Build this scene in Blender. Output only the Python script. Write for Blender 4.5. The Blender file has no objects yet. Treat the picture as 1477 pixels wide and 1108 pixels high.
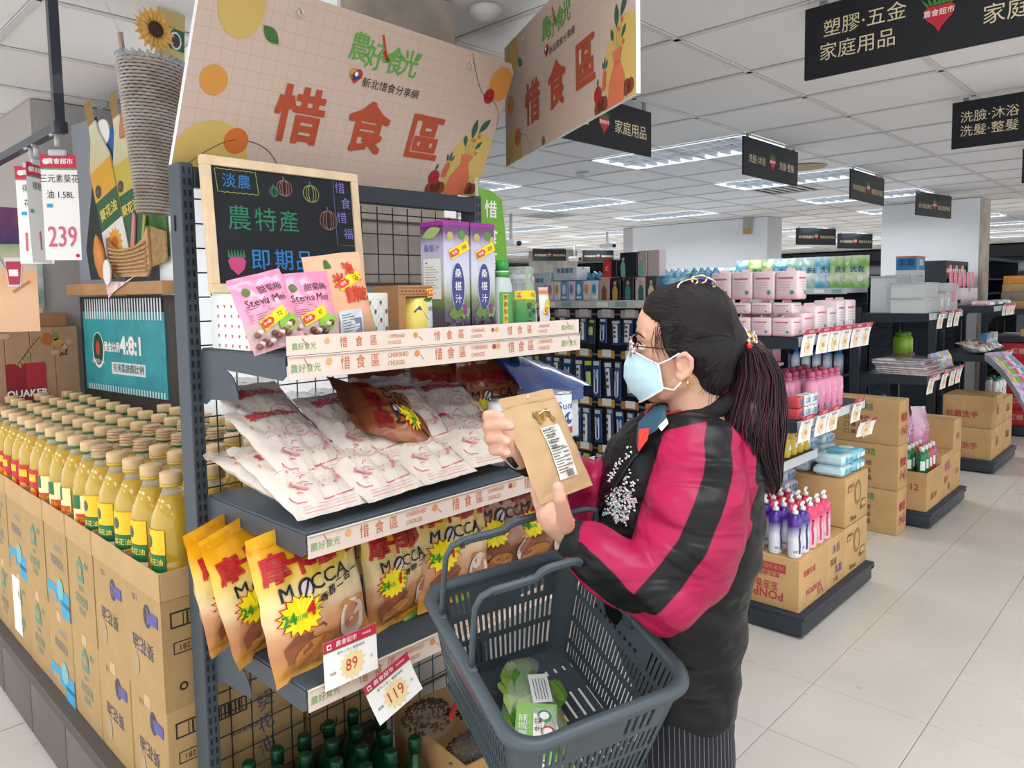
import bpy, bmesh, math, random
from mathutils import Vector as V, Matrix, Euler, noise
PI=math.pi
SC=bpy.context.scene; COL=SC.collection
RND=random.Random(7)
# ---------------------------------------------------------------- camera, world, exposure
ROWS=((0.68901718,-0.72457849,-0.01553497),(-0.06632296,-0.0416938,-0.99692672),(0.72170395,0.68792996,-0.07678394))
CAM=V((0,0,1.55)); F_PX=1066.03; PX=738.38; PY=503.84
cd=bpy.data.cameras.new('camera'); cam=bpy.data.objects.new('camera',cd); COL.objects.link(cam)
r0,r1,r2=[V(r) for r in ROWS]
cam.matrix_world=Matrix(((r0.x,-r1.x,-r2.x,0),(r0.y,-r1.y,-r2.y,0),(r0.z,-r1.z,-r2.z,1.55),(0,0,0,1)))
cd.sensor_width=36; cd.lens=F_PX/1477*36; cd.shift_y=(PY-554)/1477; cd.clip_start=.05; cd.clip_end=100
SC.camera=cam
w=bpy.data.worlds.new('world'); SC.world=w; w.use_nodes=True
bg=w.node_tree.nodes['Background']; bg.inputs[0].default_value=(.93,.95,1,1); bg.inputs[1].default_value=1.45
SC.view_settings.view_transform='Standard'; SC.view_settings.look='None'; SC.view_settings.gamma=1
SC.view_settings.exposure=0.36; SC.view_settings.use_curve_mapping=False
LAMP_W=10.5
def at(u,v,x=None,y=None,z=None,d=None):
    a=(u-PX)/F_PX; b=(v-PY)/F_PX
    r=r0*a+r1*b+r2
    t=d if d is not None else (x/r.x if x is not None else (y/r.y if y is not None else (z-1.55)/r.z))
    return CAM+r*t
# ---------------------------------------------------------------- materials
def lin(c):
    if isinstance(c,str): c=[int(c[i:i+2],16)/255 for i in (0,2,4)]
    return [x/12.92 if x<=.04045 else ((x+.055)/1.055)**2.4 for x in c[:3]]+[1]
_M={}
def mat(c,rough=.5,metal=0,trans=0,emis=0,bump=0,bs=40,var=0,vs=6,sheen=0,coat=0,alpha=1,ior=1.45,two=None):
    k=(str(c),rough,metal,trans,emis,bump,bs,var,vs,sheen,coat,alpha,ior,str(two))
    if k in _M: return _M[k]
    m=bpy.data.materials.new('material'); m.use_nodes=True; nt=m.node_tree; b=nt.nodes['Principled BSDF']; I=b.inputs
    I['Base Color'].default_value=lin(c); I['Roughness'].default_value=rough; I['Metallic'].default_value=metal
    I['Transmission Weight'].default_value=trans; I['IOR'].default_value=ior; I['Alpha'].default_value=alpha
    I['Sheen Weight'].default_value=sheen; I['Coat Weight'].default_value=coat
    if emis: I['Emission Color'].default_value=lin(c); I['Emission Strength'].default_value=emis
    if var or bump or two:
        tc=nt.nodes.new('ShaderNodeTexCoord')
        if var or two:
            n=nt.nodes.new('ShaderNodeTexNoise'); n.inputs['Scale'].default_value=vs; n.inputs['Detail'].default_value=5
            nt.links.new(tc.outputs['Object'],n.inputs['Vector'])
            r=nt.nodes.new('ShaderNodeValToRGB'); l=lin(c)
            if two: r.color_ramp.elements[0].color=lin(two); r.color_ramp.elements[1].color=l
            else:
                r.color_ramp.elements[0].color=[x*(1-var) for x in l[:3]]+[1]; r.color_ramp.elements[1].color=[min(1,x*(1+var)) for x in l[:3]]+[1]
            r.color_ramp.elements[0].position=.35; r.color_ramp.elements[1].position=.65
            nt.links.new(n.outputs[0],r.inputs[0]); nt.links.new(r.outputs[0],I['Base Color'])
        if bump:
            n=nt.nodes.new('ShaderNodeTexNoise'); n.inputs['Scale'].default_value=bs; n.inputs['Detail'].default_value=4
            nt.links.new(tc.outputs['Object'],n.inputs['Vector'])
            q=nt.nodes.new('ShaderNodeBump'); q.inputs['Strength'].default_value=bump; q.inputs['Distance'].default_value=.01
            nt.links.new(n.outputs[0],q.inputs['Height']); nt.links.new(q.outputs[0],I['Normal'])
    _M[k]=m; return m
def ramp_mat(stops,axis='Z',rough=.4,noise=0,ns=5,bump=0,coat=0,trans=0,uv=True,alpha=1):
    """colour that changes along an axis of the UV map (printed films, sunset labels)"""
    k=('ramp',str(stops),axis,rough,noise,ns,bump,coat,trans,uv,alpha)
    if k in _M: return _M[k]
    m=bpy.data.materials.new('material'); m.use_nodes=True; nt=m.node_tree; b=nt.nodes['Principled BSDF']
    b.inputs['Roughness'].default_value=rough; b.inputs['Coat Weight'].default_value=coat; b.inputs['Transmission Weight'].default_value=trans; b.inputs['Alpha'].default_value=alpha
    tc=nt.nodes.new('ShaderNodeTexCoord'); sx=nt.nodes.new('ShaderNodeSeparateXYZ')
    nt.links.new(tc.outputs['UV' if uv else 'Object'],sx.inputs[0])
    src=sx.outputs[{'X':0,'Y':1,'Z':2}[axis]] if not uv else sx.outputs[1 if axis in 'YZ' else 0]
    if noise:
        n=nt.nodes.new('ShaderNodeTexNoise'); n.inputs['Scale'].default_value=ns; n.inputs['Detail'].default_value=3
        nt.links.new(tc.outputs['UV' if uv else 'Object'],n.inputs['Vector'])
        a=nt.nodes.new('ShaderNodeMath'); a.operation='MULTIPLY_ADD'; a.inputs[1].default_value=noise; nt.links.new(n.outputs[0],a.inputs[0]); nt.links.new(src,a.inputs[2])
        s=nt.nodes.new('ShaderNodeMath'); s.operation='SUBTRACT'; s.inputs[1].default_value=noise*.5; nt.links.new(a.outputs[0],s.inputs[0]); src=s.outputs[0]
    r=nt.nodes.new('ShaderNodeValToRGB'); nt.links.new(src,r.inputs[0]); e=r.color_ramp.elements
    while len(e)<len(stops): e.new(.5)
    for i,(p,c) in enumerate(stops): e[i].position=p; e[i].color=lin(c)
    nt.links.new(r.outputs[0],b.inputs['Base Color'])
    if bump:
        n=nt.nodes.new('ShaderNodeTexNoise'); n.inputs['Scale'].default_value=30
        nt.links.new(tc.outputs['Object'],n.inputs['Vector']); q=nt.nodes.new('ShaderNodeBump'); q.inputs['Strength'].default_value=bump; q.inputs['Distance'].default_value=.01
        nt.links.new(n.outputs[0],q.inputs['Height']); nt.links.new(q.outputs[0],b.inputs['Normal'])
    _M[k]=m; return m
# ---------------------------------------------------------------- glyphs
_G={}
def glyph(s,bold=0):
    k=(s,bold)
    if k not in _G:
        c=bpy.data.curves.new('t','FONT'); c.body=s; c.size=1; c.resolution_u=2; c.offset=bold; c.align_x='CENTER'; c.align_y='CENTER'
        o=bpy.data.objects.new('t',c); me=o.to_mesh()
        _G[k]=([v.co.copy() for v in me.vertices],[tuple(p.vertices) for p in me.polygons])
        o.to_mesh_clear(); bpy.data.objects.remove(o); bpy.data.curves.remove(c)
    return _G[k]
# ---------------------------------------------------------------- mesh builder
class MB:
    def __init__(s): s.v=[];s.f=[];s.m=[];s.mats=[];s.uv=[];s.sm=[]
    def mi(s,m):
        if m not in s.mats: s.mats.append(m)
        return s.mats.index(m)
    def add(s,vs,fs,m,uvs=None,smooth=False,X=None):
        n=len(s.v); s.v+=[(X@V(p) if X else V(p)) for p in vs]; i=s.mi(m)
        for q,f in enumerate(fs):
            s.f.append([a+n for a in f]); s.m.append(i); s.sm.append(smooth)
            s.uv.append([uvs[a] for a in f] if uvs else [(0,0)]*len(f))
        return s
    def box(s,a,b,m,X=None):
        (x,y,z),(p,q,r)=a,b
        return s.add([(x,y,z),(p,y,z),(p,q,z),(x,q,z),(x,y,r),(p,y,r),(p,q,r),(x,q,r)],[(0,3,2,1),(4,5,6,7),(0,1,5,4),(1,2,6,5),(2,3,7,6),(3,0,4,7)],m,[(0,0),(1,0),(1,0),(0,0),(0,1),(1,1),(1,1),(0,1)],X=X)
    def rbox(s,a,b,m,r=.005,seg=2,X=None):
        bm=bmesh.new(); bmesh.ops.create_cube(bm,size=1)
        c=[(a[i]+b[i])/2 for i in range(3)]; d=[abs(b[i]-a[i]) for i in range(3)]
        for v in bm.verts: v.co=V([c[i]+v.co[i]*d[i] for i in range(3)])
        bmesh.ops.bevel(bm,geom=bm.edges[:],offset=min(r,min(d)*.45),segments=seg,profile=.5,affect='EDGES')
        bm.verts.index_update(); s.add([v.co.copy() for v in bm.verts],[[v.index for v in f.verts] for f in bm.faces],m,[((v.co.x-a[0])/d[0],(v.co.z-a[2])/d[2]) for v in bm.verts],smooth=seg>1,X=X); bm.free(); return s
    def tube(s,pts,r,m,n=8,caps=True,X=None,flat=1.0):
        pts=[V(p) for p in pts]; rs=r if isinstance(r,(list,tuple)) else [r]*len(pts); vs=[];fs=[]
        t0=(pts[1]-pts[0]).normalized(); up=V((0,0,1)) if abs(t0.z)<.9 else V((1,0,0)); a=t0.cross(up).normalized()
        for i,p in enumerate(pts):
            t=(pts[min(i+1,len(pts)-1)]-pts[max(i-1,0)]).normalized()
            a=(a-t*a.dot(t)).normalized(); b=t.cross(a)
            for k in range(n): g=2*PI*k/n; vs.append(p+(a*math.cos(g)+b*math.sin(g)*flat)*rs[i])
        for i in range(len(pts)-1):
            for k in range(n): fs.append((i*n+k,i*n+(k+1)%n,(i+1)*n+(k+1)%n,(i+1)*n+k))
        if caps: fs.append(tuple(range(n))[::-1]); fs.append(tuple((len(pts)-1)*n+k for k in range(n)))
        return s.add(vs,fs,m,smooth=True,X=X)
    def lathe(s,prof,m,n=16,c=(0,0,0),X=None,sx=1,sy=1,sm=True):
        vs=[];fs=[];uvs=[];z0=prof[0][1];z1=prof[-1][1]
        for r,z in prof:
            for k in range(n): g=2*PI*k/n; vs.append((c[0]+r*math.cos(g)*sx,c[1]+r*math.sin(g)*sy,c[2]+z)); uvs.append((k/n,(z-z0)/((z1-z0) or 1)))
        for i in range(len(prof)-1):
            for k in range(n): fs.append((i*n+k,i*n+(k+1)%n,(i+1)*n+(k+1)%n,(i+1)*n+k))
        if prof[0][0]>1e-4: fs.append(tuple(range(n))[::-1])
        if prof[-1][0]>1e-4: fs.append(tuple((len(prof)-1)*n+k for k in range(n)))
        return s.add(vs,fs,m,uvs,smooth=sm,X=X)
    def prism(s,poly,t,m,X=None,mside=None):
        """poly in (x,z), front at y=0, back at y=t"""
        n=len(poly); vs=[(p[0],0,p[1]) for p in poly]+[(p[0],t,p[1]) for p in poly]
        ar=sum(poly[i][0]*poly[(i+1)%n][1]-poly[(i+1)%n][0]*poly[i][1] for i in range(n))
        fr=tuple(range(n)); bk=tuple(range(2*n-1,n-1,-1))
        if ar<0: fr=fr[::-1]; bk=bk[::-1]
        bx=[p[0] for p in poly];bz=[p[1] for p in poly]; uvs=[((p[0]-min(bx))/((max(bx)-min(bx)) or 1),(p[1]-min(bz))/((max(bz)-min(bz)) or 1)) for p in poly]*2
        s.add(vs,[fr,bk],m,uvs,X=X)
        return s.add(vs,[((i+1)%n,i,n+i,n+(i+1)%n) if ar>0 else (i,(i+1)%n,n+(i+1)%n,n+i) for i in range(n)],mside or m,uvs,X=X)
    def flat(s,poly,S,m,cen=True):
        """thin printed patch: 2-D polygon carried onto surface S(u,v)"""
        n=len(poly)
        if cen:
            c=(sum(p[0] for p in poly)/n,sum(p[1] for p in poly)/n)
            return s.add([S(*c)]+[S(*p) for p in poly],[(0,i+1,(i+1)%n+1) for i in range(n)],m)
        return s.add([S(*p) for p in poly],[tuple(range(n))],m)
    def rect(s,x0,z0,x1,z1,S,m,nx=1,nz=1):
        vs=[S(x0+(x1-x0)*i/nx,z0+(z1-z0)*j/nz) for j in range(nz+1) for i in range(nx+1)]
        uvs=[(i/nx,j/nz) for j in range(nz+1) for i in range(nx+1)]
        return s.add(vs,[(j*(nx+1)+i,j*(nx+1)+i+1,(j+1)*(nx+1)+i+1,(j+1)*(nx+1)+i) for j in range(nz) for i in range(nx)],m,uvs)
    def disc(s,x,z,r,S,m,n=20,rz=None,rot=0):
        rz=rz or r
        return s.flat([(x+r*math.cos(2*PI*i/n)*math.cos(rot)-rz*math.sin(2*PI*i/n)*math.sin(rot),z+r*math.cos(2*PI*i/n)*math.sin(rot)+rz*math.sin(2*PI*i/n)*math.cos(rot)) for i in range(n)],S,m)
    def star(s,x,z,r,ri,k,S,m,sx=1):
        return s.flat([(x+sx*(r if i%2 else ri)*math.cos(PI*i/k),z+(r if i%2 else ri)*math.sin(PI*i/k)) for i in range(2*k)],S,m)
    def line(s,pts,wd,S,m):
        vs=[];fs=[]
        for i,p in enumerate(pts):
            a=pts[max(i-1,0)];b=pts[min(i+1,len(pts)-1)];dx=b[0]-a[0];dz=b[1]-a[1];l=math.hypot(dx,dz) or 1
            vs+= [S(p[0]-dz/l*wd/2,p[1]+dx/l*wd/2),S(p[0]+dz/l*wd/2,p[1]-dx/l*wd/2)]
            if i: fs.append((2*i-2,2*i-1,2*i+1,2*i))
        return s.add(vs,fs,m)
    def text(s,t,x,z,h,S,m,rot=0,bold=0,sx=1,shear=0):
        vs,fs=glyph(t); c,d=math.cos(rot),math.sin(rot); w=h*bold*.75
        offs=[(0,0)] if w<.0003 else ([(-w,-w*.5),(w,w*.5)] if w<.0008 else [(-w,-w),(w,-w),(-w,w),(w,w)])
        nr=(S(x+1e-3,z)-S(x,z)).cross(S(x,z+1e-3)-S(x,z)); nr=nr.normalized() if nr.length else V((0,-1,0))
        for qk,(ox,oz) in enumerate(offs):
            out=[]
            for p in vs:
                a=(p.x+shear*p.y)*h*sx+ox; b=p.y*h+oz
                out.append(S(x+a*c-b*d,z+a*d+b*c)+nr*(.00018*qk))
            s.add(out,fs,m)
        return s
    def build(s,name,parent=None,loc=None,rot=None,kind=None,mesh=None,mods=()):
        me=bpy.data.meshes.new(name); me.from_pydata([tuple(p) for p in s.v],[],s.f)
        for m in s.mats: me.materials.append(m)
        me.polygons.foreach_set('material_index',s.m); me.polygons.foreach_set('use_smooth',s.sm)
        ul=me.uv_layers.new(name='UVMap'); ul.data.foreach_set('uv',[c for f in s.uv for p in f for c in p]); me.update()
        o=bpy.data.objects.new(name,me); COL.objects.link(o)
        if parent: o.parent=parent
        if loc is not None: o.location=loc
        if rot is not None: o.rotation_euler=rot
        if kind: o['kind']=kind
        return o
def tag(o,label,cat,group=None):
    o['label']=label; o['category']=cat
    if group: o['group']=group
    return o
def thing(name,label,cat,loc=(0,0,0),rot=(0,0,0),group=None):
    o=bpy.data.objects.new(name,None); COL.objects.link(o); o.empty_display_size=.05; o.location=loc; o.rotation_euler=rot
    return tag(o,label,cat,group)
def dup(o,loc=None,rot=None,label=None,group=None,parent=None,scale=None):
    c=o.copy(); COL.objects.link(c)
    if parent is not None: c.parent=parent
    if loc is not None: c.location=loc
    if rot is not None: c.rotation_euler=rot
    if scale: c.scale=scale
    if label: c['label']=label
    if group: c['group']=group
    for k in list(o.children): dup(k,parent=c)
    return c
def SY(y=0,n=1):      # flat facing -y: print plane in local coords
    return lambda u,v:V((u,y-.0012*n,v))
def SXm(x=0):          # facing -x, u runs toward -y
    return lambda u,v:V((x-.0012,-u,v))
def SXp(x=0):
    return lambda u,v:V((x+.0012,u,v))
def SZ(z=0):
    return lambda u,v:V((u,v,z+.0012))
NTH=['first','second','third','fourth','fifth','sixth','seventh','eighth','ninth','tenth','eleventh','twelfth','thirteenth','fourteenth','fifteenth','sixteenth','seventeenth','eighteenth','nineteenth','twentieth','twenty first','twenty second','twenty third','twenty fourth']
def lay(S,k=1,e=1e-3):
    def T(u,v):
        p=S(u,v); n=(S(u+e,v)-p).cross(S(u,v+e)-p)
        return p+n.normalized()*(.0007*k) if n.length else p
    return T
# common materials
GREY=mat('46525c',.42,bump=.05,bs=200); DGREY=mat('2b333b',.45); BLACK=mat('15171b',.5); NAVY=mat('1d2430',.5)
WHITE=mat('f2f2f0',.5); CARD=mat('c6a06c',.85,var=.06,vs=8); CARD2=mat('b08a5a',.85,var=.08,vs=8); PAPER=mat('f4f3ef',.6)
RED=mat('c02430',.5); DRED=mat('a3182c',.5); ORANGE=mat('cf5a2c',.6); GREEN=mat('4c9a3a',.6); YEL=mat('f4d21c',.5); INK=mat('27251f',.7)
PEACH=mat('cdb3a0',.7,var=.04,vs=30)
CLEAR=mat('ffffff',.08,trans=1,ior=1.15)
FILM=mat('ffffff',.12,alpha=.22,coat=1)
# ---------------------------------------------------------------- the setting
def struct(o): o['kind']='structure'; return o
XF,YF=21.0,17.0
PITCH=.405
grout=mat('b3ab9d',.7)
def tile_mat():
    m=bpy.data.materials.new('material'); m.use_nodes=True; nt=m.node_tree; b=nt.nodes['Principled BSDF']
    oi=nt.nodes.new('ShaderNodeObjectInfo'); tc=nt.nodes.new('ShaderNodeTexCoord'); n=nt.nodes.new('ShaderNodeTexNoise'); n.inputs['Scale'].default_value=1.6; n.inputs['Detail'].default_value=6
    ad=nt.nodes.new('ShaderNodeVectorMath'); ad.operation='ADD'; nt.links.new(tc.outputs['Object'],ad.inputs[0]); nt.links.new(oi.outputs['Location'],ad.inputs[1]); nt.links.new(ad.outputs[0],n.inputs['Vector'])
    r=nt.nodes.new('ShaderNodeValToRGB'); r.color_ramp.elements[0].color=lin('c2bcb3'); r.color_ramp.elements[1].color=lin('cec9c1'); r.color_ramp.elements[0].position=.3; r.color_ramp.elements[1].position=.7
    nt.links.new(n.outputs[0],r.inputs[0]); nt.links.new(r.outputs[0],b.inputs['Base Color'])
    n2=nt.nodes.new('ShaderNodeTexNoise'); n2.inputs['Scale'].default_value=9; nt.links.new(ad.outputs[0],n2.inputs['Vector'])
    mr=nt.nodes.new('ShaderNodeMapRange'); mr.inputs[3].default_value=.22; mr.inputs[4].default_value=.42; nt.links.new(n2.outputs[0],mr.inputs[0]); nt.links.new(mr.outputs[0],b.inputs['Roughness'])
    return m
TILE=tile_mat()
fl=struct(MB().box((-4,-7,-.1),(XF,YF,-.006),grout).build('floor'))
t0=MB().rbox((.0015,.0015,-.006),(PITCH-.0015,PITCH-.0015,0),TILE,r=.0012,seg=1)
def vis(P,mg=60):
    q=P-CAM; z=q.dot(r2)
    if z<.2: return False
    u=PX+F_PX*q.dot(r0)/z; v=PY+F_PX*q.dot(r1)/z
    return -mg<u<1477+mg and -mg<v<1108+mg
first=None; cells=[]; rest=MB()
for i in range(-10,50):
    for j in range(-18,42):
        x=3.226+(i-0)*PITCH-8*PITCH+0; y=1.086+j*PITCH
        if vis(V((x+.2,y+.2,0))): cells.append(((x*x+y*y),x,y))
        elif -4<x<XF-.5 and -7<y<YF-.5 and (abs(i)<50): rest.add([(x+.0015,y+.0015,0),(x+PITCH-.0015,y+.0015,0),(x+PITCH-.0015,y+PITCH-.0015,0),(x+.0015,y+PITCH-.0015,0)],[(0,1,2,3)],TILE)
def hidden(x,y): return y>1.3 and x<16 and not(1.7<x<3.1) and not(4.1<x<5.0)
cells=[c for c in cells]; vc=sorted([c for c in cells if not hidden(c[1],c[2])]); far=[c for c in cells if hidden(c[1],c[2])]+vc[290:]
for _,x,y in far: rest.add([(x+.0015,y+.0015,0),(x+PITCH-.0015,y+.0015,0),(x+PITCH-.0015,y+PITCH-.0015,0),(x+.0015,y+PITCH-.0015,0)],[(0,1,2,3)],TILE)
for _,x,y in vc[:290]:
    if first is None: first=t0.build('tile',fl,(x,y,0))
    else: dup(first,(x,y,0),parent=fl)
rest.build('distant_tiles',fl,kind='stuff')
# ceiling: slab, T-bar grid, panels set back above the bars
CZ=2.5; G=.607
def cm(c,nm=.03):
    return mat(c,.85,var=nm,vs=3,bump=.25,bs=120)
CEIL=mat('f3f3f5',.9,bump=.2,bs=140); BAR=mat('dcdcdc',.6)
ce=struct(MB().box((-4,-7,CZ+.03),(XF,YF,CZ+.13),mat('8a8884',.9)).build('ceiling'))
pan=MB().box((.013,.013,CZ+.006),(G-.013,G-.013,CZ+.02),CEIL)
GX=lambda i:2.55+G*i
GY=lambda j:1.535+G*j
gr=MB()
for i in range(-10,30): gr.box((GX(i)-.0125,-7,CZ),(GX(i)+.0125,YF,CZ+.004),BAR)
for j in range(-14,26): gr.box((-4,GY(j)-.0125,CZ),(XF,GY(j)+.0125,CZ+.004),BAR)
gr.build('ceiling_grid',ce,kind='stuff')
LIGHTS=[(i,j) for i in (0,3,6,9,12,15,18,21) for j in (1,5,9,13,17) ]+[(i,-3-0) for i in (-3,)]+[(12,-3),(15,-3),(18,-3),(21,-3),(12,-7),(15,-7),(18,-7)]+[(-3,-7),(0,-11),(3,-7),(6,-11),(-6,-3),(-9,1),(-9,5),(-9,9),(-9,-3),(-12,1),(-12,5),(-6,-7),(-3,-3),(-9,-7)]
LX=lambda i:GX(i)+3*G-.0   # lights sit in columns 4.37+
taken=set()
LIGHTS=list(dict.fromkeys(LIGHTS))
for i,j in LIGHTS: taken|={(i+3,j),(i+3,j+1)}
vents=[(7,2),(7,7)]
for v_ in vents: taken.add(v_)
pc=[];rest=MB()
for i in range(-10,30):
    for j in range(-14,25):
        if (i,j) in taken: continue
        x,y=GX(i),GY(j)
        if vis(V((x+.3,y+.3,CZ))): pc.append((x*x+y*y,x,y))
        else: rest.add([(x+.013,y+.013,CZ+.006),(x+.013,y+G-.013,CZ+.006),(x+G-.013,y+G-.013,CZ+.006),(x+G-.013,y+.013,CZ+.006)],[(0,1,2,3)],CEIL)
pc.sort(); first=None
for _,x,y in pc[:290]:
    if first is None: first=pan.build('ceiling_panel',ce,(x,y,0))
    else: dup(first,(x,y,0),parent=ce)
for _,x,y in pc[290:]: rest.add([(x+.013,y+.013,CZ+.006),(x+.013,y+G-.013,CZ+.006),(x+G-.013,y+G-.013,CZ+.006),(x+G-.013,y+.013,CZ+.006)],[(0,1,2,3)],CEIL)
rest.build('distant_ceiling_panels',ce,kind='stuff')
# recessed louvre lights
TUBE=mat('f4f8ff',.5,emis=9.0); REFL_GLOW=mat('eef4ff',.4,emis=.8); LOUV_GLOW=mat('dfe8f2',.4,emis=.12)  # housing and louvre given a glow in place of the tubes' light on them
def make_light():
    t=thing('ceiling_light','','light')
    f=MB()
    f.box((.012,.012,CZ+.1),(G-.012,2*G-.012,CZ+.105),REFL_GLOW)
    for a,b in (((.012,.012,CZ-.003),(.022,2*G-.012,CZ+.1)),((G-.022,.012,CZ-.003),(G-.012,2*G-.012,CZ+.1)),((.022,.012,CZ-.003),(G-.022,.022,CZ+.1)),((.022,2*G-.022,CZ-.003),(G-.022,2*G-.012,CZ+.1))): f.box(a,b,REFL_GLOW)
    f.build('light_housing',t)
    for k in range(3): MB().tube([(.12+.183*k,.04,CZ+.075),(.12+.183*k,2*G-.04,CZ+.075)],.013,TUBE,n=8).build('tube',t)
    l=MB()
    for k in range(1,3): l.prism([(-.012,0),(.012,0),(.002,.045),(-.002,.045)],2*G-.05,LOUV_GLOW,X=Matrix.Translation((.022+.188*k,.025,CZ)))
    for k in range(1,12):
        l.prism([(-.007,0),(.007,0),(.001,.04),(-.001,.04)],G-.05,LOUV_GLOW,X=Matrix.Translation((G-.025,k*(2*G)/12,CZ))@Matrix.Rotation(PI/2,4,'Z'))
    l.build('louvre',t)
    return t
L0=make_light(); n=0
for i,j in LIGHTS:
    x,y=GX(i+3),GY(j); lb='recessed louvre ceiling light, %s row from the shopper, %s along the row'%(NTH[min(19,(i+9)//3)],NTH[max(0,min(19,(j+11)//4))])
    if n==0: L0.location=(x,y,0); L0['label']=lb; L0['group']='recessed louvre ceiling lights'; o=L0
    else: o=dup(L0,(x,y,0),label=lb)
    la=bpy.data.lights.new('lamp_light','AREA'); la.shape='RECTANGLE'; la.size=.55; la.size_y=1.15; la.energy=LAMP_W; la.color=(.97,.985,1); la.spread=math.radians(160)
    lo=bpy.data.objects.new('lamp_light',la); COL.objects.link(lo); lo.parent=o; lo.location=(G/2,G,CZ-.02)
    n+=1
for k,(i,j) in enumerate(vents):
    v_=thing('ceiling_vent','square ceiling air vent with dark slats %s'%['just behind the nearest full light','far off above the juice cartons'][k],'vent',(GX(i),GY(j),CZ))
    m=MB(); m.box((.013,.013,.02),(G-.013,G-.013,.025),BLACK)
    for a,b in (((.013,.013,-.004),(.05,G-.013,.006)),((G-.05,.013,-.004),(G-.013,G-.013,.006)),((.05,.013,-.004),(G-.05,.05,.006)),((.05,G-.05,-.004),(G-.05,G-.013,.006))): m.box(a,b,BAR)
    m.build('vent_frame',v_)
    for q in range(6): MB().box((.055,.07+q*.08,.0),(G-.055,.1+q*.08,.003),BAR,X=None).build('slat',v_)
# round wooden speaker cover and smoke detectors
for k,(u,v,s) in enumerate([(1160,242,.1)]):
    p=at(u,v,z=CZ-.006); tag(MB().lathe([(s*1.6,0),(s*1.7,.004),(s*1.6,.008)],mat('b8a27c',.6),n=24).build('ceiling_cover',loc=p),'round tan ceiling cover behind the black aisle sign','cover')
for k,(u,v) in enumerate([(840,250),(700,12)]):
    p=at(u,v,z=CZ); o=thing('smoke_detector',['small white smoke detector above the juice cartons','small white smoke detector near the tilted sign'][k],'detector',p)
    MB().lathe([(.055,0),(.055,-.015),(.04,-.03),(.02,-.045),(0,-.045)],mat('d9d9d6',.5),n=16).build('detector_body',o)
# walls and columns
WALLC=mat('6f747a',.85,var=.1,vs=1); PIPE=mat('8d9399',.5)
struct(MB().box((XF,-7,0),(XF+.1,YF,CZ+.03),mat('4c5157',.8,var=.15,vs=.7)).build('wall_far'))
struct(MB().box((-4,YF,0),(XF,YF+.1,CZ+.03),mat('5c6167',.8,var=.15,vs=.7)).build('wall_back'))
d=thing('duct_pipe','grey pipe and dark soffit running along the far wall','pipe',(XF-.6,0,0))
MB().tube([(0,-6.5,1.98),(0,YF-.5,1.98)],.13,PIPE,n=12).build('pipe',d)
MB().box((-.2,-6.5,2.2),(.55,YF-.5,2.46),mat('2c3036',.7)).build('soffit',d)
CW=mat('f3f7fb',.8,var=.015,vs=2); CONC=mat('b2aa9f',.9,var=.2,vs=5,bump=.5,bs=12)
def column(x0,y0,x1,y1,name,conc_left=0,facem=None,conc=CONC):
    """cast concrete pillar, painted white on the broad side that looks down the aisle"""
    m=MB(); m.box((x0+.012,y0,0),(x1,y1,CZ),conc); m.box((x0,y0+.004,0),(x0+.012,y1-conc_left,CZ-.002),facem or CW); return struct(m.build(name))
column(9.5,4.35,9.95,6.66,'trim_1',.18,conc=mat('c9ccd0',.85,var=.05,vs=3))
column(9.4,1.9,9.9,2.9,'trim_2')
column(1.25,1.86,1.70,3.24,'trim_3')
column(1.03,4.11,1.41,5.3,'trim_4',facem=mat('b3aca6',.85),conc=mat('b1afae',.85,var=.05,vs=3))
# board-form joints of the nearest pillar
jm=MB()
for k in range(12): jm.box((1.262,1.852,.25+k*.19),(1.70,1.8605,.256+k*.19),mat('5f584f',.95))
struct(jm.build('trim_5'))
# ---------------------------------------------------------------- hanging signs
SIGNB=mat('15181f',.45); SIGNT=mat('e6d9b4',.6)
def radish(m,x,z,s,S,txt='農會超市'):
    m.flat([(x-s*.62,z+.1*s),(x-s*.5,z-.25*s),(x-.12*s,z-.62*s),(x,z-.85*s),(x+.12*s,z-.62*s),(x+s*.5,z-.25*s),(x+s*.62,z+.1*s),(x+.4*s,z+.3*s),(x-.4*s,z+.3*s)],S,mat('c62a3c',.5))
    for k in range(-3,4): m.flat([(x+k*.14*s-.08*s,z+.27*s),(x+k*.14*s+.08*s,z+.27*s),(x+k*.24*s,z+(.85-.06*abs(k))*s)],S,mat('3f8f3c',.5),cen=False)
    if txt: m.text(txt,x,z-.05*s,s*.3,lay(S),PAPER,bold=.02)
def hang_sign(loc,rz,rows,w,h,label,name='aisle_sign',th=.3):
    t=thing(name,label,'sign',loc,(0,0,rz),'black hanging aisle signs')
    MB().rbox((0,-.006,-h),(w,.006,0),SIGNB,r=.002,seg=1).build('sign_board',t)
    for s,nm in ((1,'sign_lettering'),(-1,'sign_lettering')):
        S=(lambda u,v:V((u,-.0075,v))) if s==1 else (lambda u,v:V((w-u,.0075,v)))
        m=MB()
        for (tx,x,z,hh) in rows: m.text(tx,x,z,hh,S,SIGNT,bold=.006)
        radish(m,w/2,-h*.48,h*th,S); m.build(nm,t)
    m=MB()
    for x in (.06,w-.06): m.box((x-.012,-.004,0),(x+.012,.004,.045),mat('9aa0a6',.4,metal=.8))
    m.build('hanger',t)
    return t
A=[('塑膠‧五金',.19,-.085,.06),('家庭用品',.17,-.16,.06),('國產',.62,-.085,.06),('家庭用品',.64,-.16,.06)]
B1=[('洗臉‧沐浴',.185,-.13,.056),('洗髮‧整髮',.63,-.13,.056)]
B2=[('洗臉‧沐浴',.165,-.085,.06),('洗髮‧整髮',.165,-.155,.06),('洗臉‧沐浴',.64,-.12,.056)]
C1=[('紙巾紙品衛生',.2,-.14,.05),('家庭清潔用品',.63,-.14,.05)]
W_=.815
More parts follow.
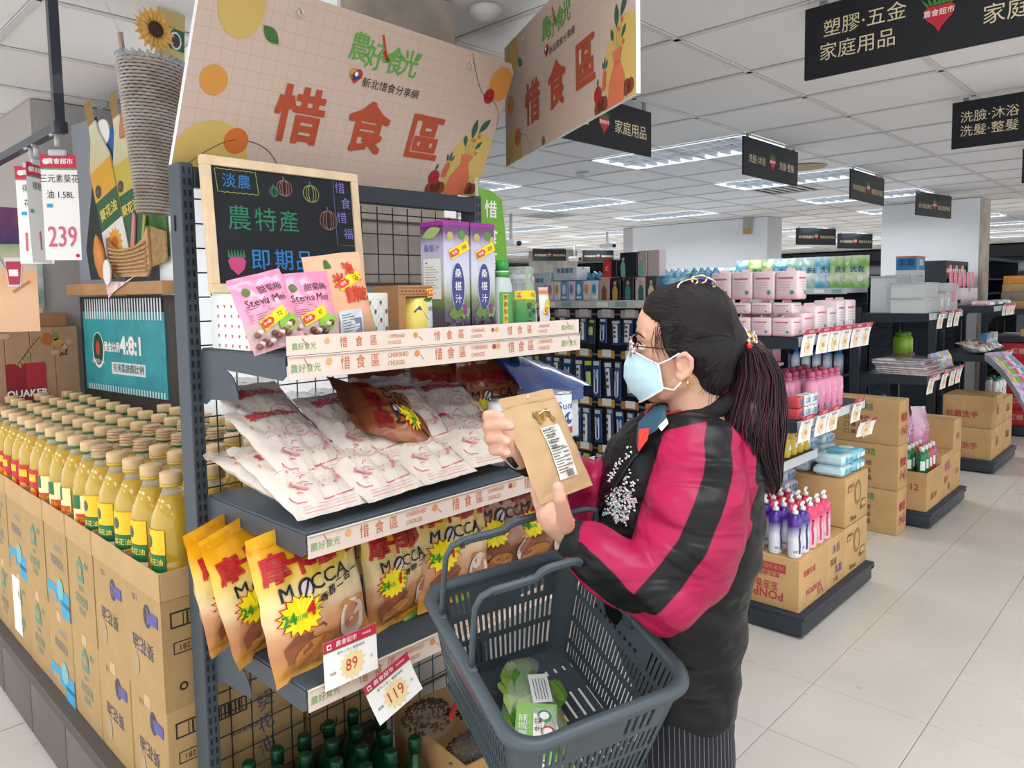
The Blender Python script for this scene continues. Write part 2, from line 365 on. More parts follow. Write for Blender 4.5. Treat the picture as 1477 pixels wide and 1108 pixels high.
hang_sign((2.50,2.15,CZ-.04),0,[('塑膠用品',.17,-.12,.06),('家庭用品',.63,-.12,.07)],W_,.225,'black hanging aisle sign mostly hidden behind the tilted peach sign')
hang_sign((4.34,2.15,CZ-.012),0,B1,W_,.235,'black hanging aisle sign with two word groups beside the nearest full light')
hang_sign((6.18,2.15,CZ-.012),0,C1,W_,.235,'black hanging aisle sign second behind the nearest narrow one')
hang_sign((8.14,2.2,CZ-.012),-.15,C1,W_,.235,'small far black aisle sign hanging askew before the white pillar')
hang_sign((2.57,1.05,CZ+.0-.012),-PI/2,A,W_,.235,'largest black hanging sign at top right of the ceiling')
hang_sign((4.41,1.03,CZ-.012),-PI/2,B2,W_,.235,'black two-line hanging sign at the right edge of the view')
hang_sign((6.25,1.02,CZ-.012),-PI/2,C1,W_,.235,'sliver of a black sign at the right edge behind the two-line one')
for k,(u,v) in enumerate([(1148,329),(1208,337),(768,359),(840,361)]):
    p=at(u,v,z=CZ-.012); hang_sign((p.x,p.y,p.z),-.45,C1,.8,.26,['far pale aisle sign right of the far white pillar','farthest pale aisle sign left of the near white pillar','far dark sign above the toothpaste boxes','far dark sign left of the far white pillar'][k],th=.25)
# ---------------------------------------------------------------- near shelving unit at the end of the aisle
GX0,GX1=.70,1.63
STEEL=mat('3d464f',.45,var=.03,vs=5); STEELD=mat('2a313a',.5)
gon=thing('shelving_unit','dark grey steel end shelving unit with slotted posts, mesh back and peach price rails','shelves',(0,0,0))
for x in (GX0,GX1-.03):
    p=MB().rbox((x,1.675,0),(x+.03,1.74,1.85),STEEL,r=.002,seg=1).build('post',gon)
    s=MB()
    for k in range(70):
        z=.06+k*.0256
        for dx in (.0065,.0185): s.box((x+dx,1.6742,z),(x+dx+.0045,1.676,z+.0145),BLACK)
    s.build('slots',p,kind='stuff')
MB().tube([(GX0-.0005,1.712,1.70),(GX0-.0005,1.711,1.735)],.003,BLACK,n=6).build('screw_slot',gon)
MB().rbox((GX0+.03,1.672,1.797),(GX1-.03,1.70,1.842),STEELD,r=.002,seg=1).build('header_beam',gon)
MB().box((GX1-.16,1.668,1.775),(GX1-.115,1.6715,1.795),PAPER).build('paper_slip',gon)
wg=MB()
for k in range(17): wg.tube([(.7345+k*.0545,1.742,.1),(.7345+k*.0545,1.742,1.80)],.0018,STEELD,n=5)
for k in range(30): wg.tube([(.71,1.746,1.78-k*.0575),(1.62,1.746,1.78-k*.0575)],.0018,STEELD,n=5)
wg.build('mesh_back',gon,kind='stuff')
MB().rbox((GX0+.0,1.27,.02),(GX1,1.675,.12),STEELD,r=.004).build('base_deck',gon)
OR1=mat('d9a06a',.6); OR2=mat('c46a3c',.6); RAILM=mat('d9c9bb',.35,coat=.6)
def rail_art(m,S,L,h):
    def dot(u,r,c): m.disc(u*L,h*.68,r,S,c,n=12)
    for u in (.041,.946): m.text('農好食光',u*L,h*.45,h*.42,S,mat('6fa05a',.6),bold=.0,sx=.9); m.line([(u*L-.004,h*.9),(u*L+.006,h*.55)],.0015,S,mat('b8402c',.6))
    dot(.099,h*.17,OR1)
    for u in (.142,.421,.689):
        for k,c in enumerate('惜食區'): m.text(c,(u+k*.0415)*L,h*.5,h*.66,S,OR2,bold=.012,sx=.8)
    for u in (.293,.566,.836): m.text('CHERISHED',u*L,h*.7,h*.3,S,OR2,sx=.8); m.text('CHOICES',(u-.007)*L,h*.32,h*.3,S,OR2,sx=.8)
    dot(.351,h*.17,mat('d08a4c',.6)); dot(.637,h*.17,OR1); dot(.621,h*.15,mat('a8403a',.6))
    m.line([(.36*L,h*.6),(.373*L,h*.35)],.001,S,INK)
def shelf(z,y0,label,rails):
    s=MB(); s.rbox((GX0+.028,y0,z-.022),(GX1-.028,1.672,z),STEEL,r=.003,seg=2); sh=s.build('shelf_board',gon)
    for x in (GX0+.0245,GX1-.0275):
        pl=[(1.672,z-.004),(1.672,z-.125),(1.655,z-.128),(1.63,z-.115)]
        for k in range(7): a=PI-k*PI/12; pl.append((1.56+.065*math.cos(a)*1.0,z-.105+.062*math.sin(a)))
        pl+= [(y0+.01,z-.05),(y0-.006,z-.04),(y0-.004,z-.004)]
        MB().prism(pl,.0025,STEEL,X=Matrix.Translation((x,0,0))@Matrix.Rotation(PI/2,4,'Z')@Matrix.Scale(-1,4,(0,1,0))).build('bracket',sh)
    for (zt,zb,yo,slip) in rails:
        h=zt-zb; L=GX1-GX0-.03
        X=Matrix.Translation((GX0+.028,y0-.006-yo,zb))
        r=MB(); r.prism([(0,0),(L,0),(L,h),(0,h)],.004,RAILM,X=X)
        S=lambda u,v:X@V((u,-.0008,v)); rail_art(r,S,L,h); 
        r.tube([(GX0+.028,y0-.008-yo,zt),(GX1-.002,y0-.008-yo,zt)],.0016,RAILM,n=5); r.build('price_rail',sh)
    return sh
shelf(1.435,1.30,'',[(1.432,1.387,.006,0)]); shelf(1.095,1.25,'',[(1.09,1.045,.004,0)]); shelf(.775,1.27,'',[(.775,.73,.004,0)])
sh=[c for c in gon.children if c.name.startswith('shelf_board')][0]
L=.90;X0=Matrix.Translation((GX0+.028,1.292,1.434)); r=MB(); r.prism([(0,0),(L,0),(L,.038),(0,.038)],.003,RAILM,X=X0); rail_art(r,lambda u,v:X0@V((u,-.0008,v)),L,.036); r.build('upper_price_rail',sh)
# ---------------------------------------------------------------- peach header signs
YB=mat('c9ac62',.7); LF=mat('3f6a34',.6); LF2=mat('1f5a48',.6); OB=mat('cf8f45',.7); ODK=mat('c76a2a',.7); BR=mat('7c3a28',.7); CAR=mat('cd6038',.6); BAGO=mat('cf6f4c',.7); TXT=mat('b04a2c',.6); TG=mat('5aa544',.6)
def leaf(m,x,z,l,w_,a,S,c):
    pts=[]
    for k in range(9): t=k/8; pts.append((t*l,w_*math.sin(PI*t)))
    for k in range(7,0,-1): t=k/8; pts.append((t*l,-w_*math.sin(PI*t)))
    ca,sa=math.cos(a),math.sin(a); m.flat([(x+p*ca-q*sa,z+p*sa+q*ca) for p,q in pts],S,c)
def grid_mat():
    m=bpy.data.materials.new('material'); m.use_nodes=True; nt=m.node_tree; b=nt.nodes['Principled BSDF']; b.inputs['Roughness'].default_value=.75
    tc=nt.nodes.new('ShaderNodeTexCoord'); mp=nt.nodes.new('ShaderNodeMapping'); br=nt.nodes.new('ShaderNodeTexBrick'); nt.links.new(tc.outputs['UV'],mp.inputs[0]); mp.inputs['Scale'].default_value=(30,12.5,1)
    nt.links.new(mp.outputs[0],br.inputs[0]); br.offset=0; br.inputs['Scale'].default_value=1; br.inputs['Brick Width'].default_value=1; br.inputs['Row Height'].default_value=1; br.inputs['Mortar Size'].default_value=.025
    br.inputs[1].default_value=lin('c8b3a5'); br.inputs[2].default_value=lin('c8b3a5'); br.inputs[3].default_value=lin('bba392'); nt.links.new(br.outputs[0],b.inputs[0]); return m
GRID=grid_mat()
def board(X,W,H,label,t):
    o=thing('header_sign',label,'sign'); o.matrix_world=X; n_=24
    c=.025; MB().prism([(0,0),(W,0),(W,H-c),(W-c,H),(0,H)],t,GRID,mside=WHITE).build('sign_panel',o)
    S=lambda u,v:V((u*W,-.001,v*H)); a=MB(); L1=lay(S,1,.01); Sm=lambda u,v:V((u,-.0013,v)); k=.416
    def D(u,v,r,c_,rz=None,SS=None): a.disc(u*W,v*H,r*W,SS or Sm,c_,n=28,rz=(rz or r)*W)
    def clip(pts): return [(min(max(p,0),W),min(max(q,0),H)) for p,q in pts]
    def cd_(u,v,r,c_,y=-.0012,rz=None): a.flat(clip([(u*W+r*W*math.cos(2*PI*i/32),v*H+(rz or r)*W*math.sin(2*PI*i/32)) for i in range(32)]),lambda p,q:V((p,y,q)),c_)
    cd_(.094,.87,.054,YB,rz=.07); cd_(.061,.478,.032,OB); cd_(.085,.06,.09,YB); cd_(.943,.2,.115,YB); cd_(.957,.845,.05,OB)
    Sm2=lambda u,v:V((u,-.002,v)); Sm3=lambda u,v:V((u,-.0027,v)); Sm4=lambda u,v:V((u,-.0034,v))
    a.disc(.138*W,.182*H,.03*W,Sm2,ODK); a.disc(.922*W,.746*H,.022*W,Sm2,DRED)
    leaf(a,.15*W,.80*H,.055*W,.014*W,-.6,Sm2,LF); a.disc(.385*W,.035*H,.014*W,Sm2,mat('66703c',.7),n=14)
    a.line([((.03+.108*t_)*W,(.02+.17*math.sin(t_*1.4))*H) for t_ in [i/10 for i in range(11)]],.0016,Sm2,INK)
    a.line([((.165+.1*math.sin(t_*1.5))*W,(.19-.2*(1-math.cos(t_*1.5)))*H) for t_ in [i/10 for i in range(11)]],.0016,Sm2,INK)
    a.line([((.80+.12*t_)*W,(.99-.26*math.sin(t_*1.5))*H) for t_ in [i/10 for i in range(11)]],.0016,Sm2,INK)
    a.line([((.92+.075*math.sin(t_*1.57))*W,(.73+.0*t_-.17*(1-math.cos(t_*1.57)))*H) for t_ in [i/10 for i in range(11)]],.0016,Sm3,INK)
    for s_,u_ in (('惜',.289),('食',.501),('區',.711)): a.text(s_,u_*W,.35*H,.335*H,Sm2,TXT,bold=.035,sx=1.02)
    for q,(s_,u_,v_) in enumerate((('農',.415,.815),('好',.468,.79),('食',.535,.79),('光',.585,.80))): a.text(s_,u_*W,v_*H,.175*H,Sm2,TG,bold=.012,sx=.85)
    a.line([(.475*W,.93*H),(.505*W,.80*H)],.006,Sm3,mat('b8402c',.6)); a.line([(.49*W,.84*H),(.512*W,.79*H)],.011,Sm3,mat('b8402c',.6)); leaf(a,.49*W,.78*H,.05*W,.008*W,.4,Sm3,TG); leaf(a,.6*W,.83*H,.03*W,.006*W,1.0,Sm3,TG)
    a.text('新北惜食分享網',.545*W,.635*H,.062*H,Sm2,INK,bold=.008,sx=1.1)
    a.disc(.415*W,.675*H,.013*W,Sm2,mat('d08a3c',.6),n=14); a.disc(.43*W,.675*H,.013*W,Sm2,mat('b3303a',.6),n=14); a.flat([(.403*W,.665*H),(.4225*W,.615*H),(.442*W,.665*H)],Sm2,mat('b3303a',.6)); a.disc(.4225*W,.665*H,.0105*W,Sm3,mat('24407c',.6),n=14); a.disc(.4225*W,.675*H,.006*W,Sm4,mat('e6eee0',.6),n=10)
    # bag of vegetables
    for u_,v_,r_ in ((.79,.03,.02),(.81,.05,.02),(.83,.04,.02),(.955,.06,.02),(.975,.06,.018)): cd_(u_,v_,r_,BR,-.0019)
    a.disc(.792*W,.115*H,.022*W,Sm3,DRED,n=16); a.flat([(.82*W,.12*H),(.84*W,.13*H),(.845*W,.22*H),(.835*W,.24*H),(.825*W,.22*H)],Sm3,CAR)
    a.flat([(.85*W,.0*H),(.94*W,.0*H),(.945*W,.14*H),(.92*W,.24*H),(.935*W,.31*H),(.88*W,.31*H),(.89*W,.24*H),(.86*W,.14*H)],Sm3,BAGO)
    a.line([(.895*W,.235*H),(.925*W,.235*H)],.003,Sm4,CAR)
    for (x,z,l,w_,an,c_) in ((.83,.24,.025,.004,1.9,LF2),(.836,.24,.032,.004,1.5,LF2),(.842,.24,.025,.004,1.1,LF2),(.79,.165,.022,.005,1.3,LF),(.905,.43,.06,.011,1.6,LF2),(.925,.48,.06,.011,.9,LF2),(.885,.37,.035,.008,1.9,LF2),(.93,.36,.035,.007,.8,LF2)): leaf(a,x*W,z*H,l*W,w_*W,an,Sm3,c_)
    for p_ in (((.905,.3),(.905,.5)),((.91,.3),(.935,.52)),((.9,.3),(.885,.4)),((.912,.3),(.94,.37))): a.line([(p_[0][0]*W,p_[0][1]*H),(p_[1][0]*W,p_[1][1]*H)],.0014,Sm2,mat('6f7a4c',.6))
    for p_ in ((.915,.42),(.935,.455),(.94,.33)): a.disc(p_[0]*W,p_[1]*H,.006*W,Sm3,CAR,n=10)
    a.build('sign_print',o)
    for u_ in (.231,.80):
        m=MB(); m.tube([(u_*W-.006,-.003,.92*H),(u_*W-.008,-.01,.905*H),(u_*W,-.012,.893*H),(u_*W+.008,-.01,.905*H),(u_*W+.003,-.006,.925*H),(u_*W,0,.94*H)],.0022,mat('d8d2c8',.3,metal=.3),n=6); m.build('hook',o)
    return o
def frame(O,a,b):
    a=V(a).normalized(); b=V(b); b=(b-a*a.dot(b)).normalized(); n=a.cross(b)  # local x=a, z=b, -y=n
    return Matrix(((a.x,-n.x,b.x,O[0]),(a.y,-n.y,b.y,O[1]),(a.z,-n.z,b.z,O[2]),(0,0,0,1)))
board(frame((.704,1.729,1.845),(.995,.098,.028),(.019,-.447,.894)),1.05,.437,'wide peach food sharing sign leaning forward above the chalkboard',.012)
board(frame((2.056,1.974,2.026),(-.476,-.88,.006),(0,0,1)),1.05,.437,'peach food sharing sign hung askew from the ceiling right of the wide one',.012)
# ---------------------------------------------------------------- chalkboard
ch=thing('chalkboard','black chalkboard in a pale wooden frame propped on patterned boxes','chalkboard'); ch.matrix_world=frame((.718,1.585,1.558),(1,.03,0),(-.03,.07,1))
W,H=.412,.302; WOOD=mat('dcc3a0',.6,var=.08,vs=20); fw=.021
MB().box((.005,.003,.005),(W-.005,.010,H-.005),mat('191d22',.85,var=.2,vs=4)).build('slate',ch)
for a,b in (((0,-.003,0),(W,.014,fw)),((0,-.003,H-fw),(W,.014,H)),((0,-.0031,fw),(fw,.014,H-fw)),((W-fw,-.0031,fw),(W,.014,H-fw))): MB().rbox(a,b,WOOD,r=.0015,seg=1).build('frame_bar',ch)
S=lambda u,v:V((u,.0022,v)); a=MB(); cg=mat('2f7a5a',.95); cb=mat('3479b8',.95); cp=mat('7a76b8',.95); co=mat('9a6a5c',.95); cy=mat('8f9a4a',.95); ck=mat('b84a78',.95)
for c_,x in (('淡',.062),('農',.098)): a.text(c_,x,.249,.034,S,cb,bold=0.005)
for c_,x,h_ in (('農',.08,.06),('特',.145,.058),('產',.205,.055)): a.text(c_,x,.165,h_,S,cg,bold=-.004)
for c_,x in (('即',.125,),('期',.185),('品',.24)): a.text(c_,x,.073,.052,S,cb,bold=.01)
for c_,x,z in (('惜',.357,.26),('食',.372,.222),('惜',.357,.185),('福',.374,.145)): a.text(c_,x,z,.03,S,cp,bold=-.004)
def pumpk(x,z,r,c_):
    for q in (1,.62,.3): a.line([(x+r*q*math.cos(t*PI/8),z+r*.95*math.sin(t*PI/8)) for t in range(17)],.0016,S,c_)
    a.line([(x,z+r*.9),(x-.003,z+r*1.35)],.004,S,cg)
pumpk(.20,.247,.02,co); pumpk(.272,.24,.022,cy); pumpk(.317,.178,.025,co); pumpk(.172,.236,.012,cg)
a.line([(.03+.105*math.sin(0),.275)]+[(.03+.0075*k,.275+.002*(k%2)) for k in range(14)]+[(.132,.228)]+[(.132-.0075*k,.226-.002*(k%2)) for k in range(14)]+[(.03,.275)],.0016,S,cy)
a.line([(.338,.28),(.338,.117),(.392,.117)],.001,S,cp)
a.flat([(.045,.072),(.05,.055),(.067,.04),(.084,.055),(.088,.072),(.08,.082),(.053,.082)],S,ck)
for k in range(6): a.flat([(.046+k*.007,.08),(.053+k*.007,.08),(.047+k*.0075,.099)],S,cg,cen=False)
a.line([(.1+.006*k,.04+.003*(k%2)) for k in range(22)],.0018,S,mat('8f8cc0',.95))
a.build('chalk_drawing',ch)
# ---------------------------------------------------------------- packaging helpers
def pouch(name,parent,w,h,t,m,seal=.012,wr=.0015,seed=0,nx=14,nz=18,bb=0,taper=0,top_flat=.25,back=None,mods=None):
    """filled film pouch: front and back skins meeting in flat seals; base centre at the origin, front towards -y"""
    sd=V((seed*3.1,seed*1.7,0))
    def T(u,v):
        a=max(0,1-(2*u)**2)**.5; vv=max(0,min(1,v)); b=max(0,math.sin(PI*min(1,max(0,(vv*h-seal)/(h-2*seal)))**(.75 if bb else 1)))**.55
        if top_flat and vv>1-top_flat: b*=max(.12,1-((vv-(1-top_flat))/top_flat)*.8)
        return t/2*a*b
    def S0(u,v,s=-1):
        uu=u/w; vv=v/h; k=1-taper*vv; n=noise.noise(V((uu*5,vv*7,s))+sd)*wr*4+noise.noise(V((uu*14,vv*4,s*2))+sd)*wr*1.5
        e=noise.noise(V((0,vv*6,uu>0))+sd)*.02*w*abs(2*uu)
        return V((u*k+e*(1 if uu>0 else -1),s*(T(uu,vv)+abs(0))+n*(.4+T(uu,vv)/(t+1e-6)),v+noise.noise(V((uu*4,5,0))+sd)*.01*h*vv))
    mb=MB()
    for s in (-1,1):
        vs=[S0(w*(i/nx-.5),h*j/nz,s) for j in range(nz+1) for i in range(nx+1)]
        if s==1:
            for j in range(nz+1):
                for i in range(nx+1):
                    if i in(0,nx) or j in(0,nz): vs[j*(nx+1)+i]=S0(w*(i/nx-.5),h*j/nz,-1)
        fs=[(j*(nx+1)+i,j*(nx+1)+i+1,(j+1)*(nx+1)+i+1,(j+1)*(nx+1)+i) for j in range(nz) for i in range(nx)]
        if s==1: fs=[f[::-1] for f in fs]
        mb.add(vs,fs,m if s==-1 else (back or m),[(i/nx,j/nz) for j in range(nz+1) for i in range(nx+1)],smooth=True)
    o=mb.build(name,parent)
    return o,(lambda u,v:S0(u,v,-1)+V((0,-.0014,0)))
def sticker(parent,S,x,z,price,w_=.062,h_=.022,rot=.25):
    m=MB(); c,s=math.cos(rot),math.sin(rot); T=lambda u,v:S(x+u*c-v*s,z+u*s+v*c)
    n=lambda k:(lambda u,v:T(u,v)+V((0,-.0012*k,0)))
    m.rect(-w_/2,-h_/2,w_/2,h_/2,n(1),YEL,nx=5,nz=2); m.flat([(-w_*.48,-h_*.3),(-w_*.12,-h_*.34),(-w_*.02,0),(-w_*.12,h_*.34),(-w_*.48,h_*.3)],n(2),mat('d83a22',.5))
    m.text('特價',-w_*.29,0,h_*.42,n(3),PAPER,bold=.02); m.text(price,w_*.24,0,h_*.55,n(2),INK,bold=0,sx=.9,shear=.15)
    return m.build('price_sticker',parent)
def rotm(x=0,y=0,z=0): return Euler((x,y,z)).to_matrix().to_4x4()
def put(o,p,rx=0,ry=0,rz=0):
    o.matrix_world=Matrix.Translation(p)@Matrix.Rotation(rz,4,'Z')@Matrix.Rotation(rx,4,'X')@Matrix.Rotation(ry,4,'Y'); return o
# -------- top shelf
def giftbox(p,w,d,h,label):
    o=thing('gift_box',label,'box',p,(0,0,.02)); MB().rbox((0,0,0),(w,d,h),mat('e4ece8',.35,coat=.4),r=.004).build('carton',o)
    a=MB(); SS=SY(0); n=0
    for j in range(int(h/.018)+1):
        for i in range(int(w/.032)+1):
            x=.012+i*.032+(j%2)*.016; z=.01+j*.021
            if x<w-.008 and z<h-.006:
                a.flat([(x-.004,z),(x,z-.008),(x+.004,z)],SS,mat('c8404a',.5)); a.flat([(x-.0035,z),(x+.0035,z),(x+.003,z+.005),(x-.003,z+.005)],SS,mat('3f7a50',.5))
                for q in (0,1,2,3): an=PI/4+q*PI/2; a.line([(x+.009*math.cos(an),z+.009*math.sin(an)),(x+.014*math.cos(an),z+.0125*math.sin(an))],.001,SS,mat('5a9a80',.5))
    a.build('box_print',o); a=MB(); SS=SXm(0)
    for j in range(int(h/.021)): 
        for i in range(int(d/.03)): a.flat([(-.012-i*.03-.004,.012+j*.021),(-.012-i*.03,.004+j*.021),(-.012-i*.03+.004,.012+j*.021)],lambda u,v:V((-.0012,-u,v)),mat('c8404a',.5))
    a.build('side_print',o); return o
giftbox((.728,1.44,1.436),.19,.17,.118,'white patterned gift box under the left end of the chalkboard')
giftbox((1.0,1.46,1.436),.105,.15,.118,'white patterned gift box behind the rice cracker pouch')
PINK=ramp_mat(((0,'d8a3b0'),(.3,'b9a79b'),(.42,'e79ab4'),(.6,'ee9dba'),(1,'e488ac')),rough=.3,noise=.15,ns=4,coat=.5)
def candy(p,rx,ry,price,label,seed):
    o=thing('candy_bag',label,'bag'); b,S=pouch('pouch',o,.12,.155,.028,PINK,seed=seed,wr=.002)
    a=MB(); S1=lambda u,v:S(u,v)+V((0,-.001,0)); a.text('Stevia Mei',.0,.098,.022,S1,mat('3a2430',.6),bold=.008); a.text('甜菊梅',.018,.12,.018,S1,mat('3f2a30',.6)); a.disc(-.035,.122,.009,S1,mat('5a7a3c',.6),n=12); a.disc(.03,.045,.022,S1,mat('8ec24a',.4),n=16,rz=.018)
    for k in range(7): a.line([(-.05,.088-k*.0045),(-.05+.04+.01*(k%3),.088-k*.0045)],.0012,S1,mat('a05070',.6))
    a.build('pouch_print',b)
    for k in range(14): 
        q=MB().lathe([(0,-.007),(.006,-.004),(.008,0),(.006,.004),(0,.007)],mat(['8a5a50','d8c0b8','6a4a40'][k%3],.4),n=6).build('wrapped_candy',b,loc=tuple(S(-.045+.0075*(k%12),.014+.011*(k//5)+.003*(k%3))+V((0,-.002,0))))
    sticker(b,S,0,.06,price,rot=.35); return put(o,p,rx,ry,0)
candy((.748,1.35,1.447),-.25,-.22,'72','pink candy pouch slumped at the left end of the top shelf',1)
candy((.838,1.365,1.447),-.2,-.06,'92','pink candy pouch standing upright with a lime on it',2)
o=thing('rice_cracker_pouch','peach paper pouch with red lettering and a 125 price sticker','pouch')
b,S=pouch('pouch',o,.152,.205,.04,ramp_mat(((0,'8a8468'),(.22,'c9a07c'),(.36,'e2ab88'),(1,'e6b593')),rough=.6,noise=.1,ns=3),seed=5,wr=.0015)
a=MB(); S1=lambda u,v:S(u,v)+V((0,-.001,0))
for s_,x,z,h_ in (('池',.03,.165,.03),('上',.045,.145,.022),('米',-.005,.14,.035),('餅',.02,.105,.038),('乾',.05,.105,.032)): a.text(s_,x,z,h_,S1,mat('d2452e',.5),bold=.05)
for k in range(3): leaf(a,-.03+.01*k,.175,.02,.007,.6+k,S1,LF)
a.rect(-.03,.01,.035,.075,S1,mat('cfd6de',.5),nx=3,nz=3)
for k in range(9): a.line([(-.024,.066-k*.006),(.0+.01*(k%3),.066-k*.006)],.0012,lambda u,v:S1(u,v)+V((0,-.0015,0)),INK)
a.rect(.012,.02,.03,.055,lambda u,v:S1(u,v)+V((0,-.0015,0)),mat('7d8492',.5)); a.build('pouch_print',b); sticker(b,S,.02,.14,'125',rot=.3,w_=.07)
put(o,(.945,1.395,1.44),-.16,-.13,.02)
# can in a windowed carton
o=thing('tea_gift_carton','brown window carton holding a yellow can with a 330 price sticker','box',(1.098,1.42,1.436)); KB=mat('a87b52',.8,var=.05,vs=20)
for a_,b_ in (((0,0,0),(.022,.1,.135)),((.15,0,0),(.165,.1,.135)),((.022,.0,.108),(.15,.1,.135)),((.022,0,0),(.15,.1,.006)),((.022,.09,.006),(.15,.1,.108))): MB().box(a_,b_,KB).build('carton_panel',o)
a=MB(); SS=SY(0)
for k in range(14): a.star(.012+k*.011,.121,.0045,.0015,4,SS,mat('7a2f2a',.6))
a.line([(0.002,.113),(.163,.113)],.0012,SS,mat('7a2f2a',.6)); a.line([(.002,.129),(.163,.129)],.0012,SS,mat('7a2f2a',.6)); a.build('carton_print',o)
cn=MB().lathe([(.055,.006),(.056,.01),(.056,.1),(.05,.106),(0,.106)],mat('e6cf62',.35,coat=.3),n=28,c=(.086,.055,0)).build('can',o)
a=MB(); CS=lambda u,v:V((.086+.0566*math.sin(u/.056),.055-.0566*math.cos(u/.056),v)); CS2=lambda u,v:V((.086+.0572*math.sin(u/.056),.055-.0572*math.cos(u/.056),v))
a.rect(.0,.03,.06,.1,CS,mat('dfe6dc',.4),nx=6); a.flat([(-.02,.085),(.035,.04),(.035,.012),(-.035,.07)],CS2,mat('2f5d94',.4)); a.text('阿里山',.022,.075,.012,CS2,INK); leaf(a,-.01,.1,.03,.006,0,CS2,LF); leaf(a,0,.095,.03,.006,.6,CS2,LF); a.build('can_label',cn)
sticker(o,SY(0),.118,.118,'330',rot=.12)
# mulberry juice cartons
JU=ramp_mat(((0,'241c30'),(.22,'3a2f4a'),(.32,'5d6f3c'),(.42,'a9b0a0'),(.55,'c4c6d4'),(.8,'b8b4cc'),(.9,'6a4470'),(.955,'55365c'),(.965,'8f2f8c'),(1,'8f2f8c')),rough=.3,noise=.08,ns=6,coat=.4)
def juice(p,label):
    o=thing('juice_carton',label,'carton',p,(0,0,.03)); w_,d_,h_=.088,.088,.292
    MB().rbox((0,0,0),(w_,d_,h_),JU,r=.002,seg=1).build('carton',o)
    MB().rbox((-.001,-.001,h_-.013),(w_+.001,d_+.001,h_+.001),mat('92308e',.4),r=.002,seg=1).build('carton_lid',o)
    a=MB(); SS=SY(0); L1=lay(SS,1); L2=lay(SS,2)
    a.disc(.044,.13,.0235,SS,mat('c9c8dc',.4),n=28,rz=.062); a.disc(.044,.13,.0215,L1,mat('37407c',.4),n=28,rz=.059)
    for k,c_ in enumerate('桑椹汁'): a.text(c_,.044,.162-.032*k,.024,L2,PAPER,bold=.01)
    for x,z,r_ in ((.02,.255,.011),(.06,.26,.012),(.075,.25,.01)): a.disc(x,z,r_,SS,mat(['b9a46a','b04a78','5a8a44'][int(x*40)%3],.5),n=12)
    leaf(a,.01,.06,.05,.018,.2,SS,mat('66803c',.5)); leaf(a,.05,.055,.04,.016,.5,SS,mat('7d9a48',.5)); a.rect(.06,.06,.074,.085,L1,mat('7c3a74',.5))
    for k in range(34): a.disc(.006+RND.random()*.076,.006+RND.random()*.05,.0045,SS,mat(['1d1628','42304e','6a5a7c','5a6a3c'][k%4],.3),n=7)
    a.build('carton_print',o); a=MB(); SS=lambda u,v:V((-.0012,.088-u,v)); L1=lay(SS,1)
    a.rect(.012,.1,.076,.2,SS,mat('dfe3dc',.5)); leaf(a,.01,.255,.07,.014,.25,SS,mat('9fb070',.5))
    a.text('桑椹汁',.044,.225,.02,SS,mat('5a62a8',.5)); a.rect(.02,.188,.028,.191,L1,RED); a.rect(.02,.13,.028,.133,L1,RED)
    for k in range(11): a.line([(.018,.18-k*.0065),(.05+.018*((k*7)%3)/2,.18-k*.0065)],.0011,L1,mat('6a6e74',.6))
    a.build('side_print',o); sticker(o,SY(0),.05,.222,'205',rot=.42,w_=.07,h_=.024); return o
juice((1.207,1.375,1.436),'purple mulberry juice carton, the left one with its side showing')
juice((1.303,1.380,1.436),'purple mulberry juice carton beside the green capped bottle')
# aloe bottle, jar, tubes
o=thing('aloe_bottle','white bottle with a bright green cap beside the juice cartons','bottle',(1.435,1.40,1.436)); PLW=mat('dfe8e6',.3,trans=.3)
MB().lathe([(.028,0),(.03,.004),(.03,.13),(.024,.15),(.016,.158)],PLW,n=20,sy=.8).build('bottle_body',o); MB().lathe([(.0185,.156),(.0185,.168)],GREEN,n=20).build('cap_ring',o); MB().lathe([(.018,.168),(.018,.172)],WHITE,n=20).build('neck_band',o); MB().lathe([(.0185,.172),(.0175,.2),(0,.202)],mat('2f9a48',.4),n=20).build('cap',o)
a=MB(); CS=lambda u,v:V((.0312*math.sin(u/.03),-.0255*math.cos(u/.03),v)); a.rect(-.03,.006,.03,.115,CS,mat('5a9a58',.4),nx=8,nz=2); CS2=lambda u,v:CS(u,v)+V((0,-.0006,0)); a.rect(-.02,.01,-.006,.11,CS2,mat('e9c93c',.4))
for k,c_ in enumerate('蘆薈原汁液'): a.text(c_,-.013,.1-k*.019,.014,lambda u,v:CS2(u,v)+V((0,-.0006,0)),mat('7a3a1c',.5))
for k in range(4): a.disc(.012+.004*(k%2),.03+k*.018,.004,CS2,mat('c8503c',.5),n=8)
a.build('bottle_label',o)
o=thing('tea_jar','clear plastic jar with a green label and yellow price strip','jar',(1.507,1.40,1.436)); MB().lathe([(.038,0),(.04,.004),(.04,.135),(.032,.15),(.037,.158),(.037,.178),(.03,.184),(0,.184)],mat('dfe6e6',.08,trans=.75,ior=1.2),n=24).build('jar_body',o)
a=MB(); CS=lambda u,v:V((.0408*math.sin(u/.04),-.0408*math.cos(u/.04),v)); CS2=lambda u,v:V((.0414*math.sin(u/.04),-.0414*math.cos(u/.04),v)); a.rect(-.055,.006,.055,.092,CS,ramp_mat(((0,'3f8a4c'),(.6,'3f8a4c'),(1,'6f9a50')),noise=.2,rough=.4),nx=10); a.rect(-.05,.094,.05,.118,CS,mat('e9cf2c',.4),nx=10)
for k,c_ in enumerate('愛玉子'): a.text(c_,-.008,.075-.024*k,.02,CS2,INK,bold=.01)
a.text('細嫩',.014,.06,.016,CS2,INK); a.text('126',.005,.106,.014,CS2,INK); a.build('jar_label',o); sticker(o,CS2,-.03,.106,'',w_=.03,h_=.02,rot=0)
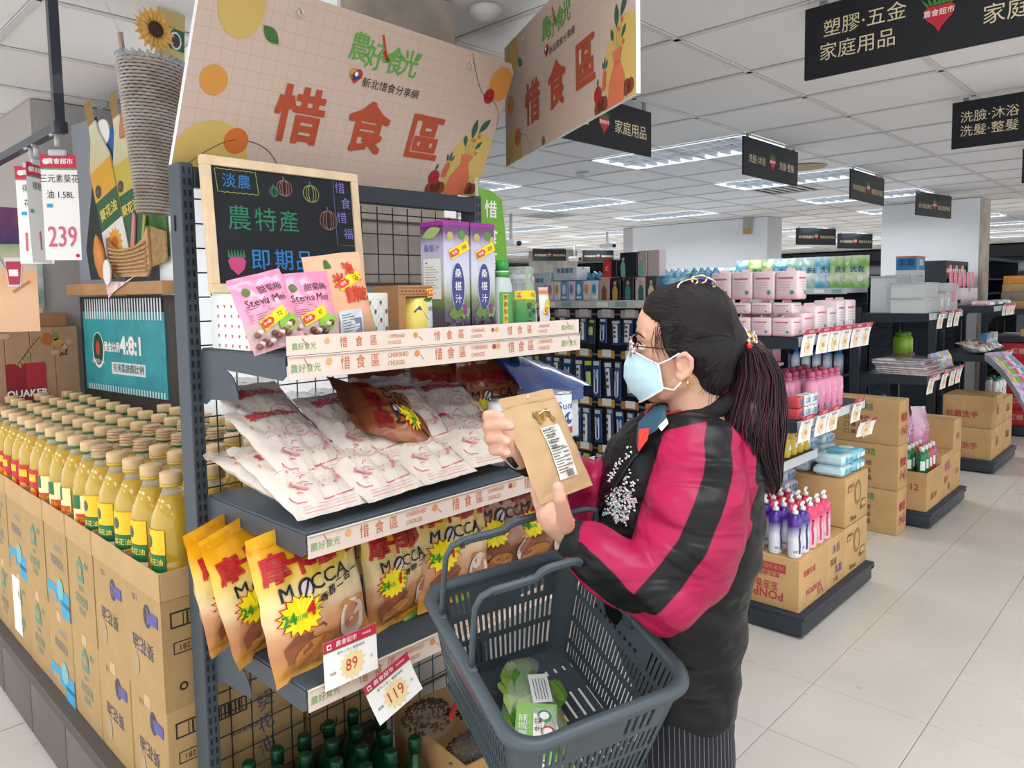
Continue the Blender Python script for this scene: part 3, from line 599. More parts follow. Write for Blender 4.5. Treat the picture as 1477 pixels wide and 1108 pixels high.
for k,(x,y,s_,lb) in enumerate(((1.575,1.37,1,'white packet with orange tip and a 165 sticker at the shelf end'),(1.597,1.44,1.25,'taller white packet with orange tip behind the 165 one'))):
    o=thing('snack_packet',lb,'packet'); b,S=pouch('pouch',o,.045*s_,.125*s_,.02,ramp_mat(((0,'d9ddd8'),(.8,'dde0da'),(.88,'d0612c'),(1,'d8d6cf')),rough=.4,noise=.06),seed=9+k,nx=8,nz=12)
    a=MB(); a.rect(-.015,.012,.01,.028,S,mat('cfd3cf',.5)); a.text('米',-.002,.05,.014,S,mat('b8402c',.5)); a.build('pouch_print',b); sticker(b,S,0,.07*s_,['165','180'][k],w_=.045,h_=.016,rot=1.2 if k==0 else -.7); put(o,(x,y,1.438),-.05,-.03*k,.1)
# green banner flag on a white pole
o=thing('banner_flag','narrow lime green banner on a white pole behind the juice cartons','banner',(1.684,1.752,.02)); MB().tube([(0,0,0),(0,0,1.90)],.0055,mat('d8d8d6',.4),n=8).build('pole',o); MB().tube([(-.012,0,1.885),(.012,0,1.885)],.003,mat('d8d8d6',.4),n=6).build('pole_clip',o)
m=MB(); pl=[(.008,.6),(.125,.6),(.13,1.2),(.135,1.7),(.115,1.84),(.07,1.865),(.008,1.872)]; m.prism(pl,.001,ramp_mat(((0,'79b23c'),(1,'6fae36')),rough=.6)); a=MB(); S=SY(0)
for k,c_ in enumerate('惜食區'): a.text(c_,.062,1.80-.085*k,.06,S,PAPER,bold=.02)
MB().lathe([(.02,0),(.05,0),(.05,.012),(.008,.03)],mat('d8d8d6',.4),n=16,c=(0,0,-.02)).build('pole_foot',o)
f_=m.build('banner',o); a.build('banner_text',f_)
# -------- middle shelf
FLR=mat('d8cdc2',.55,var=.04,vs=20,bump=.2,bs=60); SCRIB=mat('c8565a',.6)
def flour_proto():
    o=thing('flour_bag','','bag'); b,S=pouch('bag_body',o,.172,.262,.058,FLR,seed=3,wr=.0022,nx=30,nz=40,top_flat=.18)
    a=MB(); S1=lambda u,v:S(u,v)+V((0,-.0016,0))
    for k,c_ in enumerate('糙米麩'): a.text(c_,-.042+.036*k,.212,.036,S1,mat('c04048',.5),bold=.035)
    a.disc(.062,.213,.011,S1,mat('c04048',.5),n=14)
    a.line([(-.07,.19),(-.073,.05),(-.066,.038),(.0,.03),(.066,.038),(.073,.05),(.07,.19)],.0022,S1,SCRIB)
    for k in range(20): t=k*PI/9.5; a.line([(.012+.026*math.cos(t)*(1+.12*(k%2)),.135+.021*math.sin(t)),(.012+.028*math.cos(t+.25),.135+.022*math.sin(t+.25))],.0016,S1,SCRIB)
    a.line([(.002,.14),(.008,.142)],.002,S1,SCRIB); a.line([(.017,.142),(.023,.14)],.002,S1,SCRIB); a.line([(.004,.126),(.012,.122),(.02,.126)],.0016,S1,SCRIB)
    for k in range(46):
        x=-.06+RND.random()*.12; z=.055+RND.random()*.115
        if (x-.012)**2+(z-.135)**2>.0011: an=RND.random()*PI; l=.005+RND.random()*.014; a.line([(x,z),(x+l*math.cos(an)*.5,z+l*math.sin(an)*.5+.003),(x+l*math.cos(an),z+l*math.sin(an)*.5)],.0011+.0008*(k%2),S1,SCRIB)
    for sx_ in (-1,1):
        for q in range(5): leaf(a,sx_*(.028+.008*q),.062+.004*q,.016,.0035,(.3+.4*q) if sx_>0 else PI-(.3+.4*q),S1,mat('d4888a',.6))
    for q in range(3): a.line([(-.065,.024-.006*q),(.06,.024-.006*q)],.0009,S1,mat('d59a9a',.6))
    a.build('bag_print',b)
    # loose clear film at both ends
    f_=MB(); vs=[];nx=12
    for j in range(4):
        for i in range(nx+1):
            q=i/nx-.5; vs.append((q*(.172+.004*j),noise.noise(V((q*9,j*.7,2)))*.01*j-.002,.256+.009*j))
    f_.add(vs,[(j*(nx+1)+i,j*(nx+1)+i+1,(j+1)*(nx+1)+i+1,(j+1)*(nx+1)+i) for j in range(3) for i in range(nx)],mat('f0eeee',.15,alpha=.45,coat=1),smooth=True); f_.build('film_top',o)
    return o
fb=flour_proto(); first=True
FL=[((.805,1.262,1.118),1.2,.03,'flour bag with red print, frontmost at the left end of the middle shelf'),((.962,1.262,1.12),1.17,.14,'flour bag with red print, second from the left along the shelf front'),((1.13,1.275,1.12),1.2,.05,'flour bag with red print, third from the left along the shelf front'),((1.3,1.29,1.125),1.15,-.05,'flour bag with red print, right end of the front row behind the kraft pouch'),
 ((.835,1.345,1.165),1.05,.12,'flour bag with red print, leaning behind the frontmost left bag'),((.85,1.45,1.18),.9,.16,'flour bag with red print, rearmost of the left pile'),((1.0,1.36,1.165),1.0,.1,'flour bag with red print, behind the second front bag'),((1.17,1.385,1.165),.95,.0,'flour bag with red print, behind the third front bag'),((.835,1.40,1.125),1.35,.10,'flour bag with red print, lowest of the left pile against the mesh'),((1.33,1.39,1.16),1.0,-.1,'flour bag with red print, behind the right end bag')]
for p,tl,rz,lb in FL:
    o=fb if first else dup(fb); first=False; o['label']=lb; o['group']='flour bags on the middle shelf'; put(o,p,-tl,0,rz)
def mocca_mat(dark):
    if dark: st=((0,'5c2f1c'),(.2,'7a4526'),(.38,'9a5c34'),(.6,'a8683c'),(.8,'8a4c2c'),(1,'6a3422'))
    else: st=((0,'dba24a'),(.08,'d0903c'),(.2,'b9794a'),(.34,'d09a6c'),(.45,'e8cba0'),(.58,'e9d58e'),(.72,'eec33a'),(.85,'efb01e'),(1,'e8a018'))
    return ramp_mat(st,rough=.28,noise=.16,ns=3,coat=.6,bump=.12)
def mocca_bag(label,dark=0,seed=0,w_=.235,h_=.30,name='coffee_bag'):
    o=thing(name,label,'bag',group='coffee bags on the lower shelves'); b,S=pouch('bag_body',o,w_,h_,.075,mocca_mat(dark),seed=seed,wr=.003,nx=26,nz=32,seal=.018)
    a=MB(); k=w_/.235; S1=lambda u,v:S(u*k,v*k-.012)+V((0,-.0018,0)); S2_=lambda u,v:S(u*k,v*k-.012)+V((0,-.003,0)); S3=lambda u,v:S(u*k,v*k-.012)+V((0,-.0042,0)); rc=mat('c0242c' if not dark else '8a1f22',.4)
    for q,c_ in enumerate('摩卡咖啡'): a.text(c_,-.078+.052*q,.243,.058,S1,rc,bold=.055)
    bk=mat('231a2a',.4)
    a.text('M',-.072,.193,.042,S1,bk,bold=.02); a.text('CCA',.025,.193,.042,S1,bk,bold=.012,sx=1.05)
    a.disc(-.032,.192,.0165,S1,bk,n=18,rz=.0205,rot=-.4); a.disc(-.032,.192,.0115,S2_,mat('d8cdc8',.4),n=16,rz=.015,rot=-.4); a.line([(-.041,.177),(-.034,.19),(-.031,.194),(-.022,.208)],.0045,S3,bk)
    for q,c_ in enumerate('香醇二合一'): a.text(c_,.0+.023*q,.158+.005*q,.021,S1,bk,bold=.05)
    a.star(-.052,.145,.046,.034,16,S1,mat('d23a22',.4),sx=1.12); a.star(-.052,.145,.042,.032,16,S2_,mat('f6e31c',.4),sx=1.12)
    a.text('24',-.078,.142,.032,S3,mat('2f8f2c',.4),bold=.04,sx=.85); a.text('4',-.032,.15,.042,S3,mat('cf2420',.4),bold=.05,sx=.8); a.text('包贈',-.054,.14,.013,S3,mat('3f9a3c',.4),bold=.02); a.text('包',-.014,.145,.014,S3,mat('3f9a3c',.4),bold=.02)
    # cup, sack and coffee powder printed below
    a.flat([(-.095,.085),(-.07,.105),(-.04,.1),(-.01,.112),(.0,.1),(-.02,.075),(-.06,.06),(-.09,.05)],S1,mat('8a5238',.4)); a.disc(-.035,.058,.048,S2_,mat('b97a3e',.6,var=.25,vs=300),n=20,rz=.026,rot=.25)
    a.disc(.066,.082,.036,S1,mat('e2cdbf',.35),n=20,rz=.042); a.disc(.064,.088,.024,S2_,mat('b5785c',.35),n=18,rz=.026)
    a.flat([(.03,.12),(.05,.128),(.1,.12),(.104,.095),(.09,.1),(.05,.115)],S1,mat('c58a52',.4)); a.rect(-.02,.022,.1,.036,S1,mat('e0a01e',.4),nx=5); a.rect(.0,.006,.1,.02,S1,mat('8fc04a',.4),nx=5)
    a.text('香濃好滋味',.04,.029,.011,S2_,mat('7a4a1c',.4),bold=.02); a.text('(12克)24+4包',.05,.013,.011,S2_,mat('2f6a2c',.4),bold=.01)
    a.build('bag_print',b)
    for zz in (h_+.003,): 
        f_=MB(); n_=24; f_.add([(w_*(i/n_-.5),noise.noise(V((i*.4,seed,0)))*.006,z_) for z_ in (h_-.012,h_+.012+0) for i in range(n_+1)],[(i,i+1,n_+2+i,n_+1+i) for i in range(n_)],mat('eab026',.35,coat=.5) if not dark else mat('7a4428',.35,coat=.5),smooth=True); f_.build('top_seal',o)
    return o
put(mocca_bag('open end dark coffee bag lying on its side on the flour bags',1,11,.2,.27),(1.22,1.47,1.21),-.9,-1.0,.5)
for k,(x,y,rz,ry,lb) in enumerate(((1.19,1.62,.05,.03,'dark coffee bag standing against the mesh, left of three on the middle shelf'),(1.38,1.6,-.15,.08,'dark coffee bag standing against the mesh, middle of three on the middle shelf'),(1.53,1.53,-.35,-.05,'dark coffee bag standing at the right, next to the blue film'))): put(mocca_bag(lb,1,13+k,.2,.26),(x,y,1.10),-.12,ry,rz)
o=thing('brown_film_bag','dark brown twisted film bag lying on the flour bags by the mesh','bag'); BRN=mat('4a221c',.3,coat=.5)
MB().tube([(0,0,0),(.012,0,.004),(.04,.0,.0),(.08,-.005,-.012),(.13,-.01,-.028),(.19,-.015,-.05),(.235,-.02,-.062)],[.009,.008,.016,.028,.036,.03,.004],BRN,n=12,flat=.5).build('bag_body',o)
for k in range(5): MB().tube([(.012,0,.004),(.07,-.014+.004*k,-.004-.004*k),(.14,-.03+.006*k,-.012-.007*k),(.2,-.028+.004*k,-.04-.005*k)],.0022,mat('3a1a16',.35),n=5).build('fold',o)
put(o,at(481,581,y=1.56),0,.15,.0)
# cans
for k,(x,y,lb) in enumerate(((1.385,1.36,'silver topped can behind the hand holding the pouch'),(1.655-.06,1.34,'white can with blue lettering right of the kraft pouch'))):
    o=thing('food_can',lb,'can',(x,y,1.096)); MB().lathe([(.036,0),(.037,.004),(.037,.166),(.036,.17)],mat('dfe3ea',.35),n=24).build('can_wall',o); MB().lathe([(.0385,.168),(.0385,.174),(.034,.173),(.033,.168),(0,.168)],mat('c9ccd0',.25,metal=1),n=24).build('can_lid',o)
    a=MB(); CS=lambda u,v:V((.0377*math.sin(u/.037),-.0377*math.cos(u/.037),v)); a.text('Sunny',-.0,.135,.03,CS,mat('23407e',.4),bold=.01,rot=0); a.disc(.0,.10,.017,CS,mat('2a4a88',.4),n=14); a.disc(.006,.104,.01,lay(CS),mat('dfe3ea',.4),n=12); a.rect(-.025,.055,.025,.075,CS,mat('c23a48',.4),nx=5); a.rect(-.025,.0,.025,.04,CS,mat('6a6e78',.4),nx=5); a.build('can_label',o)
o=thing('blue_wrapped_pack','large pack under creased shiny blue film at the right end','pack',(1.60,1.42,1.10)); BL=mat('0a3c80',.18,coat=1,bump=.15,bs=14)
MB().rbox((0,0,0),(.19,.2,.16),mat('c6ccd2',.3,coat=.5),r=.01).build('pack_body',o)
m=MB(); nx=10;vs=[]
for j in range(5):
    for i in range(nx+1): q=i/nx; vs.append((-.07+.3*q+.0*j,-.02+.09*j*.6-.0,.155+.115*math.sin(PI*min(1,j/4)*.55)*(1-.55*q*q)+noise.noise(V((q*4,j,0)))*.012))
m.add(vs,[(j*(nx+1)+i,j*(nx+1)+i+1,(j+1)*(nx+1)+i+1,(j+1)*(nx+1)+i) for j in range(4) for i in range(nx)],BL,smooth=True); m.build('blue_film',o); MB().box((-.06,-.015,.12),(.19,.0,.16),BL).build('film_edge',o)
# -------- lower shelf: yellow coffee bags
for (x,y,rx,ry,rz,sd,w_,h_,lb,dk) in ((.815,1.335,-.1,-.12,.05,21,.24,.30,'yellow coffee bag standing largest in front at the shelf edge',0),(.79,1.50,-.1,-.2,.25,22,.22,.29,'yellow coffee bag behind the largest one at the post',0),(.765,1.585,-.05,-.16,.3,23,.21,.28,'yellow coffee bag rearmost beside the slotted post',0),(1.045,1.37,-.08,-.03,.1,24,.2,.28,'yellow coffee bag left of the pair behind the price card',0),(1.20,1.355,-.1,.02,-.02,25,.235,.30,'yellow coffee bag with full lettering left of the basket handle',0),(1.40,1.38,-.08,.05,-.1,26,.23,.29,'brown coffee bag seen above the basket handle',1),(1.53,1.36,-.08,.04,-.15,27,.23,.29,'brown coffee bag farthest right on the lower shelf',1)):
    put(mocca_bag(lb,dk,sd,w_,h_),(x,y,.778),rx,ry,rz)
# price cards on the shelf edge
def price_card(O,a_,b_,w_,h_,big,label,small='特價'):
    o=thing('price_card',label,'price tag'); o.matrix_world=frame(O,a_,b_); m=MB(); nx=8
    Sc=lambda u,v:V((u,-.02*(v/h_)*0+.018*((1-v/h_)**2)*(1 if big=='119' else .25)*-1,v))
    m.rect(0,0,w_,h_,Sc,PAPER,nx=2,nz=8); m.build('card',o); a=MB(); L1=lambda u,v:Sc(u,v)+V((0,-.0008,0)); L2=lambda u,v:Sc(u,v)+V((0,-.0016,0)); L3=lambda u,v:Sc(u,v)+V((0,-.0024,0))
    a.rect(0,h_*.78,w_,h_,L1,mat('c02848',.5),nx=2,nz=3); a.rect(0,h_*.765,w_,h_*.78,L1,mat('4a9a5a',.5)); a.text('農會超市',w_*.42,h_*.885,h_*.13,L2,PAPER,bold=.03); a.text('新鮮蔬果',w_*.8,h_*.885,h_*.055,L2,PAPER); a.rect(w_*.06,h_*.83,w_*.14,h_*.94,L2,PAPER); a.disc(w_*.1,h_*.885,h_*.035,L3,RED,n=10)
    a.star(w_*.52,h_*.34,h_*.33,h_*.25,13,L1,mat('ecd9a0',.6)); a.text(big,w_*.5,h_*.34,h_*.36,L2,mat('c8402c',.5),sx=.85); a.text('老牛二合一香醇咖啡',w_*.5,h_*.68,h_*.075,L2,INK); a.text(small,w_*.15,h_*.3,h_*.07,L2,INK); a.text('元',w_*.88,h_*.34,h_*.08,L2,INK)
    a.build('card_print',o); return o
price_card((.757,1.252,.765),(1,0,0),(0,-.02,1),.128,.098,'89','white price card reading 89 clipped below the large yellow bag')
price_card((.872,1.245,.655),(1,-.1,.38),(-.36,-.12,1),.115,.10,'119','curling white price card reading 119 hanging askew under the rail')
# -------- base deck: green bottles and bean carton
GL=mat('0d5c30',.08,trans=.55,coat=.5,ior=1.45); gb=thing('green_bottle','','bottle'); MB().lathe([(.033,0),(.035,.006),(.035,.17),(.03,.2),(.016,.235),(.014,.262),(.014,.28)],GL,n=16).build('bottle_body',gb); MB().lathe([(.0165,.262),(.0165,.296),(.013,.3),(0,.3)],mat('14432c',.35,metal=.4),n=16).build('cap',gb)
a=MB(); CS=lambda u,v:V((.0358*math.sin(u/.035),-.0358*math.cos(u/.035),v)); a.rect(-.04,.03,.04,.13,CS,mat('2f7a50',.5),nx=8); a.build('bottle_label',gb); 
k=0
for j,y in enumerate((1.66,1.585,1.51,1.44)):
    for i in range(5):
        x=.79+i*.075+(j%2)*.037
        if x>1.13: continue
        lb='green glass bottle on the base deck, %s row from the mesh, %s from the left'%(NTH[j],NTH[i])
        if k==0: gb.location=(x,y,.121); gb['label']=lb; gb['group']='green bottles on the base deck'
        else: dup(gb,(x,y,.121),label=lb)
        k+=1
o=thing('bean_carton','open brown carton printed 12 PACK under the shelves','carton',(1.16,1.285,.121),(0,0,-.12)); W_,D_,H_=.36,.34,.27
for a_,b_ in (((0,0,0),(W_,.005,H_)),((0,D_-.005,0),(W_,D_,H_)),((0,.005,0),(.005,D_-.005,H_)),((W_-.005,.005,0),(W_,D_-.005,H_)),((.005,.005,0),(W_-.005,D_-.005,.006))): MB().box(a_,b_,CARD2).build('carton_panel',o)
a=MB(); S=SY(0); a.rect(.03,.02,.25,.07,S,BLACK); a.text('12 PACK',.14,.045,.036,lay(S),mat('b08a5a',.8),bold=.02); a.build('carton_print',o)
BEAN=mat('3a1f16',.25,coat=.7)
for k,(x,y,z,rz,lb) in enumerate(((1.25,1.35,.36,.2,'film bag of dark roasted beans at the front of the open carton'),(1.38,1.44,.38,-.4,'film bag of dark roasted beans at the back of the open carton'),(1.22,1.5,.40,.6,'film bag of dark roasted beans leaning on the mesh side'))):
    o=thing('bean_bag',lb,'bag',(x,y,z),(0,0,rz)); bm_=MB(); rr=random.Random(k)
    for q in range(330):
        th=rr.random()*2*PI; rr_=math.sqrt(rr.random())*.085; px,py=rr_*math.cos(th),rr_*math.sin(th)*.8; pz=.035*(1-(rr_/.09)**2)+rr.random()*.008
        bm_.add([(px-.006,py,pz),(px,py-.0045,pz),(px+.006,py,pz),(px,py+.0045,pz),(px,py,pz+.0045),(px,py,pz-.003)],[(0,1,4),(1,2,4),(2,3,4),(3,0,4),(1,0,5),(2,1,5),(3,2,5),(0,3,5)],BEAN,smooth=True,X=None)
    bm_.build('beans',o,kind='stuff'); MB().lathe([(.0,-.04),(.07,-.035),(.092,0),(.05,.036),(0,.046)],mat('e8e8ea',.1,alpha=.05),n=20,sy=.82).build('clear_film',o)
    MB().box((-.03,-.075,.02),(.03,-.07,.045),mat('c8382c',.5) if k!=1 else mat('1f5fae',.5)).build('bag_label',o)
# ---------------------------------------------------------------- left: oil cartons, bottles and display
CX=.646; CAR1=mat('ac8d5e',.85,var=.05,vs=9,bump=.05,bs=60); FLAP=mat('b9986a',.85,var=.05,vs=9)
pl=thing('display_plinth','dark brown panelled plinth carrying the stacked oil cartons','plinth',(.615,1.77,0))
PB=mat('5f5650',.5,var=.1,vs=2); MB().box((.03,0,0),(.62,2.45,.25),PB).build('plinth_body',pl); MB().rbox((-.005,-.01,.25),(.62,2.46,.285),mat('4a4340',.5),r=.004).build('plinth_top',pl)
for k in range(6): MB().rbox((.016,.01+k*.4,.015),(.03,.4+k*.4,.24),PB,r=.004).build('plinth_panel',pl)
gr2=mat('5f8a78',.8); bl2=mat('3f9bc0',.7); dk2=mat('4a4a66',.8); tan=mat('b08e66',.85)
def oil_carton(y,z,kind,label,rim=0,open_=0):
    """carton 24 cm wide (y), 36 deep (x), 28 tall"""
    t=thing('oil_carton',label,'carton',(CX,y,z),(0,0,RND.uniform(-.012,.012)),'cartons of sunflower oil stacked beside the post')
    h=.275; w_=.238; d_=.36
    if open_:
        for a_,b_ in (((0,0,0),(d_,.004,h)),((0,w_-.004,0),(d_,w_,h)),((0,.004,0),(.004,w_-.004,h)),((d_-.004,.004,0),(d_,w_-.004,h))): MB().box(a_,b_,CAR1).build('carton_wall',t)
        MB().box((.004,.004,h-.006),(d_-.004,w_-.004,h-.001),CAR1).build('carton_inner',t)
        for a_,b_ in (((-.003,-.004,h-.002),(.001,w_-.0,h+.068)),((.001,-.004,h-.002),(d_,-.0005,h+.068))): MB().rbox(a_,b_,FLAP,r=.0015,seg=1).build('carton_flap',t)
    else: MB().rbox((0,0,0),(d_,w_,h),CAR1,r=.004,seg=2).build('carton_wall',t); MB().box((-.001,.1,h-.03),(.1,.14,h+.0008),mat('c4a47a',.4)).build('tape',t)
    a=MB(); S=lambda u,v:V((-.0012,w_-u,v))
    if kind==0:   # upside-down print, dark violet
        F=lambda u,v:S(w_-u,h-v)
        for k,c_ in enumerate('葵花油'): a.text(c_,.165-.0*k-.045*(2-k)+.0,.145,.045,F,dk2,rot=0)
        a.disc(.085,.06,.022,F,dk2,n=14,rz=.03); a.disc(.085,.06,.013,F,CAR1,n=12,rz=.02); a.rect(.02,.045,.08,.075,lay(F),mat('5a5a94',.7)); a.disc(.17,.205,.02,F,mat('a89272',.8),n=12,rz=.03); a.text('1.5L',.16,.03,.02,F,dk2)
    elif kind==1:  # blue band
        F=lambda u,v:S(u,v); a.rect(.0,.035,.238,.085,S,bl2); a.rect(.15,.0,.238,.05,S,bl2); a.disc(.15,.085,.035,lay(S),mat('7ab0b0',.8),n=14); a.rect(.02,.04,.1,.06,lay(S),CAR1)
        for k,c_ in enumerate('不飽和油'): a.text(c_,.06+.034*k,.17,.036,lambda u,v:S(w_-u,.34-v),mat('7a7a84',.8))
        a.text('健康家庭',.1,.215,.022,lambda u,v:S(w_-u,.43-v),mat('94a09c',.8))
    else:
        F=lambda u,v:S(w_-u,h-v); a.text('葵花綜合',.12,.165,.036,F,gr2,sx=.8); a.text('調合油',.12,.2,.026,F,gr2,sx=.8); a.text('100%',.12,.13,.022,F,gr2); a.flat([(.09,.11),(.15,.11),(.148,.06),(.12,.035),(.092,.06)],F,gr2); a.disc(.12,.078,.017,lay(F),CAR1,n=12); a.text('淨重',.06,.05,.02,F,gr2)
    a.build('carton_print',t)
    if y<1.8:
        a=MB(); S=SY(0)
        def fr(x0,z0,x1,z1,q=.0025):
            for r_ in ((x0,z0,x1,z0+q),(x0,z1-q,x1,z1),(x0,z0,x0+q,z1),(x1-q,z0,x1,z1)): a.rect(*r_,S,INK)
        fr(.02,.2,.2,.24,.004); 
        for k in range(16): a.rect(.05+k*.009,.205,.0525+k*.009+.002*(k%3),.235,S,INK)
        fr(.025,.135,.09,.165); a.text('3281',.057,.15,.02,lambda u,v:S(.114-u,.3-v),INK,bold=.01); a.text('保存期限2022',.2,.15,.016,S,INK)
        for k in range(2): a.rect(.075+.012*k,.045,.079+.012*k,.063,S,INK)
        a.disc(.045,.052,.011,S,INK,n=9); a.disc(.045,.052,.006,lay(S),CAR1,n=9)
        for k,c_ in enumerate('葵花油'): a.text(c_,.25+.0*k,.2-.06*k,.05,S,dk2,rot=.3)
        a.build('end_print',t)
    return t
kinds=[0,0,2,1,2,1,2,1,2]
for k in range(9):
    y=1.775+k*.241
    oil_carton(y,.56,kinds[k],'upper oil carton with cut open rim full of bottles, %s from the slotted post'%NTH[k],open_=1)
    oil_carton(y,.2855,kinds[k] if k!=5 else 2,'closed oil carton in the lower layer, %s from the slotted post'%NTH[k])
for k in range(2): oil_carton(1.775+.24*k,.2855,0,'oil carton deeper in behind the mesh back, %s in'%NTH[k]).location.x=1.02; 
o=tag(MB().box((CX-.0025,3.09,.33),(CX-.001,3.19,.54),PAPER).build('paper_note'),'blank white paper note stuck to a lower oil carton','note')
# bottles
OIL=mat('e6c040',.1,trans=.4,coat=.7,ior=1.38); OILC=mat('f2efe2',.08,trans=.55,coat=.6,ior=1.2,alpha=.5); CAPM=mat('d2b386',.5,var=.06,vs=60); LBY=mat('f0c21e',.45); LBG=mat('1e6a3a',.45)
def oil_bottle(kind):
    t=thing('oil_bottle','','bottle',group='sunflower oil bottles standing in the open cartons')
    b=MB(); R_=.052; pr=[(R_*.92,0),(R_,.006),(R_,.075),(R_*.94,.08),(R_,.085),(R_,.16),(R_*.96,.185),(R_*.72,.215),(.026,.238)]
    b.lathe(pr,OIL,n=12,sx=1,sy=.95); b.lathe([(.026,.238),(.021,.25),(.021,.262)],OILC,n=12); b.build('bottle_body',t)
    MB().lathe([(.0265,.258),(.0265,.264)],mat('c9b020',.4) if kind==0 else mat('1f6a44',.4),n=14).build('neck_ring',t)
    c=MB(); c.lathe([(.025,.264),(.0265,.268),(.0265,.288),(.025,.292),(0,.292)],CAPM,n=16); c.build('cap',t)
    if kind==1:
        m=MB()
        for q in range(4): m.lathe([(.0262,.262+q*.009),(.031,.2655+q*.009),(.0262,.269+q*.009)],mat('b89a78',.7,var=.2,vs=80),n=12)
        m.build('rope_wrap',t)
    a=MB(); CS=lambda u,v:V((-(R_+.0012)*math.cos(u/R_),-(R_+.0012)*.95*math.sin(-u/R_)*-1,v)); CS=lambda u,v:V((-(R_+.0015)*math.cos(u/R_+.35),-(R_+.0015)*math.sin(u/R_+.35),v)); C2=lambda u,v:V((-(R_+.0022)*math.cos(u/R_+.35),-(R_+.0022)*math.sin(u/R_+.35),v)); C3=lambda u,v:V((-(R_+.0028)*math.cos(u/R_+.35),-(R_+.0028)*math.sin(u/R_+.35),v))
    if kind in (0,1): a.rect(-.032,.1,.032,.16,CS,LBY,nx=6); a.rect(-.032,.055,.032,.1,CS,LBG,nx=6); a.rect(-.032,.02,.032,.055,CS,PAPER,nx=6); a.disc(.01,.038,.014,C2,mat('ee8a1c',.5),n=12); a.disc(-.016,.13,.011,C2,mat('4a5a4a',.5),n=10,rz=.016); a.text('葵花油',0,.08,.018,C2,mat('f3dc5a',.5))
    elif kind==2: a.rect(-.032,.03,.032,.14,CS,mat('e8e4a8',.5),nx=6); a.rect(-.032,.1,.0,.14,C2,LBG,nx=4); a.rect(-.02,.05,.028,.085,C2,mat('c84a20',.5),nx=4); a.text('調合油',.004,.067,.018,C3,LBY)
    else: a.rect(-.032,.03,.032,.14,CS,mat('c42a2a',.5),nx=6); a.disc(.0,.06,.02,C2,mat('ee9a1c',.5),n=12); a.rect(-.02,.1,.02,.125,C2,LBY,nx=4)
    a.build('bottle_label',t); return t
protos={}
for i in range(5):
    for j in range(18):
        y=1.838+j*.1185; x=CX+.062+i*.112
        if x>1.21 and y>1.7: continue
        if 1.2<x+.05 and y>3.1: continue
        kd=0 if j<4 else (2 if j<9 else 3)
        if (i,j) in ((1,4),(2,3),(2,4),(1,5),(2,5),(3,4),(3,5),(3,6),(2,6),(1,6),(0,4)): kd=1
        lb='oil bottle, %s back from the slotted post, %s in from the cartons aisle edge'%(NTH[j],NTH[i])
        z=.8335
        if kd not in protos: protos[kd]=o=oil_bottle(kd)
        else: o=dup(protos[kd])
        o['label']=lb; o.location=(x+RND.uniform(-.003,.003),y+RND.uniform(-.003,.003),z); o.rotation_euler=(0,0,RND.uniform(-.25,.25))
# support under the second carton row so the inner bottles stand on something
ic=thing('inner_carton_block','inner row of open oil cartons behind the front ones','carton',(1.01,2.27,.2855))
for k in range(7): MB().box((0,.003+k*.241,0),(.22,.238+k*.241,.547),CAR1).build('carton_wall',ic)
MB().box((0,-.49,.276),(.22,0,.547),CAR1).build('carton_wall',ic)
# oat box display with plank print
KR=mat('b08a6c',.8,var=.07,vs=14); q=thing('oat_display_box','plank printed brown carton with a red QUAKER panel at the left edge','carton',(.535,3.98,.62)); W_=.60
MB().box((0,.02,0),(W_,.4,.80),KR).build('carton',q)
for k in range(6): MB().rbox((k*.1002,0,0),(k*.1002+.0985,.02,.80),KR,r=.0015,seg=1).build('plank',q)
for k in range(4): MB().rbox((.02+k*.14,.06,.80),(.157+k*.14,.36,.865),mat('a87a56',.8,var=.08,vs=10),r=.003,seg=1).build('top_block',q)
a=MB(); S=lambda u,v:V((u,-.0015,v)); L1=lay(S,1.5); L2=lay(S,3)
a.rect(.297,.43,.457,.638,S,mat('8f1f2c',.5)); a.rect(.377,.52,.457,.638,L1,mat('b02a38',.5)); a.text('QUAKER',.378,.497,.045,L2,PAPER,bold=.035,sx=.92); a.rect(.35,.43,.41,.462,L1,mat('20263c',.5))
for x,z,rx_,rz_,c_ in ((.47,.745,.022,.032,'b5652e'),(.505,.755,.014,.02,'6f8c50'),(.515,.725,.026,.022,'c08a4c'),(.56,.728,.018,.012,'c49a6c'),(.54,.705,.014,.013,'c0a47c'),(.2,.72,.02,.028,'4a3038'),(.3,.765,.024,.013,'c8a888'),(.5,.68,.02,.012,'c89c7c')): a.disc(x,z,rx_,L1,mat(c_,.6),n=14,rz=rz_)
for k in range(16): leaf(a,.44-.006*k,.765-.008*k,.03,.006,-2.2+.9*(k%2),L1,mat('b39468',.6))
for k in range(10): a.disc(.52+.03*RND.random(),.66+.03*RND.random(),.004,L1,mat('2c2830',.6),n=6)
a.build('box_print',q)
# large oil standee: die-cut board over a turquoise panel, faces the aisle
st=thing('oil_standee','cardboard standee with pictured oil bottles and wicker basket above a turquoise 4:8:1 panel','display'); st.matrix_world=frame((1.16,3.975,1.12),(.10,-1,0),(0,0,1))
S=SY(0); L1=lay(S,1.5); L2=lay(S,3); L3=lay(S,4.5); L4=lay(S,6)
BG=mat('9d988f',.8); MB().box((-.02,.0,-.28),(.90,.012,.44),mat('3a342f',.7)).build('standee_back',st)
TQ=mat('3aa6ac',.45,two='2b8f98',vs=7); MB().box((.02,-.006,.0),(.80,.0,.37),TQ).build('turquoise_panel',st)
a=MB()
ST=lambda u,v:V((u,-.0075,v)); ST2=lambda u,v:V((u,-.0085,v)); ST3=lambda u,v:V((u,-.0095,v))
for k in range(30): a.rect(.05+k*.0248,.335,.062+k*.0248,.43,ST,mat('dfe6ea',.4)); a.rect(.05+k*.0248,-.0,.062+k*.0248,.028,ST,mat('cfe2e6',.4))
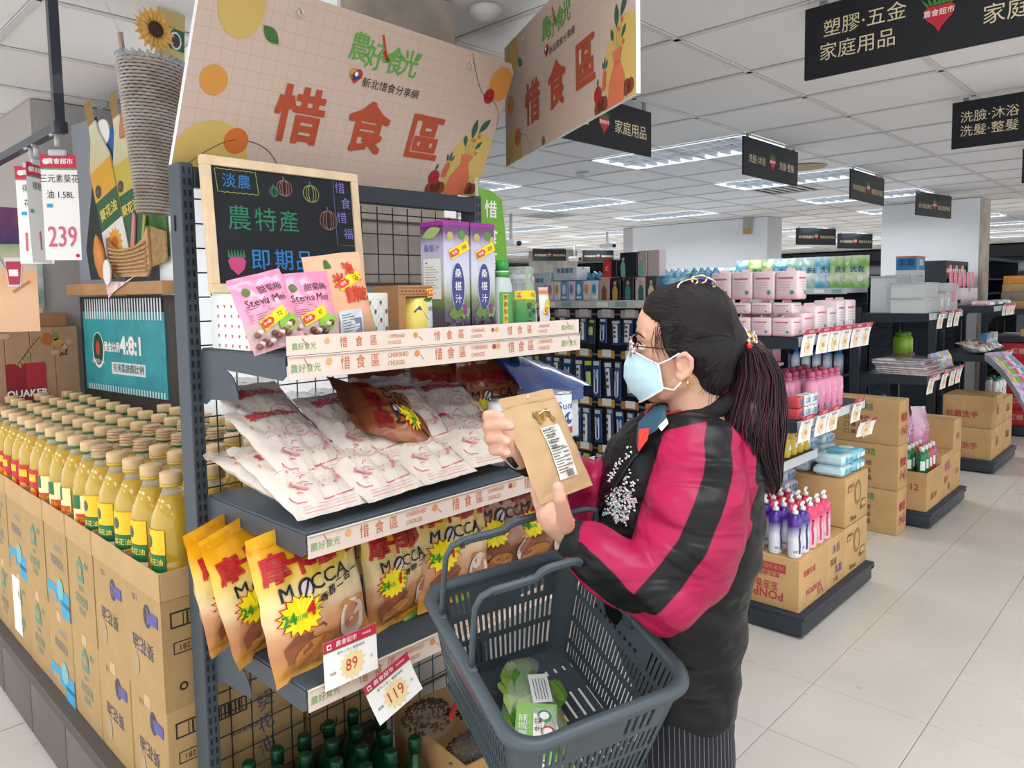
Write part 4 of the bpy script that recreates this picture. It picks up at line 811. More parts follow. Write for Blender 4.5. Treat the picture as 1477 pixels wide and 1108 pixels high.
a.text('4:8:1',.50,.215,.11,ST,PAPER,bold=.05); a.text('黃金比例',.31,.205,.05,ST,PAPER,bold=.03,sx=.8); a.rect(.3,.085,.62,.14,ST,mat('dfe8e8',.5)); a.text('完美脂肪酸比例',.46,.112,.042,ST2,mat('3a5a60',.5),bold=.01)
a.disc(.17,.19,.06,ST,PAPER,n=20,rz=.085); a.disc(.17,.195,.052,ST2,mat('1f4a3a',.5),n=20,rz=.076); a.disc(.17,.2,.02,ST3,mat('c44a30',.5),n=12,rz=.035); a.text('得意的一天',.17,.135,.026,ST3,PAPER); a.build('panel_print',st)
TB=mat('b98a5c',.6,var=.12,vs=9); MB().rbox((-.01,-.06,.445),(.90,.012,.50),TB,r=.004).build('wood_ledge',st)
# cut-out pictures on the upper board
def cut(name,pl,y,m,pr=None,t=.006):
    b=MB(); b.prism(pl,t,m,X=Matrix.Translation((0,y,0))); o_=b.build(name,st); return o_
MB().box((.0,.0,.5),(.30,.006,1.25),mat('8f949c',.8)).build('backdrop',st)
cut('herb_bunch',[(.60,.62),(.86,.6),(.85,1.0),(.80,1.15),(.74,1.22),(.69,1.12),(.64,1.0)],-.004,mat('4a7a34',.8,two='2c5424',vs=14))
cut('blue_cloth',[(.22,1.0),(.34,1.2),(.5,1.16),(.56,1.08),(.66,1.22),(.76,1.16),(.74,1.0),(.5,.9)],-.002,mat('2c6aa8',.8))
cut('white_bowl',[(.33+.07*math.cos(k*PI/8),1.17+.06*math.sin(k*PI/8)) for k in range(16)],-.005,PAPER)
cut('dark_plaque',[(.1,.66),(.22,1.0),(.36,1.0),(.36,.52),(.13,.52)],-.006,mat('2c332f',.7))
bk=MB(); 
for k in range(9): bk.tube([(.60+.10*math.cos(PI-PI*t/10)*(.55+.06*k)+.02,-.012,1.12+.15*math.sin(PI*t/10)*(.55+.06*k)) for t in range(11)],.006,mat('c98a5c',.6),n=6)
bk.build('basket_handle',st)
def bottle_pic(x,z,an,w_,l,lab,lab2,y):
    T=lambda p:(x+p[0]*math.cos(an)-p[1]*math.sin(an),z+p[0]*math.sin(an)+p[1]*math.cos(an))
    body=[(-w_/2,0),(w_/2,0),(w_/2,l*.62),(w_*.2,l*.78),(w_*.17,l*.86),(-w_*.17,l*.86),(-w_*.2,l*.78),(-w_/2,l*.62)]
    o_=cut('bottle_cutout',[T(p) for p in body],y,ramp_mat(((0,'d9d3a0'),(.5,'c9bd6a'),(1,'e0dcc0')),rough=.4,noise=.2,ns=3))
    m=MB(); SS=lambda u,v:V((T((u,v))[0],y-.0012,T((u,v))[1])); S2a=lambda u,v:SS(u,v)+V((0,-.001,0)); S3a=lambda u,v:SS(u,v)+V((0,-.002,0))
    m.rect(-w_*.17,l*.86,w_*.17,l,SS,mat('b08c4c',.35,metal=.5)); m.rect(-w_/2,l*.42,w_/2,l*.6,SS,mat(lab,.5)); m.rect(-w_/2,l*.24,w_/2,l*.42,SS,mat('1f5a34',.5)); m.rect(-w_/2,l*.04,w_/2,l*.24,SS,mat(lab2,.5))
    m.text('葵花油',0,l*.32,w_*.27,S2a,mat('e6d060',.5),bold=.03); m.disc(-w_*.28,l*.47,w_*.14,S2a,mat('2a4a38',.5),n=14); m.disc(-w_*.28,l*.47,w_*.05,S3a,RED,n=10)
    if lab2!='1f5a34': m.star(.0,l*.13,w_*.34,w_*.24,14,S2a,mat('e9a21e',.5)); m.disc(0,l*.13,w_*.14,S3a,mat('c8641c',.5),n=12)
    m.build('cutout_print',o_)
bottle_pic(.45,.58,.30,.215,.78,'e3a81c','e8e4dc',-.014); bottle_pic(.62,.58,.22,.19,.76,'c9b840','1f5a34',-.009)
cut('pink_cloth',[(.55,.6),(.59,.6),(.62,.78),(.60,.8)],-.018,mat('d88a8a',.7)); cut('lemongrass',[(.66,.66),(.68,.66),(.77,1.02),(.755,1.02)],-.018,mat('a8b04c',.7))
# woven basket in relief
wb=MB(); WK=mat('d2a876',.7,var=.1,vs=30); wb.prism([(.36,.70),(.42,.66),(.5,.635),(.6,.64),(.7,.68),(.74,.73),(.75,.56),(.72,.52),(.42,.525),(.38,.6)],.01,WK,X=Matrix.Translation((0,-.03,0)))
for r_ in range(7):
    for k in range(15):
        x=.40+k*.0225+(r_%2)*.011; z=.545+r_*.0155+.02*((k-6)/7)**2*(r_/7)
        wb.tube([(x-.012,-.03,z+.002),(x-.005,-.039,z),(x+.005,-.039,z),(x+.012,-.03,z+.002)],.0058,WK,n=5)
wb.build('woven_basket',st); MB().prism([(.75,.56),(.87,.58),(.87,.70),(.745,.73)],.008,mat('a88656',.7,var=.2,vs=40),X=Matrix.Translation((0,-.02,0))).build('basket_side',st)
mg=MB(); mg.lathe([(0,-.11),(.03,-.09),(.048,-.03),(.045,.03),(.02,.08),(0,.1)],mat('e39a2c',.45,two='c9602c',vs=6),n=16,c=(0,0,0),sy=.3,X=Matrix.Translation((.36,-.06,.62))@Matrix.Rotation(-.25,4,'Y')); mg.build('mango',st)
cut('white_dish',[(.455+.035*math.cos(k*PI/8),.545+.055*math.sin(k*PI/8)) for k in range(16)],-.075,PAPER)
m=MB(); m.prism([(.42,.505),(.60,.5),(.72,.53),(.5,.46),(.44,.43)],.002,mat('d9a0a8',.8,two='f0e6e4',vs=40),X=Matrix.Translation((0,-.067,0))); m.build('checked_cloth',st)
# posters on the pillar behind
for k,(u,v,u2,v2,cs,lb) in enumerate(((0,300,34,445,('3a4a86','a85a7a'),'blue and pink poster on the grey pillar at the left edge'),(34,380,62,445,('4a7a5a','e6ecf0'),'pale green faded poster beside the blue one'))):
    p=at(u,v2,y=4.07); p2=at(u2,v,y=4.07); o=thing('wall_poster',lb,'poster',(p.x,4.085,p.z)); MB().box((0,0,0),(p2.x-p.x,.003,p2.z-p.z),mat(cs[1],.5,two=cs[0],vs=5)).build('poster_sheet',o)
# hanging price tags
hb=thing('ceiling_tag_rail','black square rail hung from the ceiling over the oil','rail',(.62,2.22,2.0)); BLK=mat('1a2432',.4,coat=.3)
MB().rbox((-.012,-.012,.0),(.012,.012,.503),BLK,r=.001,seg=1).build('drop_bar',hb); MB().rbox((-.012,.012,-.012),(.012,1.4,.012),BLK,r=.001,seg=1).build('cross_bar',hb); MB().rbox((-.016,-.018,-.016),(.016,.018,.014),BLK,r=.002).build('corner_joint',hb)
def tag_card(y,lines,big,label,w_=.088,h_=.28,rz=0,dx=0):
    t=thing('hanging_price_card',label,'price tag',(.62+dx,y,1.975),(0,0,rz)); CLP=mat('e6e8ea',.2,trans=.4)
    MB().tube([(0,0,.012),(0,0,-.02)],.006,CLP,n=8).build('clip_stem',t); MB().rbox((-.022,-.006,-.045),(.022,.006,-.028),CLP,r=.004).build('clip',t); MB().tube([(-.016,0,.008),(0,-.002,.018),(.016,0,.008)],.004,CLP,n=6).build('clip_hook',t)
    m=MB(); Sc=lambda u,v:V((u-w_/2,.004*math.sin(v*9),v-h_-.04)); m.rect(0,0,w_,h_,Sc,PAPER,nx=2,nz=8); m.build('card',t)
    a=MB(); L1=lambda u,v:Sc(u,v)+V((0,-.0012,0)); L2=lambda u,v:Sc(u,v)+V((0,-.0024,0)); a.rect(0,h_-.036,w_,h_,L1,mat('d0284c',.5),nx=2,nz=2); a.rect(0,h_-.04,w_,h_-.036,L1,mat('5aa06a',.5)); a.text('農會超市',w_*.55,h_-.019,.016,L2,PAPER,bold=.04); a.disc(.014,h_-.019,.008,L2,PAPER,n=10)
    for k,s_ in enumerate(lines): a.text(s_,w_*.5,h_-.065-.042*k,.024,L1,INK,bold=.0,sx=.8)
    a.rect(.010,h_-.14,.024,h_-.13,L1,mat('3aa6c8',.5)); a.text(big,w_*.5,.06,.078,L1,mat('d8607a',.5),sx=.62,bold=.01); a.disc(w_-.009,.012,.005,L1,RED,n=10); a.build('card_print',t); return t
tag_card(2.25,('三元素葵花','油 1.58L'),'239','hanging price card reading 239 near the end of the rail',rz=-.6)
tag_card(2.50,('得意一','花油 2'),'199','hanging price card second from the rail end, cut by the frame',rz=-.55)
tag_card(2.445,('得意',''),'1','hanging price card turned edge on beside the second one',rz=.75,dx=-.0)
o=thing('hanging_poster','narrow orange poster with a pictured red drink glass below the 239 card','poster'); o.matrix_world=frame((.66,3.35,1.43),(.80,-.60,0),(0,0,1)); w_,h_=.175,.33
MB().rect(0,0,w_,h_,lambda u,v:V((u,0,v)),ramp_mat(((0,'e0b08a'),(.4,'e8bc94'),(.62,'e2a87c'),(.75,'c8b4a0'),(1,'7a9a6a')),noise=.25,ns=2,rough=.5),nx=1,nz=4).build('poster_sheet',o)
a=MB(); S=lambda u,v:V((u,-.0014,v)); a.flat([(.065,.28),(.13,.28),(.118,.17),(.075,.17)],S,mat('d8d4d4',.4)); a.flat([(.07,.265),(.125,.265),(.115,.178),(.078,.178)],lay(S),mat('b82a4a',.4)); a.rect(.08,.21,.112,.235,lay(S,2),PAPER); a.line([(.09,.15),(.15,.19)],.01,S,mat('b87a50',.5)); a.line([(.03,.32),(.075,.23)],.004,S,mat('6a90a8',.5)); a.build('poster_print',o)
# hanging wicker cone basket with sunflower and pictured bottle
c0=V(at(218,92,d=2.45)); hbk=thing('hanging_wicker_basket','tall grey wicker basket hung on a string holding a paper sunflower','basket',c0,(0,.03,.2))
WG=mat('cfc8c0',.8,two='a8978a',vs=9,bump=.3,bs=60); b=MB(); N=22; Hh=.49
for r_ in range(46):
    z=-Hh+r_*Hh/45; f_=(z+Hh)/Hh; R_=.052+.055*f_
    pts=[]
    for k in range(N*2+1): g=2*PI*k/(N*2); d_=.0035*(1 if (k+r_)%2 else -1); pts.append(((R_+d_)*math.cos(g),(R_+d_)*.8*math.sin(g),z))
    b.tube(pts,.0052,WG,n=4,caps=False)
b.build('weave',hbk,kind='stuff'); MB().lathe([(0,-Hh-.01),(.05,-Hh-.004),(.052,-Hh+.01),(.1,-.02),(.1,-.015),(0,-.03)],mat('6a6058',.9),n=20,sy=.8).build('basket_lining',hbk)
b=MB()
for k in range(26): g=2*PI*k/26; b.tube([(.10*math.cos(g),.08*math.sin(g),-.01),(.107*math.cos(g+.05),.086*math.sin(g+.05),.012),(.098*math.cos(g+.22),.078*math.sin(g+.22),-.002)],.007,mat('8ea4b8',.8,two='c9cdd0',vs=30),n=5)
b.build('braided_rim',hbk); MB().tube([(-.095,0,0),(-.103,0,.07)],.008,WG,n=7).build('handle_stub',hbk)
MB().tube([(-.103,0,.065),(-.16,.0,.17),(-.22,0,2.5-c0.z)],.0012,mat('d8d2c6',.7),n=4).build('string',hbk)
sf=MB(); sf.lathe([(0,0),(.02,.002),(.022,.008),(0,.012)],mat('4a2c22',.9,bump=.5,bs=300),n=16,X=Matrix.Translation((-.035,-.075,.07))@Matrix.Rotation(PI/2,4,'X'))
for ring,(rr_,l_) in enumerate(((.018,.045),(.016,.036))):
    for k in range(18):
        g=2*PI*k/18+ring*.17; e=Matrix.Translation((-.035,-.075-.003*ring,.07))@Matrix.Rotation(g,4,'Y'); sf.prism([(rr_,-.006),(rr_+l_*.5,-.008),(rr_+l_,0),(rr_+l_*.5,.008),(rr_,.006)],.0015,mat('e0ae5a',.7,var=.1,vs=40),X=e)
o=sf.build('paper_sunflower'); tag(o,'yellow paper sunflower with dark centre tucked in the hanging wicker basket','flower'); o.matrix_world=hbk.matrix_basis@Matrix.Scale(1.15,4)
o=thing('bottle_cutout','paper oil bottle picture standing in the hanging wicker basket','picture'); o.matrix_world=hbk.matrix_basis@Matrix.Translation((.045,-.03,-.02))@Matrix.Rotation(.04,4,'Y')
MB().prism([(-.048,0),(.055,0),(.055,.22),(.02,.3),(-.015,.3),(-.048,.22)],.004,ramp_mat(((0,'d9cf8a'),(.35,'cfc07a'),(.55,'cdb478'),(1,'c9b98c')),noise=.15,ns=5)).build('cutout_sheet',o)
a=MB(); S=SY(0); L1=lay(S,1.5); a.rect(-.046,.08,.053,.15,S,mat('2a6a4a',.5)); a.disc(.02,.11,.022,L1,PAPER,n=14,rz=.03); a.disc(.02,.11,.016,lay(S,3),mat('4a4a44',.5),n=14,rz=.023); a.text('葵花油',.008,.03,.03,S,INK); a.disc(-.025,.1,.018,L1,mat('e0a04a',.5),n=12); a.build('cutout_print',o)
# ---------------------------------------------------------------- endcaps and rows on the right
SH=mat('2c343d',.45); RL=mat('c9d0d4',.35,coat=.4)
def unit(x0,y0,w_,d_,levels,label,name='end_shelf',base=.10,mesh=True,top=None,front='-y',left=True):
    """steel shelf unit: posts and wire back at the rear, boards with cut-out brackets in front"""
    t=thing(name,label,'shelves',(x0,y0,0)); H_=top or (max(levels)+.04)
    for x in (0,w_-.035): MB().rbox((x,d_,0),(x+.035,d_+.06,H_),SH,r=.002,seg=1).build('post',t)
    if mesh:
        m=MB()
        for k in range(int(w_/.055)): m.tube([(.035+k*.055,d_+.05,base),(.035+k*.055,d_+.05,H_-.02)],.002,SH,n=4)
        for k in range(int(H_/.058)): m.tube([(.01,d_+.054,base+k*.058),(w_-.01,d_+.054,base+k*.058)],.002,SH,n=4)
        m.build('mesh_back',t,kind='stuff')
    MB().rbox((0,0,.012),(w_,d_,base),SH,r=.006).build('base_deck',t); MB().rbox((-.004,-.012,base-.012),(w_+.004,d_,base+.006),STEELD,r=.004).build('deck_lip',t)
    MB().tube([(w_,.01,base-.03),(w_+.035,.01,base-.03)],.013,BLACK,n=8).build('bumper',t)
    for z in levels:
        s=MB().rbox((.02,.05,z-.03),(w_-.02,d_,z),SH,r=.003).build('shelf_board',t)
        for x in (.018,w_-.021):
            pl=[(d_,z),(d_,z-.15),(d_-.02,z-.155)]+[(d_-.11+.085*math.cos(a),z-.14+.08*math.sin(a)) for a in [PI*k/6*.9 for k in range(4)]]+[(.06,z-.05),(.04,z-.045),(.042,z)]
            MB().prism([(p,q) for p,q in pl],.003,SH,X=Matrix.Translation((x+.003,0,0))@Matrix.Rotation(PI/2,4,'Z')).build('bracket',s)
        MB().prism([(.02,0),(w_-.02,0),(w_-.02,.042),(.02,.042)],.004,RL,X=Matrix.Translation((0,.044,z-.042))).build('price_rail',s)
    return t
unit(3.14,1.26,.91,.45,(1.335,.965),'dark endcap shelf nearest right, with pump bottles and a PONPON carton')
unit(5.14,1.26,.90,.45,(1.375,.975),'dark endcap shelf second right, with plastic tubs and mouthwash')
unit(7.00,1.26,.88,.45,(1.375,.975),'dark endcap shelf third right, with pink handled utensils')
unit(8.95,1.26,.88,.45,(1.30,1.02),'dark endcap shelf farthest right, with red cartons')
def row(x0,label,tops,y1=7.0,w_=.91):
    t=thing('aisle_shelf',label,'shelves',(x0,1.80,0)); L_=y1-1.80
    MB().box((.0,0,.012),(w_,L_,.12),SH).build('base_deck',t); MB().box((w_/2-.02,0,.12),(w_/2+.02,L_,tops+.02),SH).build('back_panel',t)
    for k in range(int(L_/.9)+1): MB().rbox((w_/2-.035,min(L_-.04,k*.9),.1),(w_/2+.035,min(L_-.04,k*.9)+.04,tops+.03),SH,r=.002,seg=1).build('post',t)
    s=MB().rbox((.02,0,tops-.035),(w_-.02,L_,tops),mat('c4c9cd',.4),r=.003).build('top_board',t)
    a=MB(); a.prism([(0,0),(L_,0),(L_,.04),(0,.04)],.004,RL,X=Matrix.Translation((.014,L_,tops-.04))@Matrix.Rotation(-PI/2,4,'Z'))
    for k in range(int(L_/.12)): a.box((.012,.03+k*.12,tops-.034),(.0135,.10+k*.12,tops-.008),[mat('8fb6a8',.5),PAPER,mat('d8d8d8',.5)][k%3])
    a.build('price_rail',s); return t
rowA=row(3.14,'long aisle shelf behind the nearest right endcap, hung with blue cord packs',1.50)
rowB=row(5.14,'long aisle shelf behind the second right endcap, bagged detergent on top',1.545)
row(7.00,'long aisle shelf behind the third right endcap',1.40)
# tags
TG_=['price cards on the right endcaps']
def ptag(p,w_,h_,lb,rx=.35,rz=0):
    t=thing('price_tag',lb,'price tag',p,(rx,0,rz),TG_[0]); m=MB(); Sc=lambda u,v:V((u,-.02*(1-v/h_)**2,v-h_)); m.rect(0,0,w_,h_,Sc,PAPER,nx=1,nz=4); m.build('card',t); a=MB(); L1=lambda u,v:Sc(u,v)+V((0,-.002,.0)); L2=lambda u,v:Sc(u,v)+V((0,-.004,0))
    a.rect(0,h_*.8,w_,h_,L1,mat('c8304a',.5)); a.text('農會超市',w_/2,h_*.9,h_*.12,L2,PAPER,bold=.02); a.star(w_/2,h_*.33,w_*.3,w_*.2,9,L1,mat('f0dcb0',.6)); a.text(lb_num(lb),w_/2,h_*.33,h_*.24,L2,mat('d8864c',.5)); a.text('特價商品組',w_/2,h_*.68,h_*.1,L1,INK); a.build('card_print',t)
def lb_num(lb): return str(59+(sum(map(ord,lb))%4)*30+9)
def tags(x0,y,z,xs,w_,h_,where,rx=.35):
    for k,x in enumerate(xs): ptag((x0+x,y,z),w_,h_,'%s price tag from the left on the %s'%(NTH[k],where),rx=rx)
tags(3.14,1.275,1.37,(.03,.2,.34,.48,.63,.76),.135,.12,'nearest right endcap, upper rail')
tags(3.14,1.275,.995,(.02,.2,.34,.66,),.135,.125,'nearest right endcap, second rail')
ptag((3.93,1.285,.875),.15,.10,'loose price tag hanging below the second rail of the nearest right endcap',rx=.5,rz=-.2)
tags(5.14,1.28,1.39,(.2,.45,.62),.13,.12,'second right endcap, upper rail'); tags(5.14,1.28,.99,(.02,.33,.55,.72),.14,.13,'second right endcap, lower rail')
tags(7.00,1.28,1.39,(.3,.45,.58,.7),.12,.1,'third right endcap, upper rail'); tags(7.0,1.28,.99,(.1,.4,.62),.16,.13,'third right endcap, lower rail')
# carton helper for the right side
def carton(x,y,z,w_,d_,h_,label,front=(),side=(),open_=0,col=None,rz=0,name='carton',group=None):
    t=thing(name,label,'carton',(x,y,z),(0,0,rz)); c=col or CARD
    if group: t['group']=group
    if open_:
        for a_,b_ in (((0,0,0),(w_,.005,h_)),((0,d_-.005,0),(w_,d_,h_)),((0,.005,0),(.005,d_-.005,h_)),((w_-.005,.005,0),(w_,d_-.005,h_)),((.005,.005,0),(w_-.005,d_-.005,h_-open_))): MB().box(a_,b_,c).build('carton_wall',t)
    else: MB().rbox((0,0,0),(w_,d_,h_),c,r=.004).build('carton_body',t); MB().box((w_*.42,-.001,h_*.8),(w_*.52,d_*.999,h_+.001),mat('c9a878',.35)).build('tape',t)
    a=MB(); SF=SY(0); SL=lambda u,v:V((-.0012,d_-u,v))
    for q in front: a.text(q[0],q[1]*w_,q[2]*h_,q[3],SF,q[4],rot=q[5] if len(q)>5 else 0,bold=.02,sx=q[6] if len(q)>6 else 1)
    for q in side: a.text(q[0],q[1]*d_,q[2]*h_,q[3],SL,q[4],rot=q[5] if len(q)>5 else 0,bold=.02,sx=q[6] if len(q)>6 else 1)
    if front or side: a.build('carton_print',t)
    return t
PK=mat('b8404a',.8); BN=mat('7d5a3c',.8); GN=mat('6a8a5a',.8); VT=mat('7a5a8a',.8)
t=carton(3.165,1.285,.107,.325,.37,.24,'brown carton printed PONPON upside down, under the purple pump bottles',
 front=(('草本精華',.35,.7,.035,PK,PI),('PONPON',.5,.3,.04,PK,PI),('9入',.75,.15,.05,PK)),side=(('PONPON',.5,.24,.055,PK,PI),('澎澎香浴乳',.5,.42,.045,PK,PI,.8),('植物精華保濕',.55,.62,.026,PK,0)))
a=MB(); SL=lambda u,v:V((-.0012,.37-u,v)); a.rect(.17,.165,.31,.205,SL,PK); a.text('沐浴乳系列',.24,.185,.024,lay(SL),CARD); a.build('carton_badge',t)
carton(3.495,1.287,.107,.22,.36,.24,'brown carton with violet print and a strip of tape, middle of the nearest deck',front=(('沐浴',.5,.75,.05,VT),('精油',.35,.5,.04,BN),('乳霜',.65,.3,.045,VT),('12瓶',.5,.12,.03,PK)))
for k,z in enumerate((.107,.357)):
    t=carton(3.72,1.287,z,.325,.36,.245,['lower carton with an oval stamp at the right end of the nearest deck','brown carton with an oval stamp, upper one carrying blue wipes'][k],front=(('20包入',.25,.8,.03,BN),('Bimia',.35,.12,.04,BN),('濕紙巾',.75,.25,.03,BN)))
    a=MB(); SF=SY(0); a.disc(.17,.15,.05,SF,mat('8d7650',.8),n=20,rz=.065); a.disc(.17,.15,.03,lay(SF),CARD,n=16,rz=.045); a.rect(.22,.06,.29,.1,SF,BN); a.rect(.226,.066,.284,.094,lay(SF),CARD); a.rect(.03,.17,.09,.2,SF,BN); a.rect(.035,.175,.085,.195,lay(SF),CARD); a.build('carton_stamp',t)
# pump bottles
def pump(top,lab,cap,lady):
    t=thing('pump_bottle','','bottle'); b=MB(); R_=.0385; b.lathe([(R_*.9,0),(R_,.008),(R_,.15),(R_*.95,.172),(R_*.6,.19),(.012,.195)],ramp_mat(((0,lab),(.45,lab),(.75,top),(1,top)),rough=.25,coat=.5),n=18,sy=.8); b.build('bottle_body',t)
    MB().lathe([(.013,.193),(.014,.207),(.006,.21),(.005,.222),(.009,.224),(.009,.232),(0,.234)],WHITE,n=12).build('pump_collar',t); MB().tube([(.004,0,.229),(-.012,-.002,.232),(-.034,-.006,.224),(-.036,-.006,.219)],[.007,.006,.005,.003],WHITE,n=7).build('nozzle',t)
    a=MB(); CS=lambda u,v:V((-(R_+.001)*math.sin(.7-u/R_),-(R_*.8+.001)*math.cos(.7-u/R_),v)); bl_=mat('2c3a78',.5) if lady==0 else mat('c83a6a',.5)
    a.flat([(0.006,.02),(.016,.02),(.018,.06),(.012,.1),(.016,.125),(.008,.13),(.002,.1),(.006,.06)],CS,bl_); a.disc(.011,.132,.0065,CS,mat('3a2620',.5),n=8); a.line([(-.02,.012),(.022,.05)],.0025,CS,BLACK); a.text('極致',-.012,.03,.012,CS,bl_); a.build('bottle_print',t); return t
pu=pump('46238c','e9eaf2',0,0); pk=pump('e0386c','eec6cf',0,1); rd=pump('c8203c','d86a78',0,1); first={}
for i in range(5):
    for j in range(4):
        x=3.208+i*.083; y=1.325+j*.088
        kd='purple' if i<2 and not (i==1 and j>2) else ('pink' if (i<3 or j==0) else 'red')
        src={'purple':pu,'pink':pk,'red':rd}[kd]; lb='%s topped pump bottle, %s row from the corner, %s back from the aisle'%(kd,NTH[i],NTH[j])
        o=src if kd not in first else dup(src); first[kd]=1; o['label']=lb; o['group']='pump bottles on the PONPON carton'
        o.location=(x,y,.349 if i<5 else .35); o.rotation_euler=(0,0,RND.uniform(-.25,.25))
# wipes
def wipes(p,w_,d_,h_,c1,c2,label,rz=0):
    t=thing('wipes_pack',label,'pack',p,(0,0,rz)); b=MB(); b.rbox((0,0,0),(w_,d_,h_),mat(c1,.25,coat=.6,var=.2,vs=12),r=min(h_*.42,.022),seg=3); b.build('pack_body',t)
    a=MB(); SF=lambda u,v:V((u,-.0015,v)); ST_=lambda u,v:V((u,v,h_+.0015)); a.disc(w_*.3,h_*.5,h_*.3,SF,mat(c2,.4),n=12); a.rect(w_*.5,h_*.3,w_*.85,h_*.7,SF,mat(c2,.4)); a.disc(w_*.5,d_*.5,min(w_,d_)*.28,ST_,mat(c2,.4),n=14); SL=lambda u,v:V((-.0015,d_-u,v)); a.rect(d_*.3,h_*.3,d_*.75,h_*.7,SL,mat(c2,.4)); a.disc(d_*.18,h_*.5,h_*.25,SL,mat('d84a6a',.4),n=10); a.build('pack_print',t)
    for s_ in (0,1): MB().prism([(0,h_*.35),(0,h_*.65),(.012,h_*.75),(.012,h_*.25)],d_*.9,mat(c1,.3,coat=.5),X=Matrix.Translation((w_ if s_ else -.012,d_*.05,0))).build('end_seal',t)
k=0
for (x,y,z,n_,c1,c2,wh) in ((3.56,1.52,.352,5,'c9d2e4','5a8cc8','pale stack behind the pump bottles'),(3.74,1.48,.605,4,'dfe6f2','6a9cd0','rear left stack on its carton'),(3.72,1.30,.605,2,'cfeaf2','4ab4d4','front left stack on the stamped carton'),(3.88,1.30,.605,2,'7cc8de','e6f2f6','front right stack on the stamped carton'),(3.92,1.47,.605,3,'d4ecf2','58b0dc','rear right stack on its carton')):
    for q in range(n_): wipes((x,y,z+q*.056),.145,.15,.055,c1,c2,'blue wipes pack, %s from below in the %s'%(NTH[q],wh),rz=RND.uniform(-.05,.05))
# pink pad packs
def pad(p,w_,d_,h_,label,c1='efd3d9',rz=0,ax='x'):
    t=thing('pad_pack',label,'pack',p,(0,0,rz)); b=MB(); b.rbox((0,0,0),(w_,d_,h_),ramp_mat(((0,'e39aa8'),(.12,'ecc3cb'),(.3,c1),(1,'e9d6da')),rough=.3,coat=.4),r=.008,seg=2); b.build('pack_body',t)
    a=MB(); SL=lambda u,v:V((-.0015,d_-u,v)); SF=lambda u,v:V((u,-.0015,v))
    for S_,L_ in ((SL,d_),(SF,w_)): a.rect(L_*.12,h_*.72,L_*.8,h_*.78,S_,mat('c86478',.5)); a.disc(L_*.75,h_*.25,h_*.08,S_,mat('3a9a94',.5),n=8); [a.rect(L_*.15,h_*(.6-.09*q),L_*.7,h_*(.62-.09*q),S_,mat('c9a8b0',.5)) for q in range(4)]
    a.build('pack_print',t); MB().prism([(0,h_),(w_,h_),(w_*.9,h_+.012),(w_*.1,h_+.012)],.003,mat('e7b4c0',.3,coat=.5),X=Matrix.Translation((0,d_*.5,0))).build('top_fold',t)
for j in range(4): pad((3.165,1.33+j*.098,1.336),.10,.094,.085,'pink pad pack in the bottom layer, %s from the endcap corner'%NTH[j])
for j in range(4): pad((3.165,1.33+j*.098,1.436),.10,.094,.05,'low pink pad pack in the middle layer, %s from the endcap corner'%NTH[j])
for j in range(4): pad((3.165,1.31+j*.104,1.50),.10,.10,.125,'tall pink pad pack in the top layer, %s from the endcap corner'%NTH[j])
for i,(x,w_,h_,c_) in enumerate(((3.30,.14,.10,'e8c6cc'),(3.45,.14,.13,'efe0e2'),(3.60,.11,.12,'e4e0de'),(3.72,.11,.15,'e2e4e6'),(3.84,.13,.15,'f0e6e8'))): pad((x,1.34,1.336),w_,.12,h_,'pale pink and white pack on the nearest upper shelf, %s from the corner stack'%NTH[i],c1=c_)
for i,(x,w_,h_,c_) in enumerate(((3.30,.16,.14,'e6a8bc'),(3.47,.16,.11,'e0e2ea'),(3.64,.16,.10,'e8c0c8'))): pad((x,1.48,1.336+.0),w_,.14,h_,'pack standing behind on the nearest upper shelf, %s along'%NTH[i],c1=c_)
# pink bottles second shelf
def softener():
    t=thing('pink_bottle','','bottle'); PKB=mat('dd8fae',.35,coat=.3); MB().lathe([(.03,0),(.034,.006),(.034,.13),(.031,.142),(.017,.152)],PKB,n=18).build('bottle_body',t); MB().lathe([(.018,.152),(.018,.164)],mat('cf7496',.4),n=16).build('neck',t); MB().lathe([(.0185,.164),(.0165,.186),(.01,.192),(0,.192)],mat('c8607f',.35),n=16).build('cap',t)
    a=MB(); CS=lambda u,v:V((.0352*math.sin(u/.034),-.0352*math.cos(u/.034),v)); a.disc(.012,.03,.012,CS,mat('5a3a30',.5),n=10); a.text('蘆薈',0,.09,.018,CS,mat('f0d8e0',.5)); a.build('bottle_print',t); return t
sfp=softener()
k=0
for j in range(3):
    for i in range(8):
        x=3.22+i*.078; lb='rose capped pink bottle, %s from the left, %s row of the second shelf'%(NTH[i],NTH[j]); o=sfp if k==0 else dup(sfp); k=1; o['label']=lb; o['group']='pink bottles on the nearest endcap'; o.location=(x+.1*(j==0)*0,1.36+j*.078,.966) if not(j==0 and i<3) else (x,1.36+.078*3,.966)
for i in range(3):
    for q in range(2): t=carton(3.2+i*.075,1.315,.966+q*.052,.068,.05,.05,'small white and blue box in front of the pink bottles, %s along, %s layer'%(NTH[i],NTH[q]),col=mat(['c84a50','dfe8ee','dfe8ee'][i],.4),name='small_box',front=(('口罩',.5,.5,.026,mat('4a8ab8',.5)),))
